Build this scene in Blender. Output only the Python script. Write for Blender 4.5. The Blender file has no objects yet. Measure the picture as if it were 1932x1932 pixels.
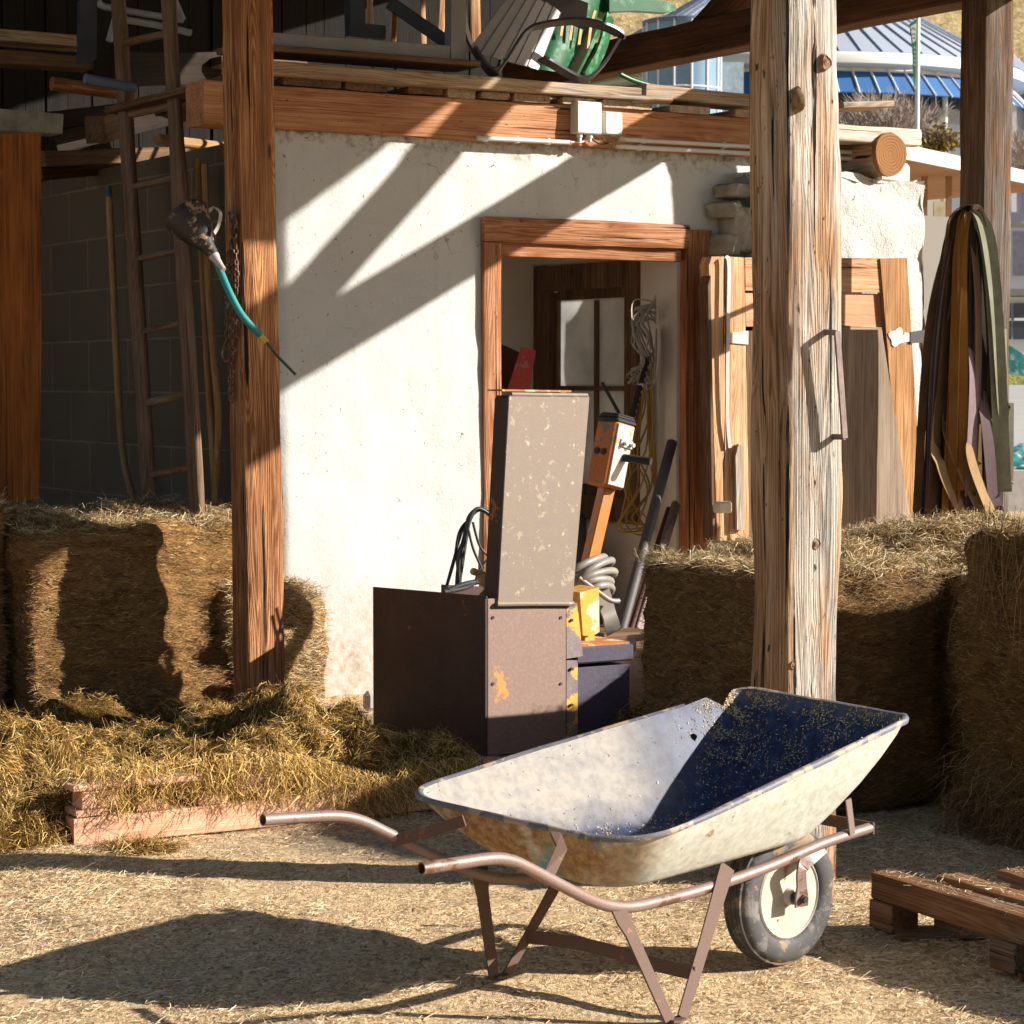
import bpy, math, random
import numpy as np
from mathutils import Vector, Matrix

random.seed(7)
RNG = np.random.default_rng(11)
SC = bpy.context.scene
COL = SC.collection
R = math.radians

# ------------------------------------------------------------------ camera
F_PX, HORIZON, CAM_H, CX = 4500.0, 720.0, 1.62, 966.0      # measured on a 1932 px wide copy of the picture
PITCH = math.atan((CX - HORIZON) / F_PX)
cam_data = bpy.data.cameras.new('camera')
cam = bpy.data.objects.new('camera', cam_data)
COL.objects.link(cam)
cam.location = (0, 0, CAM_H)
cam.rotation_euler = (R(90) - PITCH, 0, 0)
cam_data.sensor_width = 36.0
cam_data.lens = 36.0 * F_PX / 1932.0
cam_data.clip_start = 0.1
cam_data.clip_end = 2000
cam_data.dof.use_dof = True
cam_data.dof.focus_distance = 8.6
cam_data.dof.aperture_fstop = 14.0
SC.camera = cam

# ------------------------------------------------------------------ sky and sun
SUN_EL = R(23.7)
SUN_H = Vector((0.9957, -0.0922))
SUN = Vector((SUN_H.x * math.cos(SUN_EL), SUN_H.y * math.cos(SUN_EL), math.sin(SUN_EL)))
world = bpy.data.worlds.new('World')
SC.world = world
world.use_nodes = True
wnt = world.node_tree
wnt.nodes.clear()
wout = wnt.nodes.new('ShaderNodeOutputWorld')
wbg = wnt.nodes.new('ShaderNodeBackground')
wsky = wnt.nodes.new('ShaderNodeTexSky')
wsky.sky_type = 'NISHITA'
wsky.sun_disc = False
wsky.sun_elevation = SUN_EL
wsky.sun_rotation = math.atan2(SUN_H.x, SUN_H.y)
wbg.inputs['Strength'].default_value = 0.05
wnt.links.new(wsky.outputs[0], wbg.inputs['Color'])
wnt.links.new(wbg.outputs[0], wout.inputs[0])
sun_data = bpy.data.lights.new('sun', 'SUN')
sun_data.energy = 5.0
sun_data.angle = R(0.5)
sun_data.color = (1.0, 0.94, 0.85)
sun = bpy.data.objects.new('sun', sun_data)
COL.objects.link(sun)
sun.rotation_euler = SUN.to_track_quat('Z', 'Y').to_euler()
sun.location = (20, -4, 14)
SC.view_settings.view_transform = 'Standard'
SC.view_settings.look = 'None'
SC.view_settings.gamma = 1.0
SC.view_settings.exposure = 1.12
SC.cycles.max_bounces = 6
SC.cycles.diffuse_bounces = 4
SC.cycles.transparent_max_bounces = 8

# ------------------------------------------------------------------ coordinates
TH = R(31.0)
CU = Vector((math.cos(TH), math.sin(TH), 0))      # along the white wall, going away to the right
CV = Vector((-math.sin(TH), math.cos(TH), 0))     # into the shed
CZ = Vector((0, 0, 1))


def uv(u, v, z=0.0):
    return CU * u + CV * v + CZ * z


def ray(px, py):
    X = (px - CX) / F_PX
    Y = (CX - py) / F_PX
    return Vector((X, math.cos(PITCH) + Y * math.sin(PITCH), -math.sin(PITCH) + Y * math.cos(PITCH)))


CAM = Vector((0, 0, CAM_H))


def on_plane(px, py, n, c):
    d = ray(px, py)
    t = (c - CAM.dot(n)) / d.dot(n)
    return CAM + d * t


def on_z(px, py, z=0.0):
    return on_plane(px, py, CZ, z)


def on_v(px, py, v):
    return on_plane(px, py, CV, v)


def on_u(px, py, u):
    return on_plane(px, py, CU, u)


def on_y(px, py, y):
    return on_plane(px, py, Vector((0, 1, 0)), y)


FU = (CU, CV, CZ)            # grain along u
FV = (CV, -CU, CZ)           # grain along v
FZ = (CZ, CU, CV)            # grain upright
FW = (Vector((1, 0, 0)), Vector((0, 1, 0)), CZ)


def frame(axes, o):
    m = Matrix.Identity(4)
    for i, a in enumerate(axes):
        for k in range(3):
            m[k][i] = a[k]
    for k in range(3):
        m[k][3] = o[k]
    return m


def axes_along(d, up=CZ):
    x = Vector(d).normalized()
    up = Vector(up)
    if abs(x.dot(up)) > 0.98:
        up = CV if abs(x.dot(CV)) < 0.9 else CU
    y = up.cross(x).normalized()
    z = x.cross(y).normalized()
    return (x, y, z)


# ------------------------------------------------------------------ objects
WM = {}


def tag(o, label=None, cat=None, group=None, kind=None):
    if label:
        o['label'] = label
    if cat:
        o['category'] = cat
    if group:
        o['group'] = group
    if kind:
        o['kind'] = kind
    return o


def place(o, M, parent=None):
    COL.objects.link(o)
    WM[o.name] = M.copy()
    if parent is not None:
        o.parent = parent
        o.matrix_basis = WM[parent.name].inverted() @ M
    else:
        o.matrix_basis = M
    return o


def thing(name, label, cat, loc, group=None):
    o = bpy.data.objects.new(name, None)
    o.empty_display_size = 0.1
    place(o, Matrix.Translation(Vector(loc)))
    return tag(o, label, cat, group)


def finish_mesh(me, smooth):
    if smooth is None:
        return
    me.polygons.foreach_set('use_smooth', [True] * len(me.polygons))
    if smooth < 179:
        me.set_sharp_from_angle(angle=R(smooth))


class MB:
    def __init__(self):
        self.v = []
        self.f = []
        self.m = []
        self.cur = 0

    def add(self, vs, fs):
        b = len(self.v)
        self.v += [Vector(p) for p in vs]
        for f in fs:
            self.f.append([b + i for i in f])
            self.m.append(self.cur)

    def box(self, c, s, axes=FW, bev=0.0):
        c = Vector(c)
        a, b, d = [axes[i] * (s[i] / 2) for i in range(3)]
        if bev <= 0:
            vs = [c + a * i + b * j + d * k for i in (-1, 1) for j in (-1, 1) for k in (-1, 1)]
            self.add(vs, [(0, 1, 3, 2), (4, 6, 7, 5), (0, 4, 5, 1), (2, 3, 7, 6), (0, 2, 6, 4), (1, 5, 7, 3)])
            return
        h = [s[i] / 2 for i in range(3)]
        bev = min(bev, min(h) * 0.9)
        vs = []
        idx = {}
        for i in (-1, 1):
            for j in (-1, 1):
                for k in (-1, 1):
                    for ax in range(3):
                        e = [(h[q] - (0 if q == ax else bev)) * (i, j, k)[q] for q in range(3)]
                        idx[(i, j, k, ax)] = len(vs)
                        vs.append(c + axes[0] * e[0] + axes[1] * e[1] + axes[2] * e[2])
        fs = []
        for ax in range(3):
            o1, o2 = (ax + 1) % 3, (ax + 2) % 3
            for s0 in (-1, 1):
                q = []
                for (p, r) in ((-1, -1), (1, -1), (1, 1), (-1, 1)):
                    t = [0, 0, 0]
                    t[ax], t[o1], t[o2] = s0, p, r
                    q.append(idx[(t[0], t[1], t[2], ax)])
                fs.append(q if s0 > 0 else q[::-1])
            for p in (-1, 1):
                for r in (-1, 1):
                    t0 = [0, 0, 0]
                    t1 = [0, 0, 0]
                    t0[ax], t0[o1], t0[o2] = -1, p, r
                    t1[ax], t1[o1], t1[o2] = 1, p, r
                    q = [idx[(*t0, o1)], idx[(*t1, o1)], idx[(*t1, o2)], idx[(*t0, o2)]]
                    fs.append(q if p * r < 0 else q[::-1])
        for i in (-1, 1):
            for j in (-1, 1):
                for k in (-1, 1):
                    q = [idx[(i, j, k, 0)], idx[(i, j, k, 1)], idx[(i, j, k, 2)]]
                    fs.append(q if i * j * k > 0 else q[::-1])
        self.add(vs, fs)

    def prism(self, pts, ext):
        pts = [Vector(p) for p in pts]
        ext = Vector(ext)
        n = len(pts)
        vs = pts + [p + ext for p in pts]
        fs = [list(range(n))[::-1], list(range(n, 2 * n))]
        for i in range(n):
            j = (i + 1) % n
            fs.append((i, j, n + j, n + i))
        self.add(vs, fs)

    def tube(self, path, r, n=10, caps=True, hollow=False, up=CZ):
        path = [Vector(p) for p in path]
        rs = r if isinstance(r, (list, tuple)) else [r] * len(path)
        vs = []
        prev = None
        for i, p in enumerate(path):
            a = path[max(i - 1, 0)]
            b = path[min(i + 1, len(path) - 1)]
            t = (b - a).normalized()
            if prev is None:
                g = Vector(up)
                if abs(g.dot(t)) > 0.95:
                    g = Vector((1, 0, 0))
                x = (g - t * g.dot(t)).normalized()
            else:
                x = (prev - t * prev.dot(t)).normalized()
            prev = x
            y = t.cross(x)
            for k in range(n):
                q = 2 * math.pi * k / n
                vs.append(p + x * (rs[i] * math.cos(q)) + y * (rs[i] * math.sin(q)))
        fs = []
        m = len(path)
        for i in range(m - 1):
            for k in range(n):
                l = (k + 1) % n
                fs.append((i * n + k, i * n + l, (i + 1) * n + l, (i + 1) * n + k))
        if caps:
            fs.append(list(range(n))[::-1])
            fs.append([(m - 1) * n + k for k in range(n)])
        self.add(vs, fs)

    def flat(self, path, w, t, side, closed=False):
        """flat bar: width along 'side', thickness across."""
        path = [Vector(p) for p in path]
        m = len(path)
        vs = []
        for i, p in enumerate(path):
            if closed:
                a, b = path[(i - 1) % m], path[(i + 1) % m]
            else:
                a, b = path[max(i - 1, 0)], path[min(i + 1, m - 1)]
            d = (b - a).normalized()
            s = side(i) if callable(side) else Vector(side)
            s = (s - d * s.dot(d)).normalized()
            nn = d.cross(s)
            ww = w[i] if isinstance(w, (list, tuple)) else w
            for (e, g) in ((-1, -1), (1, -1), (1, 1), (-1, 1)):
                vs.append(p + s * (ww / 2 * e) + nn * (t / 2 * g))
        fs = []
        for i in range(m if closed else m - 1):
            j = (i + 1) % m
            for k in range(4):
                l = (k + 1) % 4
                fs.append((i * 4 + k, i * 4 + l, j * 4 + l, j * 4 + k))
        if not closed:
            fs.append((3, 2, 1, 0))
            fs.append(tuple((m - 1) * 4 + k for k in range(4)))
        self.add(vs, fs)

    def lathe(self, prof, o, axis, n=24, closed=False):
        ax = axes_along(axis)
        o = Vector(o)
        vs = []
        for (h, r) in prof:
            for k in range(n):
                q = 2 * math.pi * k / n
                vs.append(o + ax[0] * h + ax[1] * (r * math.cos(q)) + ax[2] * (r * math.sin(q)))
        fs = []
        m = len(prof)
        for i in range(m if closed else m - 1):
            j = (i + 1) % m
            for k in range(n):
                l = (k + 1) % n
                fs.append((i * n + k, i * n + l, j * n + l, j * n + k))
        if not closed:
            if prof[0][1] > 1e-5:
                fs.append([k for k in range(n)][::-1])
            if prof[-1][1] > 1e-5:
                fs.append([(m - 1) * n + k for k in range(n)])
        self.add(vs, fs)

    def grid(self, fn, nu, nv, flip=False):
        vs = [fn(i / nu, j / nv) for j in range(nv + 1) for i in range(nu + 1)]
        fs = []
        for j in range(nv):
            for i in range(nu):
                q = (j * (nu + 1) + i, j * (nu + 1) + i + 1, (j + 1) * (nu + 1) + i + 1, (j + 1) * (nu + 1) + i)
                fs.append(q[::-1] if flip else q)
        self.add(vs, fs)

    def build(self, name, mat, parent=None, M=None, smooth=30):
        if M is None:
            if parent is not None:
                M = WM[parent.name]
            else:
                if self.v:
                    xs = [p.x for p in self.v]
                    ys = [p.y for p in self.v]
                    M = Matrix.Translation(Vector(((min(xs) + max(xs)) / 2, (min(ys) + max(ys)) / 2, min(p.z for p in self.v))))
                else:
                    M = Matrix.Identity(4)
        inv = M.inverted()
        me = bpy.data.meshes.new(name)
        me.from_pydata([inv @ p for p in self.v], [], self.f)
        mats = mat if isinstance(mat, (list, tuple)) else [mat]
        for q in mats:
            me.materials.append(q)
        if len(mats) > 1:
            me.polygons.foreach_set('material_index', self.m)
        finish_mesh(me, smooth)
        me.update()
        o = bpy.data.objects.new(name, me)
        return place(o, M, parent)


def sm(pts, n=6):
    """Catmull-Rom through points."""
    pts = [Vector(p) for p in pts]
    out = []
    for i in range(len(pts) - 1):
        p0 = pts[max(i - 1, 0)]
        p1, p2 = pts[i], pts[i + 1]
        p3 = pts[min(i + 2, len(pts) - 1)]
        for k in range(n):
            t = k / n
            out.append(0.5 * ((2 * p1) + (p2 - p0) * t + (2 * p0 - 5 * p1 + 4 * p2 - p3) * t * t + (3 * p1 - p0 - 3 * p2 + p3) * t ** 3))
    out.append(pts[-1])
    return out


# ------------------------------------------------------------------ numpy noise
_TAB = np.random.default_rng(3).random(8192)


def vnoise(p):
    p = np.asarray(p, float)
    i = np.floor(p).astype(np.int64)
    f = p - i
    f = f * f * (3 - 2 * f)
    r = 0
    for dx in (0, 1):
        for dy in (0, 1):
            for dz in (0, 1):
                h = ((i[..., 0] + dx) * 73856093 ^ (i[..., 1] + dy) * 19349663 ^ (i[..., 2] + dz) * 83492791) & 8191
                w = (f[..., 0] if dx else 1 - f[..., 0]) * (f[..., 1] if dy else 1 - f[..., 1]) * (f[..., 2] if dz else 1 - f[..., 2])
                r = r + _TAB[h] * w
    return r * 2 - 1


def fbm(p, o=4):
    p = np.asarray(p, float)
    a, s, r = 0.5, 1.0, 0
    for k in range(o):
        r = r + a * vnoise(p * s + 17.3 * k)
        a *= 0.5
        s *= 2.03
    return r


# ------------------------------------------------------------------ timber
def timber(name, p0, p1, w, h, mat, parent=None, up=CZ, irr=0.003, bev=0.008, seed=None, roll=0.0, ends=True, taper=1.0, round_=0.0, step=0.07):
    """A sawn or hewn length of wood from p0 to p1; w across, h along 'up'; local X runs along the grain."""
    p0, p1 = Vector(p0), Vector(p1)
    L = (p1 - p0).length
    ax = axes_along(p1 - p0, up)
    if roll:
        q = Matrix.Rotation(roll, 3, ax[0])
        ax = (ax[0], q @ ax[1], q @ ax[2])
    M = frame(ax, p0)
    sd = random.random() * 50 if seed is None else seed
    ns = max(2, int(L / step))
    prof = []
    hw, hh = w / 2, h / 2
    b = min(bev, hw * 0.95, hh * 0.95)
    k = 4 if round_ == 0 else 2
    for (sx, sy) in ((1, 1), (-1, 1), (-1, -1), (1, -1)):
        a0 = {(1, 1): 0, (-1, 1): 90, (-1, -1): 180, (1, -1): 270}[(sx, sy)]
        for t in (0, 45, 90):
            q = R(a0 + t)
            prof.append((sx * (hw - b) + b * math.cos(q), sy * (hh - b) + b * math.sin(q)))
        nx = {(1, 1): (-1, 1), (-1, 1): (-1, -1), (-1, -1): (1, -1), (1, -1): (1, 1)}[(sx, sy)]
        e0 = prof[-1]
        q = R(a0 + 90)
        e1 = (nx[0] * (hw - b) + b * math.cos(q), nx[1] * (hh - b) + b * math.sin(q))
        for t in range(1, k):
            prof.append((e0[0] + (e1[0] - e0[0]) * t / k, e0[1] + (e1[1] - e0[1]) * t / k))
    if round_ > 0:
        nn = 20
        prof = [(hw * math.cos(2 * math.pi * i / nn), hh * math.sin(2 * math.pi * i / nn)) for i in range(nn)]
    n = len(prof)
    P = np.zeros((ns + 1, n, 3))
    pr = np.array(prof)
    for i in range(ns + 1):
        x = L * i / ns
        s = 1 + (taper - 1) * i / ns
        P[i, :, 0] = x
        P[i, :, 1] = pr[:, 0] * s
        P[i, :, 2] = pr[:, 1] * s
    q = P.copy()
    q[..., 0] *= 2.2
    q[..., 1:] *= 9
    rr = np.sqrt((pr ** 2).sum(1))
    dirs = pr / rr[:, None]
    amt = fbm(q + sd, 3) * irr * 2.2
    q2 = P.copy()
    q2[..., 0] *= 0.9
    q2[..., 1:] *= 2
    amt += fbm(q2 + sd * 1.7, 2) * irr * 2.0
    P[..., 1] += amt * dirs[None, :, 0]
    P[..., 2] += amt * dirs[None, :, 1]
    verts = P.reshape(-1, 3)
    faces = []
    for i in range(ns):
        for j in range(n):
            l = (j + 1) % n
            faces.append((i * n + j, i * n + l, (i + 1) * n + l, (i + 1) * n + j))
    vl = [tuple(p) for p in verts]
    if ends:
        for (i, rev) in ((0, True), (ns, False)):
            c = len(vl)
            m = P[i].mean(0)
            vl.append(tuple(m))
            for j in range(n):
                l = (j + 1) % n
                t = (i * n + j, i * n + l, c)
                faces.append(t[::-1] if rev else t)
    me = bpy.data.meshes.new(name)
    me.from_pydata(vl, [], faces)
    me.materials.append(mat)
    finish_mesh(me, 38)
    o = bpy.data.objects.new(name, me)
    return place(o, M, parent)


# ------------------------------------------------------------------ straw
def unit(a):
    return a / np.maximum(np.linalg.norm(a, axis=-1, keepdims=True), 1e-9)


def strands(name, P, D, N, L, W, mat, parent=None, curl=0.15, M=None, tilt=0.5):
    n = len(P)
    D = unit(D)
    side = unit(np.cross(D, N + RNG.normal(0, tilt, (n, 3))))
    bend = RNG.normal(0, 1, (n, 3)) * (L * curl)[:, None]
    mid = P + D * (L * 0.5)[:, None] + bend * 0.5
    tip = P + D * L[:, None] - bend * 0.35
    w = side * (W * 0.5)[:, None]
    V = np.empty((n, 6, 3))
    V[:, 0] = P - w * 0.8
    V[:, 1] = P + w * 0.8
    V[:, 2] = mid - w
    V[:, 3] = mid + w
    V[:, 4] = tip - w * 0.35
    V[:, 5] = tip + w * 0.35
    V = V.reshape(-1, 3)
    if M is None:
        M = WM[parent.name] if parent is not None else Matrix.Translation(Vector(V.mean(0)))
    inv = np.array(M.inverted())
    V = V @ inv[:3, :3].T + inv[:3, 3]
    q = np.array([[0, 1, 3, 2], [2, 3, 5, 4]])
    idx = (np.arange(n)[:, None, None] * 6 + q[None]).reshape(-1)
    me = bpy.data.meshes.new(name)
    me.vertices.add(n * 6)
    me.vertices.foreach_set('co', V.reshape(-1).astype(np.float32))
    me.loops.add(n * 8)
    me.loops.foreach_set('vertex_index', idx.astype(np.int32))
    me.polygons.add(n * 2)
    me.polygons.foreach_set('loop_start', (np.arange(n * 2) * 4).astype(np.int32))
    me.materials.append(mat)
    me.update(calc_edges=True)
    o = bpy.data.objects.new(name, me)
    if parent is not None:
        o['kind'] = 'stuff'
    return place(o, M, parent)

# ------------------------------------------------------------------ materials
class Mat:
    def __init__(self, name):
        self.m = bpy.data.materials.new(name)
        self.m.use_nodes = True
        self.nt = self.m.node_tree
        self.nt.nodes.clear()
        self.out = self.nt.nodes.new('ShaderNodeOutputMaterial')
        self.b = self.nt.nodes.new('ShaderNodeBsdfPrincipled')
        self.nt.links.new(self.b.outputs[0], self.out.inputs[0])
        self.tc = self.nt.nodes.new('ShaderNodeTexCoord')
        self.obj = self.tc.outputs['Object']

    def n(self, t, ins=None, **props):
        x = self.nt.nodes.new(t)
        for k, v in props.items():
            setattr(x, k, v)
        for k, v in (ins or {}).items():
            self.put(x.inputs[k], v)
        return x

    def put(self, sock, v):
        if isinstance(v, bpy.types.NodeSocket):
            self.nt.links.new(v, sock)
        elif isinstance(v, (tuple, list)) and len(v) == 3 and sock.type == 'RGBA':
            sock.default_value = (*v, 1)
        else:
            sock.default_value = v

    def map(self, vec, scale=(1, 1, 1), loc=(0, 0, 0), rot=(0, 0, 0)):
        return self.n('ShaderNodeMapping', {'Vector': vec, 'Scale': scale, 'Location': loc, 'Rotation': rot}).outputs[0]

    def noise(self, vec, scale=5.0, detail=4.0, rough=0.55, dist=0.0):
        return self.n('ShaderNodeTexNoise', {'Vector': vec, 'Scale': scale, 'Detail': detail, 'Roughness': rough, 'Distortion': dist}).outputs['Fac']

    def vor(self, vec, scale=5.0, feature='F1', out='Distance', rnd=1.0):
        return self.n('ShaderNodeTexVoronoi', {'Vector': vec, 'Scale': scale, 'Randomness': rnd}, feature=feature).outputs[out]

    def ramp(self, fac, stops, interp='LINEAR'):
        x = self.n('ShaderNodeValToRGB', {'Fac': fac})
        x.color_ramp.interpolation = interp
        e = x.color_ramp.elements
        while len(e) < len(stops):
            e.new(0.5)
        for q, (p, c) in zip(e, stops):
            q.position = p
            q.color = (*c, 1) if isinstance(c, (tuple, list)) else (c, c, c, 1)
        return x.outputs['Color']

    def mix(self, fac, a, b, blend='MIX'):
        x = self.n('ShaderNodeMix', data_type='RGBA', blend_type=blend)
        self.put(x.inputs[0], fac)
        self.put(x.inputs[6], a)
        self.put(x.inputs[7], b)
        return x.outputs[2]

    def math(self, op, a, b=0.0, clamp=False):
        x = self.n('ShaderNodeMath', operation=op, use_clamp=clamp)
        self.put(x.inputs[0], a)
        self.put(x.inputs[1], b)
        return x.outputs[0]

    def step(self, fac, lo, hi):
        return self.n('ShaderNodeMapRange', {'Value': fac, 'From Min': lo, 'From Max': hi, 'To Min': 0.0, 'To Max': 1.0}).outputs[0]

    def bump(self, h, strength=0.5, dist=0.01, prev=None):
        x = self.n('ShaderNodeBump', {'Height': h, 'Strength': strength, 'Distance': dist})
        if prev is not None:
            self.put(x.inputs['Normal'], prev)
        return x.outputs[0]

    def rand(self):
        return self.n('ShaderNodeObjectInfo').outputs['Random']

    def done(self, color, rough=0.8, normal=None, metal=0.0, spec=0.3, **kw):
        self.put(self.b.inputs['Base Color'], color)
        self.put(self.b.inputs['Roughness'], rough)
        self.put(self.b.inputs['Metallic'], metal)
        self.put(self.b.inputs['Specular IOR Level'], spec)
        if normal is not None:
            self.put(self.b.inputs['Normal'], normal)
        for k, v in kw.items():
            self.put(self.b.inputs[k], v)
        return self.m


def wood(name, dark, mid, light, grey=None, grey_amt=0.0, grain=1.0, cracks=0.35, knots=0.6, bump=0.5, shift=True, rings=55.0, spots=0.0, sheltered=None):
    """Weathered timber, the grain running along local X.  'sheltered' keeps the weather-grey off the face at local -Y."""
    M = Mat(name)
    v = M.obj
    if shift:
        off = M.n('ShaderNodeVectorMath', {0: v}, operation='ADD')
        sc = M.math('MULTIPLY', M.rand(), 37.0)
        M.nt.links.new(M.n('ShaderNodeCombineXYZ', {'X': sc, 'Y': sc, 'Z': sc}).outputs[0], off.inputs[1])
        v = off.outputs[0]
    warp = M.noise(M.map(v, (0.8, 4.0, 4.0)), 1.0, 2.0, 0.5)
    kn = M.vor(M.map(v, (1.5, 6.0, 6.0)), 1.0)
    knot = M.step(kn, 0.26, 0.03)
    flow = M.math('ADD', M.noise(M.map(v, (0.28, 7.0, 7.0)), 1.0, 2.0, 0.5, 0.15), M.math('MULTIPLY', knot, 0.10 * knots))
    band = M.math('FRACT', M.math('MULTIPLY', flow, rings * 0.75))
    band = M.math('ABSOLUTE', M.math('SUBTRACT', band, 0.5))
    fine = M.noise(M.map(v, (2.2, 230.0, 230.0)), 1.0, 3.0, 0.65)
    mid_n = M.noise(M.map(v, (1.1, 60.0, 60.0)), 1.0, 4.0, 0.65)
    blot = M.noise(M.map(v, (2.0, 9.0, 9.0)), 1.0, 4.0, 0.6)
    h = M.math('ADD', M.math('MULTIPLY', band, 0.55 * grain), M.math('ADD', M.math('MULTIPLY', fine, 0.70), M.math('MULTIPLY', mid_n, 0.80)))
    h = M.math('ADD', h, M.math('MULTIPLY', M.math('SUBTRACT', blot, 0.5), 0.7))
    col = M.ramp(M.math('MULTIPLY', h, 0.72), [(0.40, dark), (0.62, mid), (0.86, light)])
    big = M.noise(M.map(v, (0.9, 3.0, 3.0)), 1.3, 3.0, 0.6)
    col = M.mix(M.step(big, 0.40, 0.78), col, M.mix(0.5, col, dark))
    if grey is not None:
        g = M.noise(M.map(v, (1.3, 8.0, 8.0), (3, 1, 2)), 1.0, 5.0, 0.65)
        g = M.step(g, 0.62 - 0.35 * grey_amt, 0.78 - 0.35 * grey_amt)
        if sheltered is not None:
            y = M.n('ShaderNodeSeparateXYZ', {0: M.obj}).outputs['Y']
            g = M.math('MULTIPLY', g, M.step(M.math('ADD', y, M.math('MULTIPLY', warp, 0.05)), sheltered, sheltered + 0.035))
        col = M.mix(g, col, M.mix(M.step(h, 0.62, 1.08), M.mix(0.75, grey, (0.02, 0.018, 0.016)), grey))
    core = M.step(kn, 0.075, 0.045)
    col = M.mix(M.math('MULTIPLY', core, knots), col, M.mix(0.6, dark, (0.02, 0.01, 0.006)))
    ck = M.noise(M.map(v, (0.7, 42.0, 42.0), (5, 5, 5)), 1.0, 3.0, 0.55, 0.2)
    ck = M.step(ck, 0.325 + 0.05 * cracks, 0.295 + 0.05 * cracks)
    col = M.mix(M.math('MULTIPLY', ck, min(1.0, cracks * 2)), col, (0.012, 0.008, 0.006))
    if spots > 0:
        sp = M.noise(M.map(v, (16.0, 46.0, 46.0)), 1.0, 3.0, 0.6)
        col = M.mix(M.math('MULTIPLY', M.step(sp, 0.335, 0.29), spots), col, (0.02, 0.012, 0.008))
    hh = M.math('SUBTRACT', h, M.math('MULTIPLY', ck, 1.2 * min(1, cracks * 2)))
    nrm = M.bump(hh, bump, 0.007)
    return M.done(col, 0.82, nrm, spec=0.2)


def plain(name, col, rough=0.6, metal=0.0, spec=0.4, var=0.25, scale=6.0, bump=0.15, dirt=None, dirt_amt=0.4):
    M = Mat(name)
    a = M.noise(M.obj, scale, 5.0, 0.6)
    c = M.mix(M.step(a, 0.3, 0.75), tuple(x * (1 - var) for x in col), tuple(min(1, x * (1 + var)) for x in col))
    if dirt:
        d = M.noise(M.map(M.obj, (1, 1, 1), (4, 2, 9)), scale * 1.7, 6.0, 0.65)
        c = M.mix(M.math('MULTIPLY', M.step(d, 0.60 - 0.25 * dirt_amt, 0.72 - 0.25 * dirt_amt), 0.85), c, dirt)
    nrm = M.bump(M.noise(M.obj, scale * 12, 3.0, 0.6), bump, 0.003)
    return M.done(c, rough, nrm, metal, spec)


def flaky(name, base, under, amt, base2=None, rough=0.55, scale=9.0, pale=None, pale_amt=0.3, metal=0.0, spec=0.4):
    """Painted or rusted sheet: a mottled base with flakes of another colour."""
    M = Mat(name)
    a = M.noise(M.obj, scale, 7.0, 0.68)
    f = M.noise(M.obj, scale * 14, 2.0, 0.6)
    c = M.mix(M.step(a, 0.35, 0.68), base, base2 or tuple(x * 0.7 for x in base))
    c = M.mix(M.math('MULTIPLY', M.step(f, 0.45, 0.7), 0.35), c, tuple(x * 1.6 for x in base))
    b = M.noise(M.map(M.obj, (1, 1, 1), (7, 3, 1)), scale * 0.75, 8.0, 0.66, 0.2)
    k = M.step(b, 0.66 - 0.3 * amt, 0.69 - 0.3 * amt)
    c = M.mix(k, c, under)
    if pale:
        p = M.noise(M.map(M.obj, (1, 1, 1), (1, 8, 5)), scale * 1.1, 9.0, 0.7)
        c = M.mix(M.math('MULTIPLY', M.step(p, 0.66 - 0.25 * pale_amt, 0.74 - 0.25 * pale_amt), 0.9), c, pale)
    nrm = M.bump(M.math('ADD', M.math('MULTIPLY', k, 0.5), f), 0.25, 0.002)
    return M.done(c, rough, nrm, metal, spec)


def straw_mat(name, stops, rough=0.75):
    M = Mat(name)
    g = M.n('ShaderNodeNewGeometry').outputs['Random Per Island']
    c = M.ramp(g, stops)
    big = M.noise(M.obj, 2.6, 3.0, 0.6)
    c = M.mix(M.step(big, 0.35, 0.7), M.mix(0.35, c, (0.08, 0.05, 0.02)), c)
    return M.done(c, rough, spec=0.25)


W_RIGHT = wood('weathered_post_wood', (0.11, 0.048, 0.020), (0.38, 0.21, 0.105), (0.62, 0.45, 0.29), (0.52, 0.465, 0.40), 0.70, 1.0, 0.72, 1.0, 1.2, rings=40, spots=0.9, sheltered=-0.085)
W_ORANGE = wood('orange_post_wood', (0.10, 0.032, 0.012), (0.30, 0.12, 0.048), (0.62, 0.31, 0.14), None, 0, 1.2, 0.5, 0.8, 1.1, rings=50, spots=0.3)
W_FAR = wood('brown_post_wood', (0.035, 0.017, 0.009), (0.11, 0.056, 0.028), (0.21, 0.125, 0.068), (0.18, 0.155, 0.135), 0.62, 1.0, 0.4, 0.5, 0.7, sheltered=-0.085)
W_BEAM = wood('red_brown_beam_wood', (0.20, 0.075, 0.032), (0.44, 0.205, 0.10), (0.60, 0.34, 0.20), None, 0, 0.8, 0.4, 0.9, 0.6, rings=30, spots=0.7)
W_FRAME = wood('door_frame_wood', (0.13, 0.045, 0.018), (0.34, 0.14, 0.062), (0.58, 0.31, 0.17), None, 0, 0.9, 0.5, 0.6, 0.8, rings=34, spots=0.6)
W_TIE = wood('dark_tie_beam_wood', (0.035, 0.014, 0.007), (0.10, 0.042, 0.02), (0.17, 0.08, 0.04), None, 0, 0.7, 0.3, 0.3, 0.5)
W_PLANK = wood('loft_plank_wood', (0.16, 0.09, 0.05), (0.40, 0.28, 0.18), (0.58, 0.45, 0.31), (0.46, 0.41, 0.35), 0.35, 0.8, 0.3, 0.4, 0.5)
W_PLANKD = wood('dusty_plank_wood', (0.05, 0.026, 0.014), (0.145, 0.082, 0.046), (0.25, 0.155, 0.095), None, 0, 0.8, 0.3, 0.4, 0.5)
W_DOOR = wood('old_door_wood', (0.23, 0.10, 0.045), (0.58, 0.33, 0.17), (0.78, 0.56, 0.35), None, 0, 0.8, 0.5, 0.5, 0.6)
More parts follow.
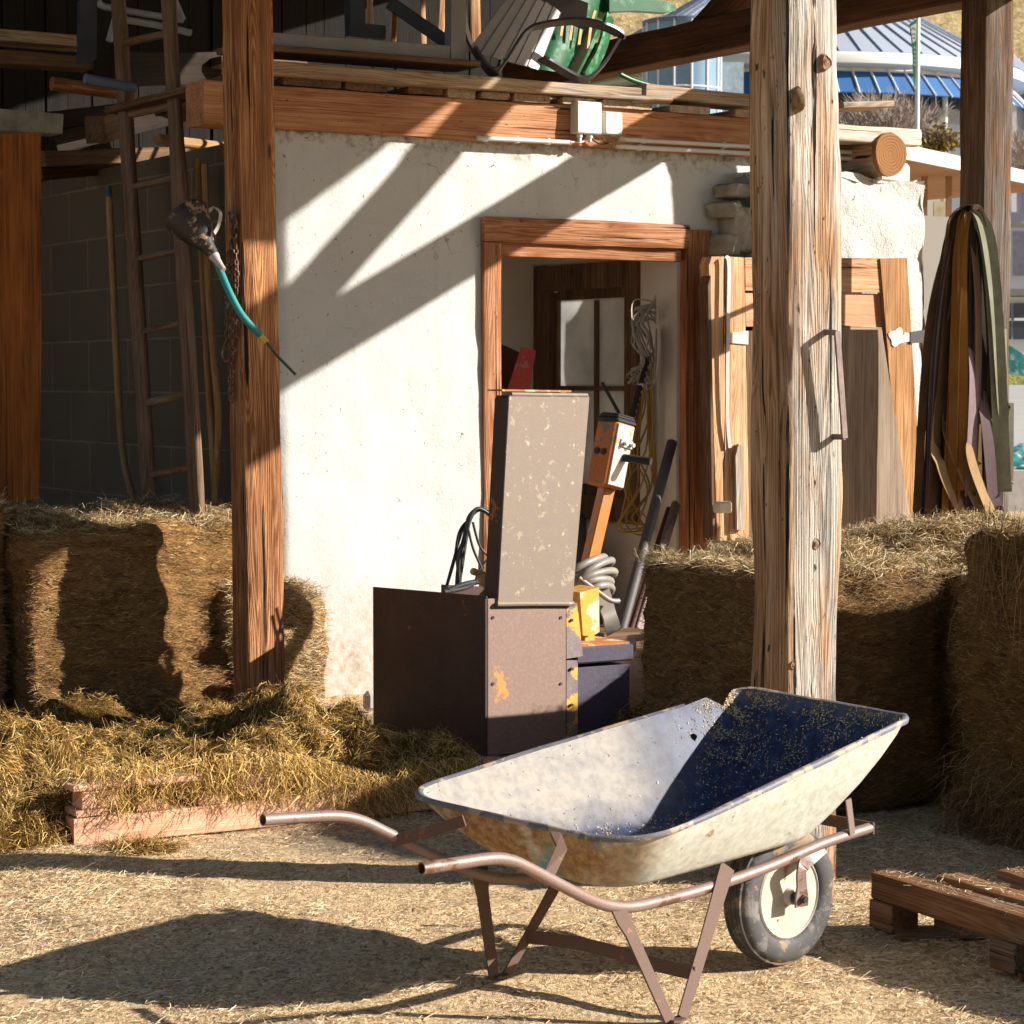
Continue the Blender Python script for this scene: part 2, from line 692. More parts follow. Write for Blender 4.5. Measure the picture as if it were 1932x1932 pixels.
W_DOOR2 = wood('orange_door_stile_wood', (0.15, 0.06, 0.02), (0.36, 0.18, 0.07), (0.54, 0.32, 0.155), None, 0, 1.0, 0.3, 0.3, 0.5)
W_BOARD = wood('grey_brown_board_wood', (0.15, 0.105, 0.075), (0.33, 0.25, 0.185), (0.45, 0.36, 0.28), None, 0, 0.4, 0.2, 0.2, 0.25)
W_PALLET = wood('old_pallet_wood', (0.07, 0.03, 0.013), (0.22, 0.10, 0.045), (0.34, 0.19, 0.10), (0.30, 0.24, 0.18), 0.35, 0.8, 0.45, 0.5, 0.9, spots=0.6)
W_PINK = wood('fresh_pallet_wood', (0.50, 0.25, 0.15), (0.76, 0.45, 0.30), (0.84, 0.56, 0.40), None, 0, 0.35, 0.12, 0.2, 0.2)
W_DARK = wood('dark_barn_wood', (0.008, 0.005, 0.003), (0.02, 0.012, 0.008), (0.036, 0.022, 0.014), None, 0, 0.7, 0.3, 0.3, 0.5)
W_LADDER = wood('ladder_wood', (0.08, 0.045, 0.026), (0.20, 0.12, 0.075), (0.31, 0.20, 0.135), None, 0, 0.8, 0.3, 0.3, 0.4)
W_HANDLE = wood('tool_handle_wood', (0.22, 0.12, 0.05), (0.40, 0.24, 0.11), (0.52, 0.34, 0.17), None, 0, 0.5, 0.1, 0.1, 0.3)
W_LOG = wood('log_wood', (0.16, 0.08, 0.03), (0.40, 0.23, 0.11), (0.60, 0.40, 0.22), (0.60, 0.55, 0.48), 0.3, 0.8, 0.5, 0.4, 0.6)
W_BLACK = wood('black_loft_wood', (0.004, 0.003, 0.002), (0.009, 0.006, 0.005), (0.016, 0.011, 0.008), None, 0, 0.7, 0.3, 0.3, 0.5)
W_OSB = wood('orange_board_wood', (0.09, 0.028, 0.007), (0.26, 0.09, 0.02), (0.40, 0.16, 0.04), None, 0, 0.4, 0.1, 0.1, 0.2)


def end_grain():
    M = Mat('log_end_grain')
    v = M.obj
    d = M.n('ShaderNodeVectorMath', {0: M.map(v, (0, 1, 1))}, operation='LENGTH').outputs['Value']
    w = M.noise(v, 9.0, 3.0, 0.6)
    r = M.math('FRACT', M.math('ADD', M.math('MULTIPLY', d, 58.0), M.math('MULTIPLY', w, 2.2)))
    c = M.ramp(r, [(0.0, (0.15, 0.065, 0.026)), (0.6, (0.36, 0.185, 0.08)), (1.0, (0.14, 0.06, 0.024))])
    b = M.noise(v, 14.0, 4.0, 0.6)
    c = M.mix(M.step(b, 0.35, 0.65), c, (0.26, 0.125, 0.05))
    return M.done(c, 0.85, M.bump(r, 0.3, 0.003), spec=0.1)


M_ENDGRAIN = end_grain()


def plaster(name, col, stain, pits=1.0, bumps=1.0, top=None):
    M = Mat(name)
    v = M.obj
    a = M.noise(v, 1.7, 5.0, 0.6)
    b = M.noise(v, 26.0, 4.0, 0.65)
    c = M.mix(M.math('MULTIPLY', M.step(a, 0.42, 0.80), 0.22), col, stain)
    c = M.mix(M.math('MULTIPLY', M.step(b, 0.35, 0.75), 0.10), c, stain)
    # small chips, scratches and specks where the coat has opened
    g = M.noise(v, 1.4, 2.0, 0.5)
    p1 = M.noise(M.map(v, (24, 24, 24)), 1.0, 3.0, 0.75, 0.6)
    p2 = M.noise(M.map(v, (85, 85, 60), (3, 3, 3)), 1.0, 2.0, 0.6)
    k = M.math('MULTIPLY', M.step(p1, 0.335, 0.30), M.step(g, 0.42, 0.60))
    k2 = M.math('MULTIPLY', M.step(p2, 0.285, 0.25), M.step(g, 0.36, 0.55))
    k = M.math('MAXIMUM', k, k2)
    c = M.mix(M.math('MULTIPLY', k, 0.75 * pits), c, (0.20, 0.15, 0.10))
    wv = M.n('ShaderNodeVectorMath', {0: v}, operation='ADD')
    M.nt.links.new(M.n('ShaderNodeVectorMath', {0: M.n('ShaderNodeTexNoise', {'Vector': v, 'Scale': 6.0, 'Detail': 4.0}).outputs['Color'], 1: (0.35, 0.35, 0.35)}, operation='MULTIPLY').outputs[0], wv.inputs[1])
    cr = M.vor(wv.outputs[0], 1.7, 'DISTANCE_TO_EDGE')
    gm = M.noise(M.map(v, (1, 1, 1), (3, 7, 2)), 1.8, 2.0, 0.5)
    cr = M.math('MULTIPLY', M.step(cr, 0.010, 0.003), M.step(gm, 0.61, 0.70))
    c = M.mix(M.math('MULTIPLY', cr, 0.40 * pits), c, (0.20, 0.155, 0.115))
    if top is not None:
        zz = M.n('ShaderNodeSeparateXYZ', {0: v}).outputs['Z']
        tt = M.step(M.math('ADD', zz, M.math('MULTIPLY', M.math('SUBTRACT', M.noise(v, 13.0, 5.0, 0.7), 0.5), 0.30)), top, top + 0.10)
        c = M.mix(M.math('MULTIPLY', tt, M.step(b, 0.30, 0.62)), c, (0.21, 0.165, 0.115))
        lo = M.step(M.math('ADD', zz, M.math('MULTIPLY', M.math('SUBTRACT', M.noise(v, 7.0, 6.0, 0.7), 0.5), 0.9)), 0.62, 0.12)
        c = M.mix(M.math('MULTIPLY', lo, M.step(b, 0.25, 0.7)), c, (0.36, 0.29, 0.21))
        dr = M.noise(M.map(v, (9, 9, 0.5), (4, 4, 4)), 1.0, 5.0, 0.65)
        c = M.mix(M.math('MULTIPLY', M.step(dr, 0.54, 0.72), 0.22), c, (0.34, 0.28, 0.22))
    h = M.math('ADD', M.math('MULTIPLY', b, 0.8), M.math('MULTIPLY', M.noise(v, 110.0, 2.0, 0.5), 0.35))
    h = M.math('SUBTRACT', h, M.math('MULTIPLY', k, 0.8))
    return M.done(c, 0.95, M.bump(h, 0.55 * bumps, 0.010), spec=0.1)


M_PLASTER = plaster('white_plaster', (0.535, 0.535, 0.52), (0.42, 0.385, 0.335), 1.6, 0.75, 2.80)
M_ROUGH = plaster('rough_plaster', (0.54, 0.535, 0.515), (0.42, 0.37, 0.29), 1.4, 2.2)
M_ROOM = plaster('room_plaster', (0.66, 0.61, 0.54), (0.40, 0.34, 0.28), 0.4, 0.6)
M_MUD = plaster('crumbling_plaster', (0.42, 0.34, 0.24), (0.20, 0.15, 0.10), 1.5, 2.4)


def block_mat():
    M = Mat('concrete_blocks')
    vec = M.n('ShaderNodeSeparateXYZ', {0: M.obj})
    # local Y runs along the wall here, Z is up
    uvw = M.n('ShaderNodeCombineXYZ', {'X': vec.outputs['Y'], 'Y': vec.outputs['Z'], 'Z': 0.0}).outputs[0]
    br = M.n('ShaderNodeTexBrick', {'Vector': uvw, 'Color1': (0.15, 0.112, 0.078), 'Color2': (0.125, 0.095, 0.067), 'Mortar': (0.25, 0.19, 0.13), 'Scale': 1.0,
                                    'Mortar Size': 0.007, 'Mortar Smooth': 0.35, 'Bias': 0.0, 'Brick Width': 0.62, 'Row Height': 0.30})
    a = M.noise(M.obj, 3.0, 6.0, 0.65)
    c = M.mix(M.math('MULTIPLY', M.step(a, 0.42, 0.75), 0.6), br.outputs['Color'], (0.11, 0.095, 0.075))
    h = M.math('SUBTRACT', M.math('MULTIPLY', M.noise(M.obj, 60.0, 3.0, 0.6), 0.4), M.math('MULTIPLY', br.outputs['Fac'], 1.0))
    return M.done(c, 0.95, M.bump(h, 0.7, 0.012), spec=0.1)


M_BLOCK = block_mat()


def ground_mat():
    M = Mat('trodden_yard')
    v = M.obj
    a = M.noise(v, 0.8, 5.0, 0.6)
    b = M.noise(v, 9.0, 6.0, 0.7)
    s = M.noise(M.map(v, (45, 170, 45)), 1.0, 4.0, 0.7, 0.8)
    s2 = M.noise(M.map(v, (150, 52, 45), (2, 3, 1), (0, 0, 0.4)), 1.0, 4.0, 0.65, 0.6)
    grit = M.vor(v, 85.0)
    c = M.mix(M.step(b, 0.30, 0.72), (0.36, 0.225, 0.12), (0.72, 0.50, 0.27))
    c = M.mix(M.math('MULTIPLY', M.step(s, 0.50, 0.68), 0.8), c, (0.84, 0.61, 0.34))
    c = M.mix(M.math('MULTIPLY', M.step(s2, 0.54, 0.70), 0.7), c, (0.62, 0.46, 0.27))
    c = M.mix(M.math('MULTIPLY', M.step(s2, 0.40, 0.28), 0.75), c, (0.09, 0.055, 0.032))
    # trodden chaff: thin chips of every shade from dark dung to bleached straw
    dv_ = M.n('ShaderNodeVectorMath', {0: v}, operation='ADD')
    M.nt.links.new(M.n('ShaderNodeVectorMath', {0: M.n('ShaderNodeTexNoise', {'Vector': v, 'Scale': 30.0, 'Detail': 2.0}).outputs['Color'], 1: (0.03, 0.03, 0.0)}, operation='MULTIPLY').outputs[0], dv_.inputs[1])
    for (sc_, ro_, st_) in (((60, 190, 1), 0.25, [(0.14, (0.10, 0.055, 0.028)), (0.34, (0.44, 0.28, 0.14)), (0.55, (0.78, 0.55, 0.30)), (0.80, (0.96, 0.78, 0.51))]),
                            ((130, 55, 1), -0.5, [(0.16, (0.13, 0.07, 0.036)), (0.42, (0.58, 0.385, 0.20)), (0.75, (0.94, 0.73, 0.45))])):
        cc_ = M.ramp(M.vor(M.map(dv_.outputs[0], sc_, (0, 0, 0), (0, 0, ro_)), 1.0, 'F1', 'Color'), st_)
        mk = M.step(M.noise(M.map(v, (1, 1, 1), (sc_[0], 2, 3)), 14.0, 4.0, 0.7), 0.40, 0.55)
        c = M.mix(M.math('MULTIPLY', mk, 0.72), c, cc_)
    # worn patches where the pale asphalt comes through
    g = M.mix(M.step(grit, 0.1, 0.5), (0.40, 0.355, 0.31), (0.20, 0.18, 0.165))
    c = M.mix(M.math('MULTIPLY', M.math('MULTIPLY', M.step(a, 0.52, 0.62), M.step(b, 0.40, 0.56)), 0.55), c, g)
    h = M.math('ADD', M.math('ADD', M.math('MULTIPLY', s, 0.7), M.math('MULTIPLY', s2, 0.7)), M.math('MULTIPLY', b, 0.6))
    return M.done(c, 0.95, M.bump(h, 0.8, 0.02), spec=0.1)


M_GROUND = ground_mat()


def hay_base(name, dark, light, stretch):
    M = Mat(name)
    v = M.obj
    a = M.noise(M.map(v, stretch), 1.0, 5.0, 0.7, 0.5)
    b = M.noise(v, 5.0, 5.0, 0.65)
    f = M.noise(M.map(v, tuple(4 * s for s in stretch)), 1.0, 3.0, 0.65, 0.4)
    c = M.mix(M.step(a, 0.32, 0.72), dark, light)
    c = M.mix(M.math('MULTIPLY', M.step(f, 0.45, 0.72), 0.55), c, tuple(min(1, 1.5 * x) for x in light))
    c = M.mix(M.math('MULTIPLY', M.step(b, 0.5, 0.8), 0.5), c, dark)
    h = M.math('ADD', a, M.math('MULTIPLY', f, 0.6))
    return M.done(c, 0.95, M.bump(h, 0.9, 0.02), spec=0.05)


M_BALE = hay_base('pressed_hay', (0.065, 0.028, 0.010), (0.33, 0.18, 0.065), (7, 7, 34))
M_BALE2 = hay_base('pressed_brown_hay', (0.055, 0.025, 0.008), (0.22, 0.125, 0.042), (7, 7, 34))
M_HEAP = hay_base('loose_hay', (0.03, 0.014, 0.004), (0.17, 0.095, 0.024), (24, 24, 24))
S_BALE = straw_mat('bale_stalks', [(0.0, (0.09, 0.038, 0.012)), (0.45, (0.26, 0.14, 0.048)), (0.85, (0.52, 0.31, 0.125)), (1.0, (0.82, 0.60, 0.32))])
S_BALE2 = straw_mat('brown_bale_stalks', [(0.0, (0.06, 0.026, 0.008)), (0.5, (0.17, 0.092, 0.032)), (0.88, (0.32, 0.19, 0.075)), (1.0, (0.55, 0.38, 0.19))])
S_TOP = straw_mat('loose_top_stalks', [(0.0, (0.16, 0.085, 0.028)), (0.35, (0.48, 0.32, 0.135)), (0.75, (0.80, 0.61, 0.33)), (1.0, (0.92, 0.82, 0.60))])
S_HEAP = straw_mat('heap_stalks', [(0.0, (0.045, 0.020, 0.005)), (0.32, (0.26, 0.135, 0.026)), (0.70, (0.64, 0.38, 0.085)), (1.0, (0.93, 0.70, 0.32))])
S_LITTER = straw_mat('litter_stalks', [(0.0, (0.14, 0.07, 0.03)), (0.18, (0.50, 0.31, 0.145)), (0.5, (0.88, 0.65, 0.37)), (1.0, (0.97, 0.85, 0.62))])

M_TUBE = flaky('rusty_tube', (0.20, 0.145, 0.128), (0.12, 0.055, 0.03), 0.30, (0.20, 0.12, 0.10), 0.48, 14.0, metal=0.15, spec=0.5)
M_LEG = flaky('rusty_flat_bar', (0.105, 0.060, 0.042), (0.22, 0.10, 0.045), 0.16, (0.10, 0.055, 0.036), 0.75, 16.0)
M_RUST = flaky('rusty_sheet', (0.255, 0.17, 0.13), (0.62, 0.27, 0.06), 0.16, (0.25, 0.165, 0.135), 0.6, 5.0)
M_RUSTD = flaky('dark_rusty_sheet', (0.075, 0.035, 0.024), (0.40, 0.12, 0.03), 0.05, (0.045, 0.024, 0.018), 0.6, 6.0)
M_PLATE = flaky('worn_plate', (0.245, 0.185, 0.135), (0.37, 0.29, 0.21), 0.22, (0.225, 0.175, 0.145), 0.65, 21.0, (0.60, 0.52, 0.40), 0.22)
M_BLUE = flaky('dark_blue_sheet', (0.075, 0.065, 0.095), (0.42, 0.18, 0.05), 0.03, (0.06, 0.05, 0.075), 0.5, 5.0)
M_BLUER = flaky('blue_sheet_rust', (0.24, 0.19, 0.18), (0.75, 0.40, 0.06), 0.42, (0.14, 0.11, 0.11), 0.55, 7.0)
M_ORANGE = flaky('orange_paint', (0.60, 0.185, 0.025), (0.22, 0.17, 0.14), 0.30, (0.52, 0.15, 0.02), 0.5, 9.0)
M_CHROME = flaky('bare_metal', (0.55, 0.53, 0.50), (0.75, 0.33, 0.06), 0.22, (0.45, 0.43, 0.41), 0.35, 9.0, metal=0.4, spec=0.6)
M_YELLOW = flaky('yellow_motor_paint', (0.62, 0.33, 0.05), (0.62, 0.54, 0.40), 0.42, (0.75, 0.36, 0.04), 0.5, 9.0)
M_RUSTTOP = flaky('rusty_top', (0.42, 0.16, 0.05), (0.62, 0.42, 0.22), 0.45, (0.30, 0.11, 0.04), 0.8, 14.0)
M_IRON = plain('iron', (0.20, 0.145, 0.13), 0.6, 0.2, 0.4, 0.3, 40.0)
M_STEEL = plain('grey_strap_metal', (0.42, 0.38, 0.36), 0.5, 0.3, 0.5, 0.15, 30.0)
M_BLACK = plain('black_rubber', (0.022, 0.020, 0.020), 0.5, 0, 0.4)
M_CABLE = plain('dark_cable', (0.035, 0.034, 0.036), 0.45, 0, 0.4)
M_GREYCABLE = plain('grey_cable', (0.24, 0.22, 0.19), 0.42, 0, 0.5)
M_CABLEY = plain('yellow_cable', (0.30, 0.175, 0.035), 0.5)
M_WHITEPL = plain('white_plastic', (0.60, 0.59, 0.54), 0.45, 0, 0.4, 0.06)
M_PIPE = plain('white_conduit', (0.62, 0.60, 0.56), 0.4, 0, 0.4, 0.08)
M_GREENCAP = plain('green_plastic', (0.02, 0.16, 0.045), 0.45)
M_CANBODY = plain('tan_plastic', (0.50, 0.36, 0.26), 0.5, var=0.1)
M_TEAL = plain('teal_hose', (0.015, 0.22, 0.20), 0.45, var=0.15)
M_TIPY = plain('yellow_tape', (0.55, 0.42, 0.08), 0.5)
M_TIPG = plain('dark_green_tube', (0.015, 0.06, 0.04), 0.4)
M_RED = flaky('red_paint', (0.48, 0.075, 0.05), (0.36, 0.22, 0.16), 0.35, (0.40, 0.06, 0.045), 0.7, 9.0)
M_MAROON = plain('dark_maroon', (0.07, 0.018, 0.016), 0.7)
M_TAN = plain('tan_leather', (0.66, 0.38, 0.15), 0.7, var=0.2, scale=14)
M_WEBWHITE = plain('white_webbing', (0.40, 0.36, 0.30), 0.8, var=0.15)
M_TABLE = plain('grey_table_metal', (0.20, 0.195, 0.20), 0.55, 0.0, 0.4, 0.12)
M_TABLED = plain('dark_table_metal', (0.028, 0.032, 0.045), 0.5)
M_CHAIRB = plain('black_chair_plastic', (0.055, 0.052, 0.058), 0.32, 0, 0.5, 0.2, 9.0)
M_CHAIRG = plain('sunlit_dusty_chair_plastic', (0.36, 0.34, 0.36), 0.4, 0, 0.5, 0.15, 5.0, dirt=(0.36, 0.32, 0.26), dirt_amt=0.4)  # sunlit look of the black chair's back put into this grey, random dirt over it
M_CHAIRGREEN = plain('green_chair_plastic', (0.008, 0.095, 0.037), 0.35, 0, 0.5, 0.2, 5.0, dirt=(0.14, 0.36, 0.20), dirt_amt=0.3)
M_SLATE = plain('stone', (0.30, 0.28, 0.23), 0.9, var=0.4, scale=9.0, bump=0.8)
M_CHAIN = flaky('rusty_chain', (0.16, 0.075, 0.045), (0.36, 0.24, 0.19), 0.3, (0.10, 0.05, 0.03), 0.6, 40.0)
M_FUNNEL = flaky('peeling_black_enamel', (0.022, 0.017, 0.015), (0.28, 0.17, 0.09), 0.34, (0.03, 0.022, 0.018), 0.5, 16.0, (0.60, 0.48, 0.26), 0.2)


M_KNOT = plain('dark_knot', (0.27, 0.155, 0.08), 0.85, var=0.6, scale=40.0, bump=0.8)
M_PIPEG = plain('dusty_dark_pipe', (0.075, 0.065, 0.065), 0.6)


def strap_mat(name, c1, c2):
    M = Mat(name)
    a = M.noise(M.map(M.obj, (4, 4, 2)), 3.0, 5.0, 0.65)
    c = M.mix(M.step(a, 0.3, 0.75), c1, c2)
    c = M.mix(M.math('MULTIPLY', M.rand(), 0.6), c, tuple(x * 0.45 for x in c1))
    w = M.noise(M.map(M.obj, (300, 300, 300)), 1.0, 1.0, 0.5)
    return M.done(c, 0.85, M.bump(w, 0.4, 0.002), spec=0.15)


STRAPS = [strap_mat('brown_webbing', (0.10, 0.058, 0.027), (0.20, 0.12, 0.06)),
          strap_mat('ochre_webbing', (0.25, 0.105, 0.018), (0.36, 0.17, 0.04)),
          strap_mat('tan_webbing', (0.23, 0.14, 0.065), (0.36, 0.235, 0.12)),
          strap_mat('mauve_webbing', (0.17, 0.115, 0.125), (0.27, 0.20, 0.205)),
          strap_mat('olive_webbing', (0.17, 0.17, 0.11), (0.36, 0.36, 0.27)),
          strap_mat('dark_webbing', (0.045, 0.034, 0.028), (0.09, 0.065, 0.048))]


def tray_in():
    M = Mat('tray_inside_paint')
    v = M.obj
    a = M.noise(v, 7.0, 6.0, 0.66)
    b = M.noise(v, 30.0, 4.0, 0.65)
    blue = M.mix(M.step(b, 0.35, 0.7), (0.016, 0.019, 0.05), (0.045, 0.065, 0.13))
    dust = M.mix(M.math('MULTIPLY', M.step(M.noise(M.map(v, (6, 40, 40), (1, 2, 3), (0, 0.5, 0)), 1.0, 5.0, 0.7), 0.3, 0.7), M.step(a, 0.25, 0.6)), (0.315, 0.295, 0.275), (0.41, 0.355, 0.28))
    z = M.n('ShaderNodeSeparateXYZ', {0: v})
    # dry dust stuck to the far side of the tray and along its top, the front sheet rubbed bare
    side = M.step(z.outputs['Y'], 0.02, 0.17)
    front = M.step(z.outputs['X'], 0.98, 0.74)
    k = M.math('MULTIPLY', M.math('MULTIPLY', side, front), M.math('MULTIPLY', M.math('ADD', 0.62, M.math('MULTIPLY', M.step(b, 0.25, 0.6), 0.36)), M.step(M.math('ADD', z.outputs['Z'], M.math('MULTIPLY', a, 0.10)), 0.40, 0.50)))
    k = M.math('MAXIMUM', k, M.math('MULTIPLY', M.step(b, 0.66, 0.74), 0.7))
    k = M.math('MAXIMUM', k, M.math('MULTIPLY', M.step(M.math('ADD', z.outputs['Z'], M.math('MULTIPLY', a, 0.1)), 0.70, 0.78), 0.5))
    c = M.mix(k, blue, dust)
    rg = M.math('ADD', 0.5, M.math('MULTIPLY', k, 0.45))
    return M.done(c, rg, M.bump(M.math('ADD', b, M.math('MULTIPLY', a, 0.5)), 0.18, 0.003), spec=0.22)


def tray_out():
    M = Mat('tray_outside_paint')
    v = M.obj
    a = M.noise(v, 4.0, 6.0, 0.62)
    b = M.noise(v, 40.0, 3.0, 0.65)
    c = M.mix(M.step(b, 0.35, 0.7), (0.41, 0.41, 0.35), (0.57, 0.565, 0.50))
    c = M.mix(M.math('MULTIPLY', M.step(a, 0.56, 0.68), 0.5), c, (0.50, 0.55, 0.46))
    z = M.n('ShaderNodeSeparateXYZ', {0: v})
    rear = M.step(M.math('ADD', z.outputs['X'], M.math('MULTIPLY', a, 0.12)), 0.46, 0.28)
    r = M.noise(M.map(v, (1, 1, 1), (2, 6, 4)), 8.0, 8.0, 0.7)
    c = M.mix(M.math('MULTIPLY', rear, M.step(r, 0.33, 0.50)), c, M.mix(M.step(b, 0.4, 0.65), (0.22, 0.11, 0.045), (0.38, 0.25, 0.12)))
    t = M.noise(M.map(v, (1, 1, 1), (9, 1, 3)), 5.0, 6.0, 0.65)
    c = M.mix(M.math('MULTIPLY', rear, M.step(t, 0.57, 0.66)), c, (0.07, 0.26, 0.30))
    s = M.noise(M.map(v, (1, 1, 1), (5, 5, 1)), 15.0, 3.0, 0.6)
    c = M.mix(M.math('MULTIPLY', M.step(s, 0.70, 0.74), 0.8), c, (0.26, 0.13, 0.055))
    return M.done(c, 0.55, M.bump(M.math('ADD', b, a), 0.25, 0.003), spec=0.4)


M_TRAYIN = tray_in()
M_TRAYOUT = tray_out()
M_RIM = flaky('tray_rim_paint', (0.15, 0.14, 0.145), (0.34, 0.26, 0.19), 0.45, (0.075, 0.078, 0.105), 0.55, 16.0)
M_TYRE = flaky('muddy_tyre', (0.045, 0.042, 0.044), (0.24, 0.155, 0.075), 0.36, (0.075, 0.07, 0.07), 0.7, 15.0, (0.17, 0.155, 0.14), 0.55)
M_WHEEL = flaky('cream_rim_paint', (0.46, 0.43, 0.36), (0.26, 0.17, 0.08), 0.14, (0.38, 0.345, 0.275), 0.45, 14.0)


def glass_mat(name, col, rough=0.1, spec=0.6):
    M = Mat(name)
    a = M.noise(M.obj, 0.9, 3.0, 0.6)
    return M.done(M.mix(a, tuple(x * 0.6 for x in col), tuple(min(1, x * 1.4) for x in col)), rough, spec=spec)


def pane_mat():
    M = Mat('frosted_pane')
    a = M.noise(M.obj, 3.0, 5.0, 0.6)
    c = M.mix(M.step(a, 0.3, 0.7), (0.42, 0.42, 0.41), (0.62, 0.62, 0.61))
    tr = M.n('ShaderNodeBsdfTranslucent', {'Color': c})
    df = M.n('ShaderNodeBsdfDiffuse', {'Color': c})
    mx = M.n('ShaderNodeMixShader', {0: 0.25, 1: tr.outputs[0], 2: df.outputs[0]})
    M.nt.links.new(mx.outputs[0], M.out.inputs[0])
    return M.m


M_PANE = pane_mat()
M_GLASSB = glass_mat('pavilion_dark_glass', (0.045, 0.06, 0.085))
M_GLASST = glass_mat('tower_glass', (0.16, 0.26, 0.36), 0.15)
M_ROOFM = plain('zinc_roof', (0.36, 0.40, 0.47), 0.5, 0.0, 0.4, 0.06, 0.4)
M_RIB = plain('roof_seam', (0.30, 0.335, 0.40), 0.5)
M_FASCIA = plain('white_fascia', (0.66, 0.65, 0.63), 0.6, var=0.04, scale=0.4)
M_AWN = plain('blue_awning', (0.028, 0.115, 0.30), 0.7, var=0.12, scale=0.8)
M_WHITEM = plain('white_metal', (0.74, 0.74, 0.74), 0.5, var=0.04)
M_CANSOFF = plain('brown_soffit', (0.30, 0.17, 0.10), 0.8, var=0.15, scale=1.0)
M_FLAGG = plain('green_flag_cloth', (0.02, 0.25, 0.11), 0.8)
M_FLAGW = plain('white_flag_cloth', (0.78, 0.78, 0.78), 0.8, var=0.04)
M_FLAGK = plain('dark_flag_print', (0.05, 0.055, 0.07), 0.8)
M_TWIG = plain('bare_twigs', (0.34, 0.275, 0.24), 0.9, var=0.35, scale=2.0)
M_LEAFY = plain('yellow_brown_leaves', (0.22, 0.16, 0.045), 0.9, var=0.5, scale=4.0)
M_GREYWALL = plain('grey_house_wall', (0.36, 0.37, 0.42), 0.9, var=0.1, scale=1.0)
M_ROADM = plain('grey_road', (0.36, 0.36, 0.36), 0.9, var=0.08, scale=1.5)
M_TARP = plain('teal_tarp', (0.02, 0.20, 0.20), 0.6, var=0.5, scale=3.0, dirt=(0.5, 0.55, 0.5), dirt_amt=0.3)


def hill_mat():
    M = Mat('dry_hill_grass')
    v = M.obj
    a = M.noise(v, 0.05, 4.0, 0.6)
    b = M.noise(v, 1.1, 6.0, 0.72)
    f = M.noise(M.map(v, (3, 3, 1.5)), 1.0, 4.0, 0.75)
    c = M.mix(M.step(b, 0.32, 0.68), (0.26, 0.18, 0.075), (0.60, 0.45, 0.24))
    c = M.mix(M.math('MULTIPLY', M.step(f, 0.55, 0.72), 0.6), c, (0.72, 0.56, 0.33))
    c = M.mix(M.math('MULTIPLY', M.step(a, 0.5, 0.7), 0.5), c, (0.26, 0.22, 0.085))
    z = M.n('ShaderNodeSeparateXYZ', {0: M.n('ShaderNodeNewGeometry').outputs['Position']})
    low = M.step(z.outputs['Z'], 9.5, 7.0)
    c = M.mix(low, c, M.mix(M.step(b, 0.35, 0.65), (0.17, 0.17, 0.05), (0.36, 0.33, 0.11)))
    return M.done(c, 0.95, M.bump(b, 0.8, 0.4), spec=0.05)


M_HILL = hill_mat()

# ================================================================== SETTING
VW = 10.9            # front plane of the white wall
SU, SV, SZ = SUN.dot(CU), SUN.dot(CV), SUN.z


def ground_z(x, y):
    p = np.stack([np.asarray(x, float), np.asarray(y, float), np.zeros_like(np.asarray(x, float))], -1)
    return np.maximum(-0.008, fbm(p * 1.3, 3) * 0.022 + fbm(p * 7.5 + 4, 3) * 0.013)


def make_ground():
    mb = MB()
    mb.add([(-60, -20, -0.012), (140, -20, -0.012), (140, 420, -0.012), (-60, 420, -0.012)], [(0, 1, 2, 3)])
    far = mb.build('ground', M_GROUND, M=Matrix.Identity(4), smooth=None)
    tag(far, kind='structure')
    nx, ny = 220, 260
    X, Y = np.meshgrid(np.linspace(-4.5, 4.5, nx + 1), np.linspace(4.2, 14.0, ny + 1))
    Zg = ground_z(X, Y)
    mb = MB()
    vs = [(X[j, i], Y[j, i], float(Zg[j, i])) for j in range(ny + 1) for i in range(nx + 1)]
    fs = [(j * (nx + 1) + i, j * (nx + 1) + i + 1, (j + 1) * (nx + 1) + i + 1, (j + 1) * (nx + 1) + i) for j in range(ny) for i in range(nx)]
    mb.add(vs, fs)
    tag(mb.build('yard', M_GROUND, M=Matrix.Identity(4), smooth=180), kind='structure')


make_ground()


def make_hill():
    def start(x):
        t = min(1, max(0, (x - 9.8) / 1.9))
        return 55 + 30 * t * t * (3 - 2 * t)

    def prof(x, y):
        s = start(x)
        if y < s:
            return -0.3
        t = (y - s) / 13
        z = -0.3 + 7.0 * min(1, t)
        if y > 100:
            z += (y - 100) * 0.62
        return z
    n, m = 110, 110
    ys = [54 + 1.0 * j for j in range(50)] + [104 + 5 * j for j in range(m - 50)]
    X = np.linspace(-10, 130, n)
    vs, fs = [], []
    for y in ys:
        for x in X:
            e = float(fbm(np.array([x * 0.13, y * 0.13, 0.0]), 3)) * (0.5 if y < 100 else 1.6)
            z = prof(x, y)
            vs.append((x, y, z + (e if z > -0.2 else 0)))
    for j in range(len(ys) - 1):
        for i in range(n - 1):
            fs.append((j * n + i, j * n + i + 1, (j + 1) * n + i + 1, (j + 1) * n + i))
    mb = MB()
    mb.add(vs, fs)
    tag(mb.build('hillside', M_HILL, M=Matrix.Identity(4), smooth=180), kind='structure')


make_hill()

mb = MB()
mb.add([(11.2, 57, 0.03), (60, 57, 0.03), (60, 66, 0.06), (9, 66, 0.06), (60, 87, 1.5), (13.5, 87, 1.5)], [(0, 1, 2, 3), (3, 2, 4, 5)])
tag(mb.build('road', M_ROADM, smooth=None), kind='structure')

# ------------------------------------------------------------------ the white shed
shed = thing('plastered_shed', 'white plastered shed with a timber door frame and a heavy beam along its top', 'shed', uv(6.6, VW))


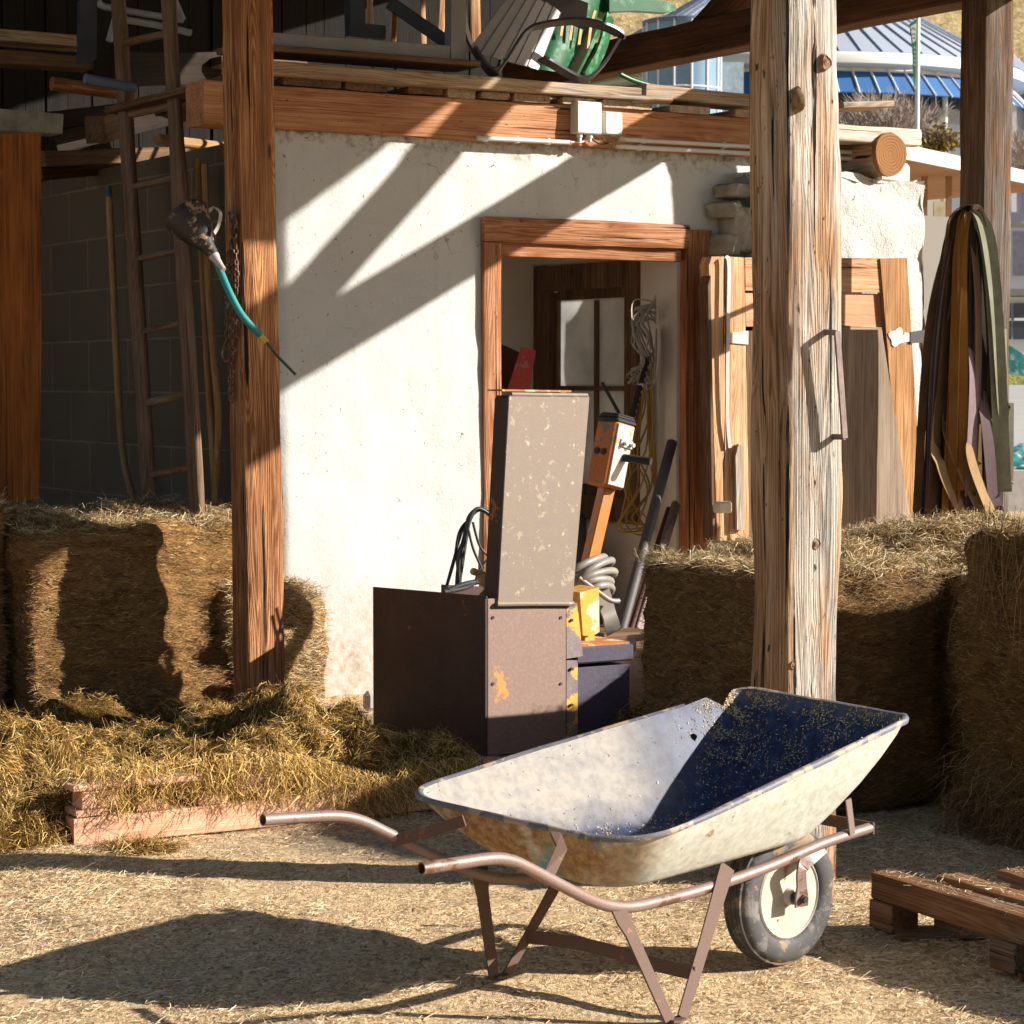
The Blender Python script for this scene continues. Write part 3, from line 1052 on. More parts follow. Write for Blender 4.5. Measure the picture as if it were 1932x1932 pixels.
def front_wall():
    mb = MB()
    d0, d1, dz = 6.40, 7.80, 2.46
    for (a, b, z0, z1) in ((5.17, d0, 0, 2.90), (d0, d1, dz, 2.90), (d1, 8.3, 0, 2.90)):
        mb.box(uv((a + b) / 2, VW + 0.13, (z0 + z1) / 2), (b - a, 0.25, z1 - z0), FU)
    s = 0.035
    nu, nz = int((8.3 - 5.17) / s), int(2.89 / s)
    U = np.linspace(5.165, 8.3, nu + 1)
    Zs = np.linspace(0, 2.89, nz + 1)
    g = np.array([[(u, 0, z) for u in U] for z in Zs])
    h = fbm(g * 1.3, 3) * 0.020 + fbm(g * 9, 3) * 0.006
    # the plaster edge under the beam is broken away
    edge = np.clip((g[..., 2] - 2.76 - 0.10 * fbm(g * 7 + 5, 3)) / 0.06, 0, 1)
    off = 0.022 + h - 0.018 * edge
    off = np.maximum(off, 0.003)
    off[:, 0] = 0.0
    vs, fs = [], []
    for j in range(nz + 1):
        for i in range(nu + 1):
            vs.append(uv(U[i], VW - off[j, i], Zs[j]))
    for j in range(nz):
        for i in range(nu):
            uc, zc = (U[i] + U[i + 1]) / 2, (Zs[j] + Zs[j + 1]) / 2
            if d0 + 0.02 < uc < d1 - 0.02 and zc < dz - 0.02:
                continue
            q = j * (nu + 1) + i
            fs.append((q, q + 1, q + nu + 2, q + nu + 1))
    mb.add(vs, fs)
    mb.build('front_wall', M_PLASTER, shed, smooth=60)


front_wall()

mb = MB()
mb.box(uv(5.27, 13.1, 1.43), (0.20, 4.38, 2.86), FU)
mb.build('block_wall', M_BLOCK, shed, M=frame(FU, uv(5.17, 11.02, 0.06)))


def room():
    mb = MB()
    u0, u1, v0, v1, zt = 6.15, 7.66, VW + 0.26, 12.52, 2.62
    mb.box(uv((u0 + u1) / 2, v1 + 0.1, 1.35), (u1 - u0 + 0.4, 0.2, 2.7), FU)                # back
    mb.box(uv(u0 - 0.1, (v0 + v1) / 2, 1.35), (0.2, v1 - v0, 2.7), FU)                      # left
    # right side with the window hole
    w0, w1, z0, z1 = 11.42, 12.36, 0.92, 2.20
    mb.box(uv(u1 + 0.1, (v0 + w0) / 2, 1.35), (0.2, w0 - v0, 2.7), FU)
    mb.box(uv(u1 + 0.1, (w1 + v1) / 2, 1.35), (0.2, v1 - w1, 2.7), FU)
    mb.box(uv(u1 + 0.1, (w0 + w1) / 2, z0 / 2), (0.2, w1 - w0, z0), FU)
    mb.box(uv(u1 + 0.1, (w0 + w1) / 2, (z1 + 2.7) / 2), (0.2, w1 - w0, 2.7 - z1), FU)
    mb.box(uv((u0 + u1) / 2, (v0 + v1) / 2, zt + 0.12), (u1 - u0 + 0.4, v1 - v0 + 0.4, 0.10), FU)
    # right reveal of the doorway
    mb.box(uv(7.70, VW + 0.14, 1.23), (0.14, 0.24, 2.44), FU)
    mb.build('room_wall', M_ROOM, shed)
    # window in the side of the room
    wf = MB()
    c = uv(u1 + 0.01, (w0 + w1) / 2, (z0 + z1) / 2)
    W, H = w1 - w0, z1 - z0
    for s in (-1, 1):
        wf.box(c + CV * (s * (W / 2 + 0.03)), (0.07, 0.13, H + 0.24), FU)
    wf.box(c + CZ * (H / 2 + 0.04), (0.075, W - 0.07, 0.15), FU)
    wf.box(c - CZ * (H / 2 + 0.04), (0.09, W - 0.07, 0.14), FU)
    win = wf.build('window', W_PLANKD, shed, M=frame(FZ, c))
    sf = MB()
    c2 = c + CU * 0.05
    for s in (-1, 1):
        sf.box(c2 + CV * (s * (W / 2 - 0.055)), (0.045, 0.06, H - 0.08), FU)
        sf.box(c2 + CZ * (s * (H / 2 - 0.06)), (0.05, W - 0.18, 0.06), FU)
    sf.box(c2 - CV * 0.03, (0.04, 0.028, H - 0.2), FU)
    sf.box(c2 + CZ * 0.02, (0.038, W - 0.2, 0.028), FU)
    sf.build('window_frame', W_PLANKD, win, M=frame(FZ, c2))
    pn = MB()
    pn.box(c2 + CU * 0.004, (0.006, W - 0.12, H - 0.10), FU)
    pn.build('pane', M_PANE, win)


room()

# door frame
fr = bpy.data.objects.new('door_frame', None)
place(fr, Matrix.Translation(uv(7.1, VW, 0)), shed)
timber('jamb', uv(6.405, VW + 0.022, 0), uv(6.405, VW + 0.022, 2.36), 0.11, 0.135, W_FRAME, fr, up=CV, irr=0.005)
timber('jamb', uv(7.735, VW + 0.020, 0), uv(7.735, VW + 0.020, 2.46), 0.17, 0.14, W_FRAME, fr, up=CV, irr=0.002)
timber('lintel', uv(6.345, VW + 0.012, 2.415), uv(7.655, VW + 0.012, 2.415), 0.15, 0.13, W_FRAME, fr, irr=0.010, bev=0.016, step=0.04)
timber('stop_board', uv(6.46, VW + 0.0, 2.315), uv(7.62, VW + 0.0, 2.315), 0.07, 0.07, W_FRAME, fr, irr=0.002)

timber('wall_plate_beam', uv(4.76, VW + 0.055, 2.985), uv(8.95, VW + 0.055, 2.985), 0.22, 0.215, W_BEAM, shed, irr=0.004, bev=0.012, seed=4.2)

# loft floor: rough deck boards laid across the beam, only their ends show
for k, (px, w, h) in enumerate(((455, 50, 16), (560, 60, 15), (610, 70, 14), (690, 88, 16), (800, 74, 15), (868, 60, 20), (930, 62, 13), (1000, 80, 16), (1085, 72, 14), (1178, 110, 15), (1300, 92, 15), (1400, 40, 15))):
    p = on_v(px, 150 + (px - 535) * 0.078, VW - 0.05)
    wd = w / 4500 * p.y
    a = uv(p.dot(CU), VW - 0.06 - 0.03 * random.random(), 3.094 + 0.02)
    b = uv(p.dot(CU), VW + 1.6, 3.094 + 0.02)
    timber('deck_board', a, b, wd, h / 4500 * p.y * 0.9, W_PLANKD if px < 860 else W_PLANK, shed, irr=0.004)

# stone pier beside the door
pier = MB()


def pier_fn():
    u0, u1, v0, v1, zt = 7.97, 9.20, 10.70, 11.15, 2.78
    us, zs = np.linspace(u0, u1, 26), np.linspace(0, zt, 62)

    def disp(u, v, z, a):
        return float(fbm(np.array([u * 6, v * 6, z * 6]), 4)) * a
    pier.grid(lambda i, j: uv(u0 + (u1 - u0) * i, v0 - 0.02 - disp(u0 + (u1 - u0) * i, 0, zt * j, 0.035), zt * j + (disp(u0 + (u1 - u0) * i, 3, 0, 0.06) if j == 1 else 0)), 26, 62)
    pier.grid(lambda i, j: uv(u0 - disp(0, v0 + (v1 - v0) * i, zt * j, 0.13), v0 - 0.02 + (v1 - v0 + 0.02) * i, zt * j), 16, 62, flip=True)
    pier.grid(lambda i, j: uv(u1 + disp(0, v0 + (v1 - v0) * i, zt * j, 0.05), v0 - 0.02 + (v1 - v0 + 0.02) * i, zt * j), 10, 62)
    pier.grid(lambda i, j: uv(u0 - 0.02 + (u1 - u0 + 0.04) * i, v0 - 0.02 + (v1 - v0) * j, zt - 0.02 + disp(i * 2, j * 2, 1, 0.08)), 20, 10)
    pier.box(uv((u0 + u1) / 2, (v0 + v1) / 2 + 0.03, zt / 2 - 0.05), (u1 - u0 - 0.16, v1 - v0 - 0.1, zt - 0.12), FU)


pier_fn()
pr = pier.build('stone_pier', M_ROUGH, shed, smooth=40)
# rough blocks showing at the broken corner of the pier
for (px, py, w, h, rz, ry) in ((1398, 360, 44, 27, 0.12, 0.05), (1399, 432, 42, 86, -0.15, 0.03), (1384, 395, 26, 30, 0.4, -0.1), (1382, 462, 22, 40, 0.2, 0.1), (1392, 540, 40, 90, 0.1, -0.04)):
    c = on_v(px, py, 10.72)
    s = c.y / 4500
    q = Matrix.Rotation(rz, 3, 'Z') @ Matrix.Rotation(ry, 3, CV)
    ax_ = tuple(q @ a for a in FU)
    n1 = 12

    def face(i, j, k, sg, ax_=ax_, c=c, w=w * s / 0.857 / 2, h=h * s / 2):
        p = Vector((0, 0, 0))
        o = [t for t in range(3) if t != k]
        p[k], p[o[0]], p[o[1]] = sg, 2 * i - 1, 2 * j - 1
        r = max(0.0, (p.x ** 6 + p.y ** 6 + p.z ** 6) ** (1 / 6))
        d = p / r * (1 + 0.20 * float(fbm(np.array([p.x * 1.6 + c.z * 7, p.y * 1.6, p.z * 1.6 + c.x * 5]), 4)))
        return c + ax_[0] * (d.x * w) + ax_[1] * (d.y * 0.10 + 0.06) + ax_[2] * (d.z * h)
    mb = MB()
    for k in range(3):
        for sg in (-1, 1):
            mb.grid(lambda i, j: face(i, j, k, sg), n1, n1, flip=(sg > 0) == (k == 1))
    mb.build('masonry_block', M_SLATE, pr, smooth=32)
q_ = on_v(1688, 338, 10.72)
mb = MB()
mb.box(uv(q_.dot(CU), 10.84, 2.82), (0.24, 0.26, 0.12), FU, 0.02)
mb.build('bedding_stone', M_ROUGH, pr, smooth=40)

# log and the half log over it
lg = thing('log', 'short round log with ringed end lying on the rough white pier', 'log', uv(8.9, 10.6, 2.84))
c = on_v(1680, 291, 10.62)
p0 = uv(c.dot(CU), 10.62, c.z)
p1 = p0 + CV * 0.85 - CU * 0.05
timber('bark_side', p0, p1, 0.235, 0.25, W_LOG, lg, irr=0.006, round_=1, ends=False)
mb = MB()
ring = []
for i in range(28):
    q = 2 * math.pi * i / 28
    rr = 0.124 + 0.004 * math.sin(3 * q + 1)
    ring.append(p0 - CV * 0.002 + CU * (rr * 0.95 * math.cos(q)) + CZ * (rr * math.sin(q)))
mb.prism(ring, CV * 0.03)
mb.build('cut_end', M_ENDGRAIN, lg, M=frame(axes_along(p1 - p0), p0))

# end piece of the wall plate: weathered timber lying over the log
a, b = on_v(1560, 252, 10.74), on_v(1718, 262, 10.74)
hl = timber('weathered_timber', a, b, 0.20, 0.10, wood('silver_timber_wood', (0.30, 0.24, 0.18), (0.62, 0.54, 0.44), (0.80, 0.74, 0.64), None, 0, 0.6, 0.5, 0.2, 0.5), irr=0.010, bev=0.02)
tag(hl, 'silvery weathered timber lying across the top of the round log', 'timber')
a, b = on_v(1560, 203, 10.75), on_v(1655, 200, 10.75)
pb = timber('plank', uv(a.dot(CU), 10.75, a.z), uv(b.dot(CU), 10.75, b.z), 0.30, 0.035, W_PLANK, irr=0.004)
tag(pb, 'short plank end jutting out right of the pale weathered post, above the log', 'plank')

# ------------------------------------------------------------------ posts
POST_R = timber('timber_post', uv(4.765, 6.13, -0.02), uv(4.72, 6.13, 4.25), 0.222, 0.21, W_RIGHT, up=CV, irr=0.013, bev=0.03, seed=12.0, step=0.03)
tag(POST_R, 'pale weathered rough post with an iron staple, standing behind the wheelbarrow', 'post', 'posts carrying the barn roof')
c1, c2 = on_v(1556, 622, 5.97), on_v(1571, 632, 5.97)
mb = MB()
fv = 6.13 - 0.113
e0 = on_v(1557, 625, fv)
e1 = e0 - CV * 0.052 + CU * 0.006 - CZ * 0.006
f0 = on_v(1570, 824, fv)
f1 = f0 - CV * 0.048 + CU * 0.012
mb.flat([e0 + CV * 0.04, e1], 0.018, 0.010, CZ)
mb.flat([e1 + CZ * 0.004, f1 - CZ * 0.004], 0.020, 0.009, CU)
mb.flat([f1, f0 + CV * 0.04], 0.018, 0.010, CZ)
mb.build('staple', M_IRON, POST_R, smooth=None)
for (px, py, pl, cc, r) in ((1477, 612, 'u', 4.649, 0.040), (1499, 190, 'u', 4.655, 0.038), (1541, 1026, 'v', 6.018, 0.020), (1560, 118, 'v', 6.018, 0.026), (1462, 1095, 'u', 4.652, 0.030), (1500, 1255, 'v', 6.020, 0.022)):
    p = on_u(px, py, cc) if pl == 'u' else on_v(px, py, cc)
    ax = -CU if pl == 'u' else -CV
    mb = MB()
    ez = 1.25
    prof_ = [(-0.014, 1.25), (-0.002, 1.05), (0.0015, 0.92), (-0.001, 0.82), (-0.002, 0.68), (0.0005, 0.5), (0.001, 0.0)]
    t1 = CU if pl == 'v' else CV
    vs, fs = [], []
    for (hh_, rr_) in prof_:
        for k in range(18):
            q = 2 * math.pi * k / 18
            w_ = 1 + 0.12 * math.sin(3 * q + px)
            vs.append(p + ax * hh_ + t1 * (0.72 * r * rr_ * w_ * math.cos(q)) + CZ * (0.72 * r * rr_ * ez * w_ * math.sin(q)))
    for i in range(len(prof_) - 1):
        for k in range(18):
            l = (k + 1) % 18
            fs.append((i * 18 + k, i * 18 + l, i * 18 + 18 + l, i * 18 + 18 + k))
    mb.add(vs, fs)
    mb.build('knot', M_KNOT, POST_R, smooth=60)

POST_L = timber('timber_post', uv(4.665, 10.03, -0.02), uv(4.60, 10.03, 4.9), 0.185, 0.175, W_ORANGE, up=CV, irr=0.006, bev=0.010, seed=3.0, step=0.05)
tag(POST_L, 'orange brown squared post with chains and a green hose hanging on it', 'post', 'posts carrying the barn roof')

POST_F = timber('timber_post', uv(9.03, 9.97, -0.02), uv(9.03, 9.97, 3.70), 0.20, 0.20, W_FAR, up=CV, irr=0.005, bev=0.010, seed=21.0)
tag(POST_F, 'grey brown squared post behind the hanging straps at the right edge', 'post', 'posts carrying the barn roof')


def caster(px, py, u):
    p = on_v(px, py, VW)
    s = (u - p.dot(CU)) / SU
    return p + SUN * s


# ------------------------------------------------------------------ roof truss over the right bay
truss = thing('roof_truss', 'dark brown tie beam with slanting struts resting on the grey brown post', 'roof truss', uv(9.03, 9.9, 3.70))
timber('tie_beam', uv(9.03, 6.1, 3.815), uv(9.03, 15.0, 3.815), 0.20, 0.225, W_TIE, truss, irr=0.004, bev=0.012, seed=8.0)
q0 = (caster(615, 565, 9.03) + caster(540, 547, 9.03)) / 2
q1 = (caster(881, 272, 9.03) + caster(790, 265, 9.03)) / 2
dd = (q1 - q0).normalized()
timber('strut', q0 - dd * 0.16, q0 + dd * 1.55, 0.16, 0.15, W_TIE, truss, irr=0.003)
s0, s1 = on_u(1366, 20, 9.03), on_u(1402, -20, 9.03)
dd = (s1 - s0).normalized()
timber('strut', s0 - dd * 0.30, s0 + dd * 1.6, 0.16, 0.16, W_TIE, truss, irr=0.003)

# ------------------------------------------------------------------ roof
roof = thing('barn_roof', 'dark boarded roof above the loft, carried by the posts', 'roof', uv(5.5, 9, 4.4))
r0, r1 = caster(540, 415, 9.4), caster(749, 260, 9.4)
slope = (r1.z - r0.z) / ((r1 - r0).dot(CV))


def roof_z(v):
    return r0.z + slope * (v - r0.dot(CV))


mb = MB()
V0, VR, V1 = 6.9, 12.2, 15.6
mb.prism([uv(1.6, V0, roof_z(V0)), uv(1.6, VR, roof_z(VR)), uv(1.6, VR, roof_z(VR) + 0.07), uv(1.6, V0, roof_z(V0) + 0.07)], CU * 7.8)
zb = roof_z(VR)
mb.prism([uv(1.6, VR, zb), uv(1.6, V1, zb - 1.0), uv(1.6, V1, zb - 0.93), uv(1.6, VR, zb + 0.07)], CU * 7.8)
mb.build('roof_boards', W_DARK, roof, M=frame(FU, uv(1.6, V0, roof_z(V0))))
for k in range(6):
    u = 2.2 + k * 1.35
    timber('rafter', uv(u, V0 + 0.1, roof_z(V0 + 0.1) - 0.09), uv(u, VR, roof_z(VR) - 0.09), 0.12, 0.15, W_DARK, roof)
timber('purlin', uv(1.7, 10.03, roof_z(10.03) - 0.25), uv(8.9, 10.03, roof_z(10.03) - 0.25), 0.16, 0.16, W_DARK, roof)

# boarded back wall of the loft and the boarded left side of the barn
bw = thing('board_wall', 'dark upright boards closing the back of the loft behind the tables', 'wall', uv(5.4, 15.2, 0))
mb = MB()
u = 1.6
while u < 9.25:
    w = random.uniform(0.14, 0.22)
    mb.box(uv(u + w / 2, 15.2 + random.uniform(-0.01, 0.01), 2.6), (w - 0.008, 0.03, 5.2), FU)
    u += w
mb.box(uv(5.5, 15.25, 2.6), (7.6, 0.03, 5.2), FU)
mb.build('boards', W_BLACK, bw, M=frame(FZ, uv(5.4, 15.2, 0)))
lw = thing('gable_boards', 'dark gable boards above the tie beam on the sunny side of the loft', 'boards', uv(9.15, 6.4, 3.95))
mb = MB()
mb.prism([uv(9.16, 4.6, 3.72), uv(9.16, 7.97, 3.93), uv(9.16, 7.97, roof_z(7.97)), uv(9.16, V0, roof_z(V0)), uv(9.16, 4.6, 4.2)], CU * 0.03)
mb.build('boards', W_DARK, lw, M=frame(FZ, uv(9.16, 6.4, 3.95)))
'''lw = thing('board_wall', 'dark boarded side of the barn beyond the left hay bales', 'wall', uv(2.2, 13, 0))
mb = MB()
mb.box(uv(2.2, 13.1, 2.6), (0.05, 4.2, 5.2), FU)
mb.build('boards', W_DARK, lw, M=frame(FZ, uv(2.2, 13, 0)))'''

# ================================================================== HAY
def bale(name, u0, u1, v0, v1, z0, z1, label, base, stalk, n_side=9000, n_top=7000, lump=0.05, top_lift=0.5, group='pressed hay bales', seed=0, skirt=0):
    root = thing(name, label, 'hay bale', uv((u0 + u1) / 2, (v0 + v1) / 2, z0), group)
    c = np.array([(u0 + u1) / 2, (v0 + v1) / 2, (z0 + z1) / 2])
    h = np.array([(u1 - u0) / 2, (v1 - v0) / 2, (z1 - z0) / 2])
    r = 0.055

    def shape(p):
        """p: local points on the box surface -> displaced point and normal."""
        q = np.sign(p) * np.maximum(np.abs(p) - (h - r), 0)
        n = unit(q)
        core = p - q
        b = core + n * r
        w = b + c + seed
        a = fbm(w * 2.6, 3) * lump * 1.5 + fbm(w * np.array([9, 9, 16]), 3) * lump * 0.55
        topw = np.clip(n[..., 2], 0, 1)
        a = a + topw * (fbm(w * 4.5 + 9, 3) * 0.075 + 0.02)
        return b + n * a[..., None], n

    def side(ax, sg, nu, nv):
        o = [k for k in range(3) if k != ax]
        A, B = np.meshgrid(np.linspace(-1, 1, nu + 1), np.linspace(-1, 1, nv + 1))
        p = np.zeros((nv + 1, nu + 1, 3))
        p[..., ax] = sg * h[ax]
        p[..., o[0]] = A * h[o[0]]
        p[..., o[1]] = B * h[o[1]]
        return p
    mb = MB()
    cu, cv = np.array(CU), np.array(CV)

    def world(p):
        p = p + c
        return p[..., 0:1] * cu + p[..., 1:2] * cv + p[..., 2:3] * np.array([0, 0, 1.0])

    def nworld(n):
        return n[..., 0:1] * cu + n[..., 1:2] * cv + n[..., 2:3] * np.array([0, 0, 1.0])
    for (ax, sg) in ((0, -1), (0, 1), (1, -1), (1, 1), (2, 1)):
        o = [k for k in range(3) if k != ax]
        nu, nv = max(8, int(2 * h[o[0]] / 0.03)), max(8, int(2 * h[o[1]] / 0.03))
        p, n = shape(side(ax, sg, nu, nv))
        w = world(p).reshape(-1, 3)
        fs = []
        for j in range(nv):
            for i in range(nu):
                k = j * (nu + 1) + i
                q = (k, k + 1, k + nu + 2, k + nu + 1)
                flip = (sg < 0) ^ (ax == 1)
                fs.append(q[::-1] if flip else q)
        mb.add([Vector(x) for x in w], fs)
    mb.build('pressed_hay', base, root, smooth=70)
    # stalks: short and flat on the sides, loose and ragged on top
    PP, DD, NN, LL = [], [], [], []
    for (ax, sg, cnt) in ((0, -1, n_side), (1, -1, n_side)):
        o = [k for k in range(3) if k != ax]
        p = np.zeros((cnt, 3))
        p[:, ax] = sg * h[ax]
        p[:, o[0]] = RNG.uniform(-1, 1, cnt) * h[o[0]]
        p[:, o[1]] = RNG.uniform(-1, 1, cnt) * h[o[1]]
        q, n = shape(p)
        d = np.zeros((cnt, 3))
        d[:, o[0]] = RNG.choice([-1, 1], cnt)
        d[:, 2] = RNG.normal(-0.08, 0.35, cnt)
        d = d + n * RNG.uniform(-0.03, 0.12, cnt)[:, None]
        PP.append(world(q) + nworld(n) * 0.002)
        DD.append(nworld(d))
        NN.append(nworld(n))
        LL.append(RNG.uniform(0.012, 0.055, cnt))
    P, D, N, L = [np.concatenate(x) for x in (PP, DD, NN, LL)]
    strands('side_stalks', P, D, N, L, RNG.uniform(0.0012, 0.0022, len(P)), stalk, root, 0.2)
    cnt = n_top
    p = np.zeros((cnt, 3))
    p[:, 2] = h[2]
    p[:, 0] = RNG.uniform(-1.02, 1, cnt) * h[0]
    p[:, 1] = RNG.uniform(-1.02, 1, cnt) * h[1]
    q, n = shape(np.clip(p, -h, h))
    d = RNG.normal(0, 1, (cnt, 3))
    d[:, 2] = RNG.uniform(-0.3, 0.8, cnt) * top_lift
    strands('loose_stalks', world(q) + np.array([0, 0, 1.0]) * RNG.uniform(-0.005, 0.03, cnt)[:, None], nworld(d), nworld(n), RNG.uniform(0.025, 0.09, cnt), RNG.uniform(0.0015, 0.0028, cnt), S_TOP, root, 0.35)
    if skirt:
        cnt = skirt
        p = np.zeros((cnt, 3))
        p[:, 0] = -h[0] - RNG.uniform(0, 0.10, cnt)
        p[:, 1] = RNG.uniform(-1, 1, cnt) * h[1]
        p[:, 2] = -h[2] + np.abs(RNG.normal(0, 0.14, cnt))
        d = np.stack([RNG.uniform(-0.8, -0.1, cnt), RNG.normal(0, 0.5, cnt), RNG.uniform(-1.4, -0.1, cnt)], 1)
        strands('hanging_stalks', world(p), nworld(d), nworld(np.tile([-1.0, 0, 0], (cnt, 1))), RNG.uniform(0.05, 0.16, cnt), np.full(cnt, 0.0022), stalk, root, 0.25)
    return root


bale('hay_bale', 2.6, 3.68, 10.66, 11.9, 0.0, 1.06, 'taller hay bale at the left edge with a ragged dark top', M_BALE, S_BALE, 15000, 8000, seed=3, group='bales left of the white shed')
bale('hay_bale', 3.70, 5.00, 10.44, 11.6, 0.0, 0.93, 'sunlit hay bale with the ladder behind it, left of the orange brown post', M_BALE, S_BALE, 14000, 8000, seed=8, lump=0.06, group='bales left of the white shed')
bale('hay_bale', 4.70, 5.20, 10.40, 10.86, 0.0, 0.60, 'small broken hay bale between the orange brown post and the white wall', M_BALE, S_TOP, 7000, 4000, seed=13, lump=0.08, group='bales left of the white shed')
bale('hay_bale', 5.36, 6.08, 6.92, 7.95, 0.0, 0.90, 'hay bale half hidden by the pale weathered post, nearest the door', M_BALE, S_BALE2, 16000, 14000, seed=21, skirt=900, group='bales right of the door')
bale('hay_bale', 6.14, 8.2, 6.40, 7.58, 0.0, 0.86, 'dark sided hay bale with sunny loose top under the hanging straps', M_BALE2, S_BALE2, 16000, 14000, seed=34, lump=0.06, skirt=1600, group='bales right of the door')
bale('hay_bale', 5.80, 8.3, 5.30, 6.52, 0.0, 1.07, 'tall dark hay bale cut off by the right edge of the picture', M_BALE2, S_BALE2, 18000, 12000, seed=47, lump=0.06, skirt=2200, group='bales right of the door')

# loose hay spilling over the right-hand bales
def mound(name, label, cu_, cv_, z, ru, rv, hh, n, seed):
    """A loose heap: a lumpy dome with stalks lying over it."""
    root = thing(name, label, 'hay', uv(cu_, cv_, z))
    mb = MB()

    def top(a, b):
        d = a * a + b * b
        k = max(0.0, 1 - d)
        e = float(fbm(np.array([a * 2.2 + seed, b * 2.2, 0.3]), 3)) * 0.6
        return hh * (k ** 0.6) * (0.8 + e) - 0.03
    m = 34
    mb.grid(lambda i, j: uv(cu_ + (2 * i - 1) * ru, cv_ + (2 * j - 1) * rv, z + top(2 * i - 1, 2 * j - 1)), m, m)
    mb.build('matted_hay', M_HEAP, root, smooth=70)
    a = np.sqrt(RNG.uniform(0, 1.05, n))
    t = RNG.uniform(0, 2 * math.pi, n)
    A, B = a * np.cos(t), a * np.sin(t)
    k = np.maximum(0, 1 - A * A - B * B)
    e = fbm(np.stack([A * 2.2 + seed, B * 2.2, np.full(n, 0.3)], 1), 3) * 0.6
    zz = z + hh * k ** 0.6 * (0.8 + e) - 0.02
    P = np.outer(cu_ + A * ru, np.array(CU)) + np.outer(cv_ + B * rv, np.array(CV))
    P[:, 2] = zz
    D = np.stack([RNG.normal(0, 1, n), RNG.normal(0, 1, n), RNG.uniform(-0.5, 0.45, n)], 1)
    strands('loose_stalks', P, D, np.tile([0, 0, 1.0], (n, 1)), RNG.uniform(0.03, 0.10, n), RNG.uniform(0.0015, 0.0028, n), S_TOP, root, 0.3)


bale('hay_bale', 6.92, 8.2, 8.1, 9.0, 0.0, 0.85, 'hay bale farthest back, just right of the pale weathered post under the leaning board', M_BALE2, S_BALE2, 2500, 6000, seed=71, group='bales right of the door')
mound('loose_hay', 'pale loose hay at the foot of the leaning board and the hanging straps', 7.45, 8.5, 0.84, 0.62, 0.52, 0.20, 9000, 11.0)
mound('loose_hay', 'sunny loose hay heaped on the bale right of the pale weathered post', 7.1, 7.15, 0.83, 0.95, 0.85, 0.24, 12000, 2.0)
mound('loose_hay', 'loose hay hanging over the tall dark bale at the right edge', 6.75, 5.80, 1.04, 0.95, 0.72, 0.30, 12000, 6.0)

# long stalks trailing down the tall right bale
cnt = 420
rt = thing('hanging_stalks', 'long stalks trailing down the side of the tall bale at the right edge', 'hay', uv(5.8, 6.0, 0.6))
P = np.outer(RNG.uniform(5.72, 5.80, cnt), np.array(CU)) + np.outer(RNG.uniform(5.3, 6.40, cnt), np.array(CV))
P[:, 2] = RNG.uniform(0.95, 1.20, cnt)
D = np.outer(RNG.uniform(-0.35, 0.05, cnt), np.array(CU)) + np.outer(RNG.normal(0, 0.18, cnt), np.array(CV))
D[:, 2] = -1
strands('stalks', P, D, np.tile(-np.array(CU), (cnt, 1)), RNG.uniform(0.10, 0.38, cnt), np.full(cnt, 0.0024), S_BALE2, rt, 0.12)

# ------------------------------------------------------------------ pallets
def pallet(name, label, o, ax, slats, blocks, mat, group=None):
    root = thing(name, label, 'pallet', o, group)
    for (a, b, w, h) in slats:
        timber('slat', a, b, w, h, mat, root, irr=0.003, bev=0.006)
    for (c, s) in blocks:
        mb = MB()
        mb.box(c, s, ax, 0.004)
        mb.build('block', mat, root, M=frame(ax, c))
    return root


pv, pu0, pu1 = 7.83, 2.93, 4.36
sl = [(uv(pu0, pv + 0.045, 0.052), uv(pu1, pv + 0.045, 0.052), 0.09, 0.10),
      (uv(pu0, pv + 0.60, 0.052), uv(pu1, pv + 0.60, 0.052), 0.09, 0.10),
      (uv(pu0, pv + 1.15, 0.052), uv(pu1, pv + 1.15, 0.052), 0.09, 0.10)]
sl += [(uv(pu0 + 0.07 + k * 0.23, pv + 0.01, 0.115), uv(pu0 + 0.07 + k * 0.23, pv + 1.18, 0.115), 0.12, 0.024) for k in range(6)]
bl = []
for k in range(2):
    bl.append((uv(pu0 + 0.10 + k * 0.60, pv + 0.055, 0.16), (0.14, 0.09, 0.066)))
sl.append((uv(pu0, pv + 0.05, 0.205), uv(pu0 + 0.48, pv + 0.05, 0.205), 0.10, 0.022))
pallet('wooden_pallet', 'fresh pinkish wooden pallet lying under the loose hay', uv((pu0 + pu1) / 2, pv + 0.6, 0), FU, sl, bl, W_PINK)

zt = 0.175
A = [on_z(1650, 1646, zt), on_z(1772, 1652, zt), on_z(1886, 1642, zt)]
dv = (on_z(1932, 1734, zt) - on_z(1648, 1648, zt)).normalized()
sl, bl = [], []
for i, a in enumerate(A):
    a = a - CZ * 0.0375 + CU * 0.035
    sl.append((a, a + dv * 1.25, 0.088, 0.078))
    for t in (0.05, 0.60, 1.16):
        bl.append((a + dv * t - CZ * 0.0825, (0.11, 0.10, 0.083)))
for t in (0.10, 0.64, 1.14):
    q0, q1 = A[0] + dv * t, A[2] + dv * (t - 0.02)
    q0, q1 = q0 - CZ * (zt - 0.012), q1 - CZ * (zt - 0.012)
    sl.append((q0, q1 + (q1 - q0) * 0.7, 0.10, 0.02))
pallet('wooden_pallet', 'old brown wooden pallet of thick slats in the bottom right corner', A[1] + dv * 0.6 - CZ * zt, axes_along(dv), sl, bl, W_PALLET)


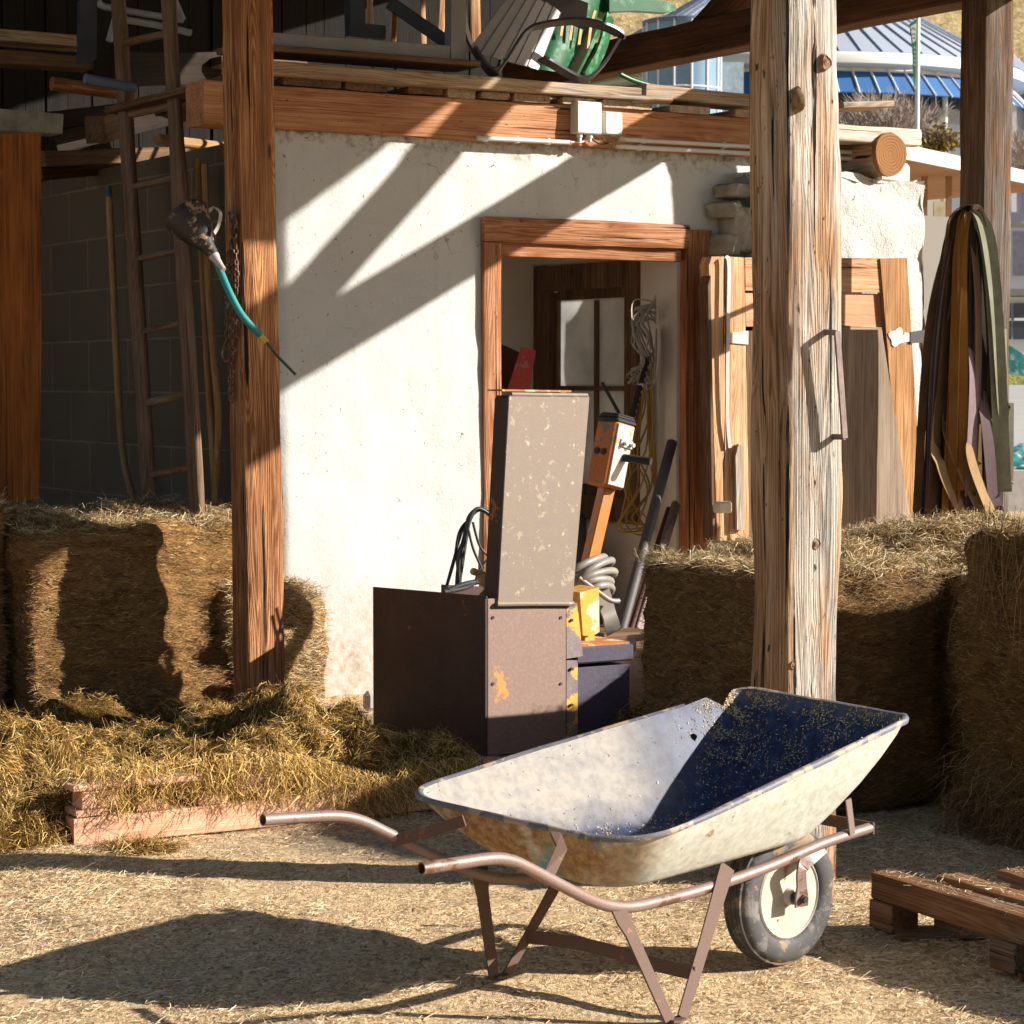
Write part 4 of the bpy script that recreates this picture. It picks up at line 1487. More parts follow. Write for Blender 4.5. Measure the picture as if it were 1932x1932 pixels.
n = 900
rt = thing('straw_bits', 'bits of hay lying on the old brown pallet in the corner', 'straw', A[1] + dv * 0.5)
P = np.array([np.array(random.choice(A) + CU * random.uniform(0.0, 0.085) + dv * random.uniform(0, 1.2) + CZ * 0.003) for _ in range(n)])
strands('stalks', P, RNG.normal(0, 1, (n, 3)) * np.array([1, 1, 0.12]), np.tile([0, 0, 1.0], (n, 1)), RNG.uniform(0.008, 0.045, n), RNG.uniform(0.0012, 0.0026, n), S_LITTER, rt, 0.2)


# ------------------------------------------------------------------ the heap of loose hay over the left pallet
def heap():
    root = thing('hay_heap', 'long heap of golden loose hay spread over the pinkish pallet', 'hay', uv(3.6, 8.6, 0))
    u0, u1, v0, v1 = 1.9, 5.0, 7.70, 10.35

    def height(u, v):
        front = np.clip((v - np.maximum(7.85, 7.84 + 0.13 * fbm(np.stack([u * 4, v * 0, u * 0 + 2], -1), 3))) / 0.26, 0, 1)
        front = np.sqrt(front)
        right = np.clip((4.72 - 0.10 * (v - 8) + 0.15 * fbm(np.stack([v * 4, v * 0, v * 0 + 5], -1), 2) - u) / 0.35, 0, 1) ** 0.6
        b = 0.26 - 0.125 * np.clip(v - 8.2, 0, 1.7)
        l = fbm(np.stack([u * 2.3, v * 2.3, u * 0], -1), 3) * 0.20 + fbm(np.stack([u * 5.5, v * 5.5, u * 0 + 4], -1), 3) * 0.27
        b = b + 0.085 * np.exp(-((u - 4.22) / 0.36) ** 2 - ((v - 8.35) / 0.50) ** 2) + 0.04 * np.clip((u - 3.2) / 0.5, 0, 1)
        return (b + l * (1 - 0.55 * np.clip((v - 8.5) / 1.2, 0, 1))) * front * right
    nu, nv = 120, 100
    U, V = np.meshgrid(np.linspace(u0, u1, nu + 1), np.linspace(v0, v1, nv + 1))
    H = height(U, V)
    mb = MB()
    vs = [uv(U[j, i], V[j, i], float(H[j, i])) for j in range(nv + 1) for i in range(nu + 1)]
    fs = []
    for j in range(nv):
        for i in range(nu):
            if max(H[j, i], H[j, i + 1], H[j + 1, i], H[j + 1, i + 1]) < 0.012:
                continue
            k = j * (nu + 1) + i
            fs.append((k, k + 1, k + nu + 2, k + nu + 1))
    mb.add(vs, fs)
    mb.build('matted_hay', M_HEAP, root, smooth=75)
    # a shallow skirt hides the pallet edge only here and there, so stalks hang down the front
    n = 190000
    u = RNG.uniform(u0, u1, n)
    v = v0 + 0.1 + (v1 - v0 - 0.1) * RNG.uniform(0, 1, n) ** 1.7
    z = height(u, v)
    keep = z > 0.10
    u, v, z = u[keep], v[keep], z[keep]
    n = len(u)
    e = 0.03
    gu = (height(u + e, v) - height(u - e, v)) / (2 * e)
    gv = (height(u, v + e) - height(u, v - e)) / (2 * e)
    cu, cv = np.array(CU), np.array(CV)
    N = unit(-gu[:, None] * cu - gv[:, None] * cv + np.array([0, 0, 1.0]))
    P = u[:, None] * cu + v[:, None] * cv
    P[:, 2] = z - 0.005 + RNG.uniform(-0.01, 0.025, n)
    q_ = np.stack([u * 9, v * 9, u * 0], 1)
    D = np.stack([fbm(q_, 2), fbm(q_ + 31, 2), u * 0], 1) * 5.0 + RNG.normal(0, 0.7, (n, 3))
    D = D - N * (D * N).sum(1)[:, None]
    down = -N * N[:, 2:3] + np.array([0, 0, 1.0])
    D = unit(D) - down * np.minimum(np.linalg.norm(np.stack([gu, gv], 1), axis=1), 2.0)[:, None] * 0.8 + N * RNG.uniform(-0.22, 0.20, n)[:, None]
    strands('loose_stalks', P, D, N, RNG.gamma(2.4, 0.012, n) + 0.010, RNG.uniform(0.0012, 0.0026, n), S_HEAP, root, 0.36)
    n = 16000
    u = RNG.uniform(2.1, 4.55, n)
    lump = fbm(np.stack([u * 3.2, u * 0, u * 0 + 7], 1), 3)
    keep = RNG.uniform(-0.30, 0.35, n) < lump + np.clip((u - 3.55) * 0.5, 0, 0.3)
    u, lump = u[keep], lump[keep]
    n = len(u)
    P = u[:, None] * cu + RNG.uniform(7.76, 7.98, n)[:, None] * cv
    P[:, 2] = 0.12 + 0.17 * RNG.uniform(0, 1, n) ** 0.7 - 0.05 * lump - np.clip((u - 3.75) * 0.25, 0, 0.10)
    D = RNG.normal(0, 0.55, (n, 3)) - cv * RNG.uniform(0, 0.6, n)[:, None]
    D[:, 2] = RNG.uniform(-1.3, -0.2, n)
    strands('hanging_stalks', P, D, np.tile(-cv, (n, 1)), RNG.uniform(0.03, 0.11, n), RNG.uniform(0.0014, 0.0028, n), S_HEAP, root, 0.3)


heap()


def tuft(name, label, p, ru, h, n):
    root = thing(name, label, 'hay', p)
    mb = MB()

    def fn(i, j):
        a, b = i * 2 * math.pi, j
        r = ru * b
        e = 1 + 0.35 * float(fbm(np.array([math.cos(a) * 1.5 + p.x * 3, math.sin(a) * 1.5, b]), 3))
        return p + Vector((math.cos(a) * r * e, math.sin(a) * r * 0.8 * e, h * 0.8 * max(0, 1 - b) ** 0.6 * e - 0.005))
    mb.grid(fn, 22, 8)
    mb.build('matted_hay', M_HEAP, root, smooth=75)
    a = RNG.uniform(0, 2 * math.pi, n)
    b = np.sqrt(RNG.uniform(0, 1.1, n))
    P = np.stack([p.x + np.cos(a) * b * ru, p.y + np.sin(a) * b * ru * 0.8, h * 0.85 * np.maximum(0.02, 1 - b) ** 0.6], 1)
    D = RNG.normal(0, 1, (n, 3))
    D[:, 2] *= 0.4
    D[:, 0] += np.cos(a) * 0.5
    D[:, 1] += np.sin(a) * 0.5
    strands('loose_stalks', P, D, np.tile([0, 0, 1.0], (n, 1)), RNG.uniform(0.03, 0.09, n), RNG.uniform(0.0014, 0.0028, n), S_HEAP, root, 0.32)


tuft('hay_tuft', 'tuft of hay on the ground at the left edge, left of the pinkish pallet', on_z(30, 1590), 0.22, 0.17, 5000)
tuft('hay_tuft', 'thin wisp of hay lying against the front of the pinkish pallet', on_z(265, 1603), 0.13, 0.035, 800)
tuft('hay_tuft', 'brownish clump of hay at the left edge behind the golden heap', on_z(10, 1440), 0.20, 0.26, 3500)
tuft('hay_tuft', 'low clump of hay at the foot of the bale nearest the door', on_z(1215, 1400), 0.25, 0.22, 1500)


# ------------------------------------------------------------------ straw trodden into the yard
def litter():
    n = 210000
    y = RNG.uniform(5.4, 9.6, n)
    x = RNG.uniform(-0.235, 0.235, n) * y
    q = np.stack([x, y, x * 0], 1)
    d = fbm(q * 1.3, 3) + 0.55 * fbm(q * 7 + 3, 3)
    keep = RNG.uniform(-0.30, 0.42, n) < d
    x, y = x[keep], y[keep]
    n = len(x)
    P = np.stack([x, y, ground_z(x, y) + RNG.uniform(0.0005, 0.008, n)], 1)
    a = RNG.normal(0.15, 0.9, n)
    D = np.stack([np.cos(a), np.sin(a), RNG.normal(0.03, 0.15, n)], 1)
    L = RNG.gamma(2.2, 0.0095, n) + 0.006
    o = strands('straw_litter', P, D, np.tile([0, 0, 1.0], (n, 1)), np.minimum(L, 0.13), RNG.uniform(0.0010, 0.0024, n), S_LITTER, None, 0.22, Matrix.Identity(4), 0.8)
    tag(o, 'short bits of straw trodden over the yard', 'straw', kind='stuff')


litter()

# ================================================================== WHEELBARROW
WA = Vector((0.76, 0.65, 0)).normalized()
WB = Vector((-WA.y, WA.x, 0))
B0 = 4.63 / Vector((-0.65, 0.76, 0)).length


def wp(px, py, b):
    return on_plane(px, py, WB, B0 + b)


WO = WA * wp(755, 1497, 0.33).dot(WA) + WB * B0
WM_FRAME = frame((WA, WB, CZ), WO)
bar = thing('wheelbarrow', 'old pale wheelbarrow with a dark blue inside standing in the sunny yard', 'wheelbarrow', WO + WA * 0.3)


def tray():
    """Pressed tray: rim and floor are rounded loops read off the picture, the sides swell between them."""
    rim = [wp(757, 1497, 0.335), wp(1404, 1297, 0.335), wp(1717, 1352, -0.325), wp(1205, 1597, -0.325)]     # far rear, far front, near front, near rear
    flo = [wp(905, 1600, 0.20), wp(1410, 1560, 0.20), wp(1540, 1575, -0.20), wp(1150, 1684, -0.20)]
    flo[1] = flo[2] + (flo[0] - flo[3])
    flo[1].z = flo[2].z

    def loop(q, rr, n=10, m=12):
        """rounded quadrilateral"""
        pts = []
        for k in range(4):
            p, a, b = q[k], q[k - 1], q[(k + 1) % 4]
            da, db = (a - p), (b - p)
            ra = min(rr[k], da.length * 0.45)
            rb = min(rr[k], db.length * 0.45)
            s, e = p + da.normalized() * ra, p + db.normalized() * rb
            for i in range(n + 1):
                t = i / n
                pts.append(s * (1 - t) ** 2 + p * 2 * t * (1 - t) + e * t ** 2)
            nx = q[(k + 1) % 4]
            rn = min(rr[(k + 1) % 4], (nx - p).length * 0.45)
            e2 = nx + (p - nx).normalized() * rn
            for i in range(1, m):
                pts.append(e + (e2 - e) * (i / m))
        return pts
    Rm = loop(rim, (0.13, 0.07, 0.05, 0.17))
    Fl = loop(flo, (0.12, 0.10, 0.10, 0.14))
    n = len(Rm)
    cen = sum(Fl, Vector()) / n
    # the far rim is torn near its front corner and dips a little along the sides
    levels = []
    for s in (0.0, 0.12, 0.3, 0.5, 0.7, 0.84, 0.93, 1.0):
        row = []
        for k in range(n):
            r, f = Rm[k], Fl[k]
            hh = s
            ww = s + 0.17 * math.sin(math.pi * min(1, s)) * s          # swelling wall
            p = r.lerp(f, 0)
            xy = r + (f - r) * (s ** 1.22)
            z = r.z + (f.z - r.z) * (1 - (1 - s) ** 1.10)
            row.append(Vector((xy.x, xy.y, z)))
        levels.append(row)
    for s in (0.82, 0.5, 0.2):
        levels.append([cen + (p - cen) * s - CZ * 0.006 for p in Fl])
    # small dents
    for li, row in enumerate(levels):
        for k, p in enumerate(row):
            e = float(fbm(np.array(p) * 5.0, 2)) * 0.006
            p += (p - cen).normalized() * e

    # the tear
    kt = min(range(n), key=lambda k: (Rm[k] - wp(1370, 1304, 0.335)).length)
    for li, drop, wid in ((0, 0.045, 0), (1, 0.02, 0)):
        p = levels[li][kt]
        levels[li][kt] = p + (levels[3][kt] - p) * (0.20 if li == 0 else 0.10)
    levels[0][kt - 1] = levels[0][kt - 1] + CZ * 0.006
    levels[0][kt + 1] = levels[0][kt + 1] + CZ * 0.006 + WA * 0.004

    def shell(off, flip):
        mb = MB()
        vs = []
        for row in levels:
            for k in range(n):
                p = row[k]
                o = (p - cen)
                o.z *= 0.4
                vs.append(p + o.normalized() * off - CZ * (off * 0.6))
        fs = []
        L = len(levels)
        for i in range(L - 1):
            for k in range(n):
                l = (k + 1) % n
                q = (i * n + k, i * n + l, (i + 1) * n + l, (i + 1) * n + k)
                fs.append(q[::-1] if flip else q)
        vs.append(cen - CZ * (0.006 + off * 0.6))
        for k in range(n):
            l = (k + 1) % n
            q = ((L - 1) * n + k, (L - 1) * n + l, len(vs) - 1)
            fs.append(q[::-1] if flip else q)
        return vs, fs
    mb = MB()
    mb.cur = 0
    v, f = shell(0.0, False)
    mb.add(v, f)
    mb.cur = 1
    v, f = shell(0.004, True)
    mb.add(v, f)
    tr = mb.build('tray', [M_TRAYIN, M_TRAYOUT], bar, M=WM_FRAME, smooth=60)
    # rolled rim, broken open at the tear
    rb = MB()
    path = [levels[0][(kt + 2 + k) % n] + ((levels[0][(kt + 2 + k) % n] - cen) * Vector((1, 1, 0))).normalized() * 0.008 for k in range(n - 3)]
    vs = []
    for i, p in enumerate(path):
        o = (p - cen)
        o.z = 0
        o.normalize()
        j = float(fbm(np.array([i * 0.35, 1, 2]), 2)) * 0.003
        for (a, b) in ((-0.012, 0.002), (-0.004, 0.0055), (0.004, 0.005 + j), (0.0085, -0.002), (0.007, -0.010 + j), (0.002, -0.010)):
            vs.append(p + o * a + CZ * b)
    fs = []
    for i in range(len(path) - 1):
        for k in range(6):
            l = (k + 1) % 6
            fs.append((i * 6 + k, i * 6 + l, i * 6 + 6 + l, i * 6 + 6 + k))
    rb.add(vs, fs)
    rb.build('rim', M_RIM, tr, smooth=60)
    # rust hole through the far side
    hb = MB()
    h0 = wp(1316, 1372, 0.30)
    k0 = min(((i, k) for i in range(8) for k in range(n)), key=lambda t: (levels[t[0]][t[1]] - h0).length)
    hp = levels[k0[0]][k0[1]]
    inw = ((cen - hp).normalized() + CZ * 0.2).normalized()
    ax = axes_along(inw)
    ring = [hp + inw * 0.005 + (ax[1] * (0.010 + 0.003 * math.sin(3 * t)) * math.cos(t) + ax[2] * 0.013 * math.sin(t)) for t in [i * math.pi / 6 for i in range(12)]]
    hb.prism(ring, inw * 0.001)
    hb.build('rust_hole', M_BLACK, tr, smooth=None)
    # chaff and crumbs stuck inside
    cnt = 6500
    P, N = [], []
    L = len(levels)
    tries = 0
    while len(P) < cnt and tries < 120000:
        tries += 1
        i = RNG.integers(0, L - 1)
        k = RNG.integers(0, n)
        l = (k + 1) % n
        a, b = RNG.random(2)
        p00, p01, p10, p11 = levels[i][k], levels[i][l], levels[i + 1][k], levels[i + 1][l]
        p = (p00 * (1 - b) + p01 * b) * (1 - a) + (p10 * (1 - b) + p11 * b) * a
        nn = (p01 - p00).cross(p10 - p00)
        ar = nn.length * 2500
        if RNG.random() > min(1, ar):
            continue
        x = (p - WO).dot(WA)
        front = min(1, max(0, (x - 0.98) / 0.2)) * (0.35 + 0.65 * min(1, max(0, (p.z - 0.45) / 0.2)))
        floor = 1.0 if i >= 6 else 0.0
        cl = 0.5 + 1.4 * float(fbm(np.array(p) * 22, 2))
        if RNG.random() > cl * max(0.02, 0.95 * front, 0.12 * floor):
            continue
        nn.normalize()
        if nn.dot(cen + CZ * 0.3 - p) < 0:
            nn = -nn
        P.append(p + nn * 0.002)
        N.append(nn)
    P, N = np.array(P), np.array(N)
    D = RNG.normal(0, 1, (len(P), 3))
    D = D - N * (D * N).sum(1)[:, None] * 0.85
    strands('chaff', P, D, N, RNG.uniform(0.003, 0.011, len(P)), RNG.uniform(0.0014, 0.0034, len(P)), S_TOP, tr, 0.3)
    return levels, cen


tray_levels, tray_c = tray()

TR = 0.0155


def side_tube(s):
    """one side of the tubular frame: grip, bend down under the tray, forward to the nose."""
    if s < 0:
        px = [(795, 1639, -0.30), (860, 1629, -0.30), (925, 1620, -0.295), (965, 1624, -0.29), (1003, 1641, -0.285), (1060, 1671, -0.27), (1112, 1697, -0.25),
              (1150, 1709, -0.235), (1190, 1711, -0.225), (1240, 1701, -0.215), (1330, 1677, -0.205), (1450, 1635, -0.19), (1550, 1592, -0.175), (1640, 1562, -0.165)]
        return [wp(*q) for q in px]
    near = side_tube(-1)
    far0 = wp(496, 1547, 0.30)
    out = []
    for i, p in enumerate(near):
        b = p.dot(WB) - B0
        q = p - WB * (2 * b)
        out.append(q)
    sh = far0 - out[0]
    for i, q in enumerate(out):
        t = max(0, 1 - i / 6)
        out[i] = q + sh * t
    return out


near_t, far_t = side_tube(-1), side_tube(1)
for path, nm in ((near_t, 'n'), (far_t, 'f')):
    mb = MB()
    p = sm(path, 6)
    mb.tube(p, TR, 14, caps=False)
    d = (p[0] - p[1]).normalized()
    ax = axes_along(d)
    # open end: an inner wall so that the tube reads hollow
    vs, fs = [], []
    for (h, r) in ((0, TR), (0.0, TR * 0.8), (-0.06, TR * 0.8)):
        for k in range(14):
            q = 2 * math.pi * k / 14
            vs.append(p[0] + d * h + ax[1] * (r * math.cos(q)) + ax[2] * (r * math.sin(q)))
    for i in range(2):
        for k in range(14):
            l = (k + 1) % 14
            fs.append((i * 14 + k, i * 14 + l, i * 14 + 14 + l, i * 14 + 14 + k))
    fs.append([28 + k for k in range(14)])
    mb.add(vs, fs)
    mb.build('handle_tube', M_TUBE, bar, smooth=50)
mb = MB()
mb.flat([near_t[-1] + WA * 0.004 - WB * 0.014, far_t[-1] + WA * 0.004 + WB * 0.014], 0.034, 0.006, CZ)
mb.build('nose_bar', M_LEG, bar, smooth=None)


def leg(s):
    mb = MB()
    b = -0.27 if s < 0 else 0.30
    if s < 0:
        top = wp(1163, 1712, -0.235)
        kn = wp(1190, 1762, -0.262)
        foot = on_z(1263, 1927, 0.003)
        rear = wp(1372, 1668, -0.20)
    else:
        top = wp(905, 1640, 0.25)
        kn = wp(911, 1690, 0.275)
        foot = on_z(932, 1844, 0.003)
        rear = wp(1085, 1695, 0.22)
    foot.z = 0.004
    rear.z = max(rear.z, 0.325)
    f2 = foot + WA * 0.045
    mb.flat([top + CZ * 0.01, top.lerp(kn, 0.5), kn, kn.lerp(foot, 0.5), foot], [0.050, 0.046, 0.038, 0.036, 0.034], 0.006, WA)
    mb.flat([foot, foot + WA * 0.022 - CZ * 0.002, f2], 0.034, 0.006, WB)
    mb.flat([f2, f2.lerp(rear, 0.5), rear], [0.030, 0.034, 0.046], 0.006, WA)
    mb.build('leg', M_LEG, bar, smooth=None)
    return top, foot, f2, rear


LN, LF = leg(-1), leg(1)
mb = MB()
a = LF[2].lerp(LF[3], 0.30)
b = LN[2].lerp(LN[3], 0.28)
m = (a + b) / 2 + CZ * 0.012
mb.flat(sm([a, a.lerp(m, 0.5) + CZ * 0.006, m, m.lerp(b, 0.5) - CZ * 0.004, b], 4), 0.036, 0.005, CZ)
mb.build('leg_brace', M_LEG, bar, smooth=None)

# braces from the tubes up to the rear of the tray, and the nose strut
mb = MB()
mb.flat([wp(738, 1588, 0.285), wp(800, 1572, 0.20), wp(876, 1548, 0.10)], 0.030, 0.006, CZ)
mb.build('tray_brace', M_LEG, bar, smooth=None)
mb = MB()
mb.flat([wp(1035, 1652, -0.275), wp(1060, 1600, -0.235), wp(1048, 1572, -0.15)], 0.028, 0.006, WA)
mb.build('tray_brace', M_LEG, bar, smooth=None)
mb = MB()
mb.flat([wp(1608, 1574, -0.186), wp(1600, 1508, -0.19)], 0.022, 0.005, WA)
mb.build('nose_strut', M_TUBE, bar, smooth=None)
mb = MB()
q = far_t[-1] - WA * 0.06
mb.flat([q + WB * 0.012, q + CZ * 0.10 + WB * 0.01 - WA * 0.01], 0.022, 0.005, WA)
mb.build('nose_strut', M_TUBE, bar, smooth=None)

# ------------------------------------------------------------------ wheel
hub = on_z(1491, 1691, 0.193)
hub = hub + WB * 0.040
HZ = 0.193
hub.z = HZ
WR = HZ - 0.002
wheel = bpy.data.objects.new('wheel', None)
place(wheel, Matrix.Translation(hub), bar)
prof = []
RI, RO, TW = 0.115, WR, 0.046
for i in range(22):
    q = math.pi * 2 * i / 22
    x = TW * math.copysign(abs(math.cos(q)) ** 0.62, math.cos(q))
    r = (RI + RO) / 2 + (RO - RI) / 2 * math.copysign(abs(math.sin(q)) ** 0.72, math.sin(q))
    prof.append((x, r))
mb = MB()
mb.lathe(prof, hub, WB, 72, closed=True)
for x in (-0.026, -0.009, 0.009, 0.026):      # tread ribs
    mb.lathe([(x - 0.006, RO - 0.004), (x - 0.004, RO + 0.0018), (x + 0.004, RO + 0.0018), (x + 0.006, RO - 0.004)], hub, WB, 72, closed=True)
mb.build('tyre', M_TYRE, wheel, M=frame(axes_along(WB), hub), smooth=50)
mb = MB()
mb.lathe([(-0.036, RI + 0.006), (-0.040, RI + 0.001), (-0.036, RI - 0.004), (-0.012, RI - 0.010), (0.004, RI - 0.026), (0.006, 0.058), (-0.010, 0.036), (-0.026, 0.028),
          (-0.046, 0.023), (-0.056, 0.021), (-0.056, 0.012)], hub, WB, 48)
mb.lathe([(0.036, RI + 0.006), (0.040, RI), (0.030, RI - 0.008), (0.006, 0.080), (0.014, 0.040), (0.056, 0.021), (0.056, 0.012)], hub, WB, 48)
mb.build('rim', M_WHEEL, wheel, M=frame(axes_along(WB), hub), smooth=60)
mb = MB()
mb.lathe([(-0.100, 0.009), (0.100, 0.009)], hub, WB, 14)
mb.lathe([(-0.070, 0.016), (-0.054, 0.016)], hub, WB, 14)
mb.build('axle', M_BLACK, wheel, smooth=50)
mb = MB()
vs_ = hub + WA * (-0.055) - CZ * 0.062 - WB * 0.004
mb.tube([vs_, vs_ - WB * 0.032 + WA * 0.012], 0.0045, 8)
mb.build('valve', M_BLACK, wheel, smooth=50)
for s in (-1, 1):
    mb = MB()
    b = hub + WB * (s * 0.082)
    t0 = (near_t if s < 0 else far_t)[12] - CZ * 0.010 + WA * 0.005
    kneeb = b + WA * 0.012 + CZ * 0.085 + WB * (s * 0.006)
    pts = sm([t0, t0.lerp(kneeb, 0.45) - WA * 0.022 - CZ * 0.004, kneeb - WA * 0.018, b + CZ * 0.03, b - CZ * 0.022], 6)
    nw = len(pts)
    mb.flat(pts, [0.036] * (nw - 8) + [0.036 + 0.014 * min(1, k / 4) for k in range(8)], 0.006, WA)
    mb.build('axle_bracket', M_TUBE, bar, smooth=None)
    mb = MB()
    mb.tube([b - WB * (s * 0.004), b + WB * (s * 0.012)], 0.012, 6)
    mb.build('axle_nut', M_LEG, bar, smooth=None)

# ================================================================== THINGS AROUND THE SHED
def prism_v(pts, v, t, ax=FZ, mb=None):
    own = mb is None
    mb = mb or MB()
    mb.prism([on_v(x, y, v) for x, y in pts], CV * t)
    return mb


def lathe_at(px, py, v, prof, axis=CZ, n=20):
    mb = MB()
    mb.lathe(prof, on_v(px, py, v), axis, n)
    return mb


# ------------------------------------------------------------------ rusty machine cabinet
MV = 8.85
mc = thing('machine_cabinet', 'rusty brown sheet metal machine with a tall worn plate standing on its top', 'machine', uv(5.5, 9.4, 0))
mu0 = on_v(920, 1300, MV).dot(CU)
mu1 = on_v(1068, 1300, MV).dot(CU)
mu2 = on_v(1085, 1300, MV).dot(CU) + 0.015
ztop = on_v(920, 1130, MV).z
mvb = on_u(705, 1107, mu0).dot(CV)
mb = MB()
mb.box(uv((mu0 + mu1) / 2, MV + 0.006, ztop / 2), (mu1 - mu0, 0.012, ztop), FU, 0.003)
mb.box(uv((mu0 + mu1) / 2, MV + 0.26, ztop / 2 - 0.02), (mu1 - mu0 - 0.03, 0.48, ztop - 0.04), FU, 0.004)
mb.build('front_sheet', M_RUST, mc)
mb = MB()
mb.prism([uv(mu0 - 0.004, MV + 0.004, 0), uv(mu0 - 0.004, mvb, 0), uv(mu0 - 0.004, mvb, on_u(705, 1107, mu0).z), uv(mu0 - 0.004, MV + 0.004, ztop + 0.012)], CU * 0.006)
mb.box(uv(mu0 - 0.006, MV + 0.02, ztop / 2), (0.01, 0.04, ztop), FU)
mb.build('side_sheet', M_RUSTD, mc)
mb = MB()
za, zb2 = on_v(1075, 1240, MV).z, on_v(1062, 1145, MV).z
pts = [(1069, 1143), (1089, 1137), (1097, 1212), (1100, 1238), (1069, 1243)]
prism_v(pts, MV + 0.004, 0.10, mb=mb)
prism_v([(1069, 1246), (1090, 1246), (1090, 1500), (1069, 1500)], MV + 0.006, 0.10, mb=mb)
mb.build('corner_strip', M_BLUER, mc)
for (x, y) in ((930, 1165), (1058, 1165), (930, 1290), (1058, 1290), (1079, 1170), (1079, 1262), (1079, 1330)):
    mb = MB()
    q_ = on_v(x, y, MV)
    mb.tube([q_ + CV * 0.004, q_ - CV * 0.004], 0.007, 8)
    mb.build('bolt', M_RUSTD, mc)
mb = MB()
c0, c1 = on_v(1090, 1215, MV), on_v(1196, 1215, MV)
zt2 = on_v(1120, 1219, MV).z
mb.box(uv((mu2 + c1.dot(CU)) / 2, MV + 0.25, zt2 / 2 - 0.045), (c1.dot(CU) - mu2 - 0.01, 0.46, zt2 - 0.10), FU, 0.004)
mb.box(uv((mu2 + c1.dot(CU)) / 2, MV + 0.25, zt2 - 0.04), (c1.dot(CU) - mu2 + 0.01, 0.49, 0.075), FU, 0.008)
mb.build('side_case', M_BLUE, mc)
mb = MB()
mb.box(uv((mu2 + c1.dot(CU)) / 2, MV + 0.25, zt2 + 0.0015), (c1.dot(CU) - mu2 - 0.02, 0.46, 0.010), FU)
mb.build('case_top', M_RUSTTOP, mc)
# the tall plate, leaning a little to the right
mb = MB()
pl = [(940, 1139), (1080, 1139), (1112, 750), (1106, 743), (968, 741), (961, 748)]
P = [on_v(x, y, MV - 0.01) for x, y in pl]
mb.prism(P, CV * 0.012)
lip = sm([on_v(938, 1140, MV - 0.012), on_v(1010, 1139, MV - 0.012), on_v(1082, 1139, MV - 0.012)], 3)
mb.tube(lip, 0.011, 8)
mb.tube([on_v(965, 744, MV - 0.006), on_v(1108, 746, MV - 0.006)], 0.009, 8)
mb.build('tall_plate', M_PLATE, mc)
mb = MB()
mb.prism([on_v(958, 752, MV), on_v(963, 746, MV), on_v(943, 1130, MV), on_v(938, 1130, MV)], CV * 0.11)
a = on_v(960, 748, MV + 0.02)
bk = uv(a.dot(CU), MV + 0.25, a.z)
mb.prism([on_v(945, 760, MV + 0.11), on_v(1085, 760, MV + 0.11), on_v(1060, 1130, MV + 0.11), on_v(925, 1130, MV + 0.11)], CV * 0.01)
mb.build('plate_back', M_RUSTD, mc)
mb = MB()
e = [on_v(948, 738, MV + 0.0), on_v(1078, 740, MV + 0.0)]
mb.prism([e[0], e[1], e[1] + CV * 0.13, e[0] + CV * 0.13], CZ * 0.008)
mb.build('plate_lid', M_RUSTTOP, mc)
mb = MB()
yl = [(1094, 1118), (1130, 1108), (1131, 1192), (1120, 1199), (1100, 1199)]
mb.prism([on_v(x, y, MV + 0.12) for x, y in yl], CV * 0.16)
mb.box(on_v(1106, 1205, MV + 0.18), (0.05, 0.06, 0.05), FU)
mb.build('motor_cover', M_YELLOW, mc)

# orange control post with its metal head, standing in the doorway
HV = 9.45
cp = thing('control_post', 'orange control head with a bare metal face on a leaning orange pole', 'machine', on_v(1115, 1060, HV))
a, b = on_v(1112, 1062, HV + 0.04), on_v(1146, 915, HV + 0.04)
mb = MB()
d = (b - a).normalized()
mb.box((a + b) / 2, ((b - a).length, 0.062, 0.062), axes_along(d, -CV), 0.004)
mb.build('pole', M_ORANGE, cp, M=frame(axes_along(d, -CV), a))
mb = MB()
hd = [on_v(x, y, HV) for x, y in ((1109, 917), (1157, 920), (1176, 812), (1178, 799), (1130, 797), (1127, 806))]
ex = CV * 0.10 - CU * 0.0
# the head: orange left face, metal right face
mb.cur = 0
g0, g1, g2, g3 = [on_v(x, y, HV) for x, y in ((1108, 914), (1150, 918), (1167, 803), (1131, 802))]
w = CV * 0.115
t = CU * 0.13
ax_h = (d, axes_along(d, CV)[1], axes_along(d, CV)[2])
hc = on_v(1152, 858, HV + 0.02)
up_ = (on_v(1172, 800, HV) - on_v(1150, 918, HV)).normalized()
yaw = Matrix.Rotation(R(13), 3, 'Z')
rx = yaw @ CU
rx = (rx - up_ * rx.dot(up_)).normalized()
ry = up_.cross(rx).normalized()
hx = (rx, ry, up_)
mb.box(hc + ry * 0.0, (0.135, 0.135, 0.315), hx, 0.012)
head = mb.build('head', M_ORANGE, cp, M=frame(hx, hc))
mb = MB()
mb.box(hc - ry * 0.0685, (0.112, 0.006, 0.295), hx, 0.0025)
mb.build('face_plate', M_CHROME, cp, M=frame(hx, hc))
mb = MB()
top = hc + up_ * 0.162
mb.box(top, (0.139, 0.139, 0.022), hx, 0.008)
mb.box(top + up_ * 0.016, (0.128, 0.128, 0.016), hx, 0.007)
mb.box(top + up_ * 0.027, (0.115, 0.115, 0.012), hx, 0.006)
mb.build('rubber_cap', M_BLACK, cp, M=frame(hx, hc))
mb = MB()
k = hc - ry * 0.07 + rx * 0.02 - up_ * 0.005
mb.tube([k, k - ry * 0.13 + rx * 0.05], 0.019, 14)
mb.build('grip', M_BLACK, cp)
mb = MB()
k2 = hc - ry * 0.074 + rx * 0.015 + up_ * 0.06
mb.box(k2, (0.085, 0.012, 0.040), hx, 0.003)
for q in (-0.02, 0.025):
    mb.tube([k2 + rx * q - ry * 0.004, k2 + rx * q - ry * 0.028], 0.010, 10)
mb.build('lever_plate', M_CHROME, cp)
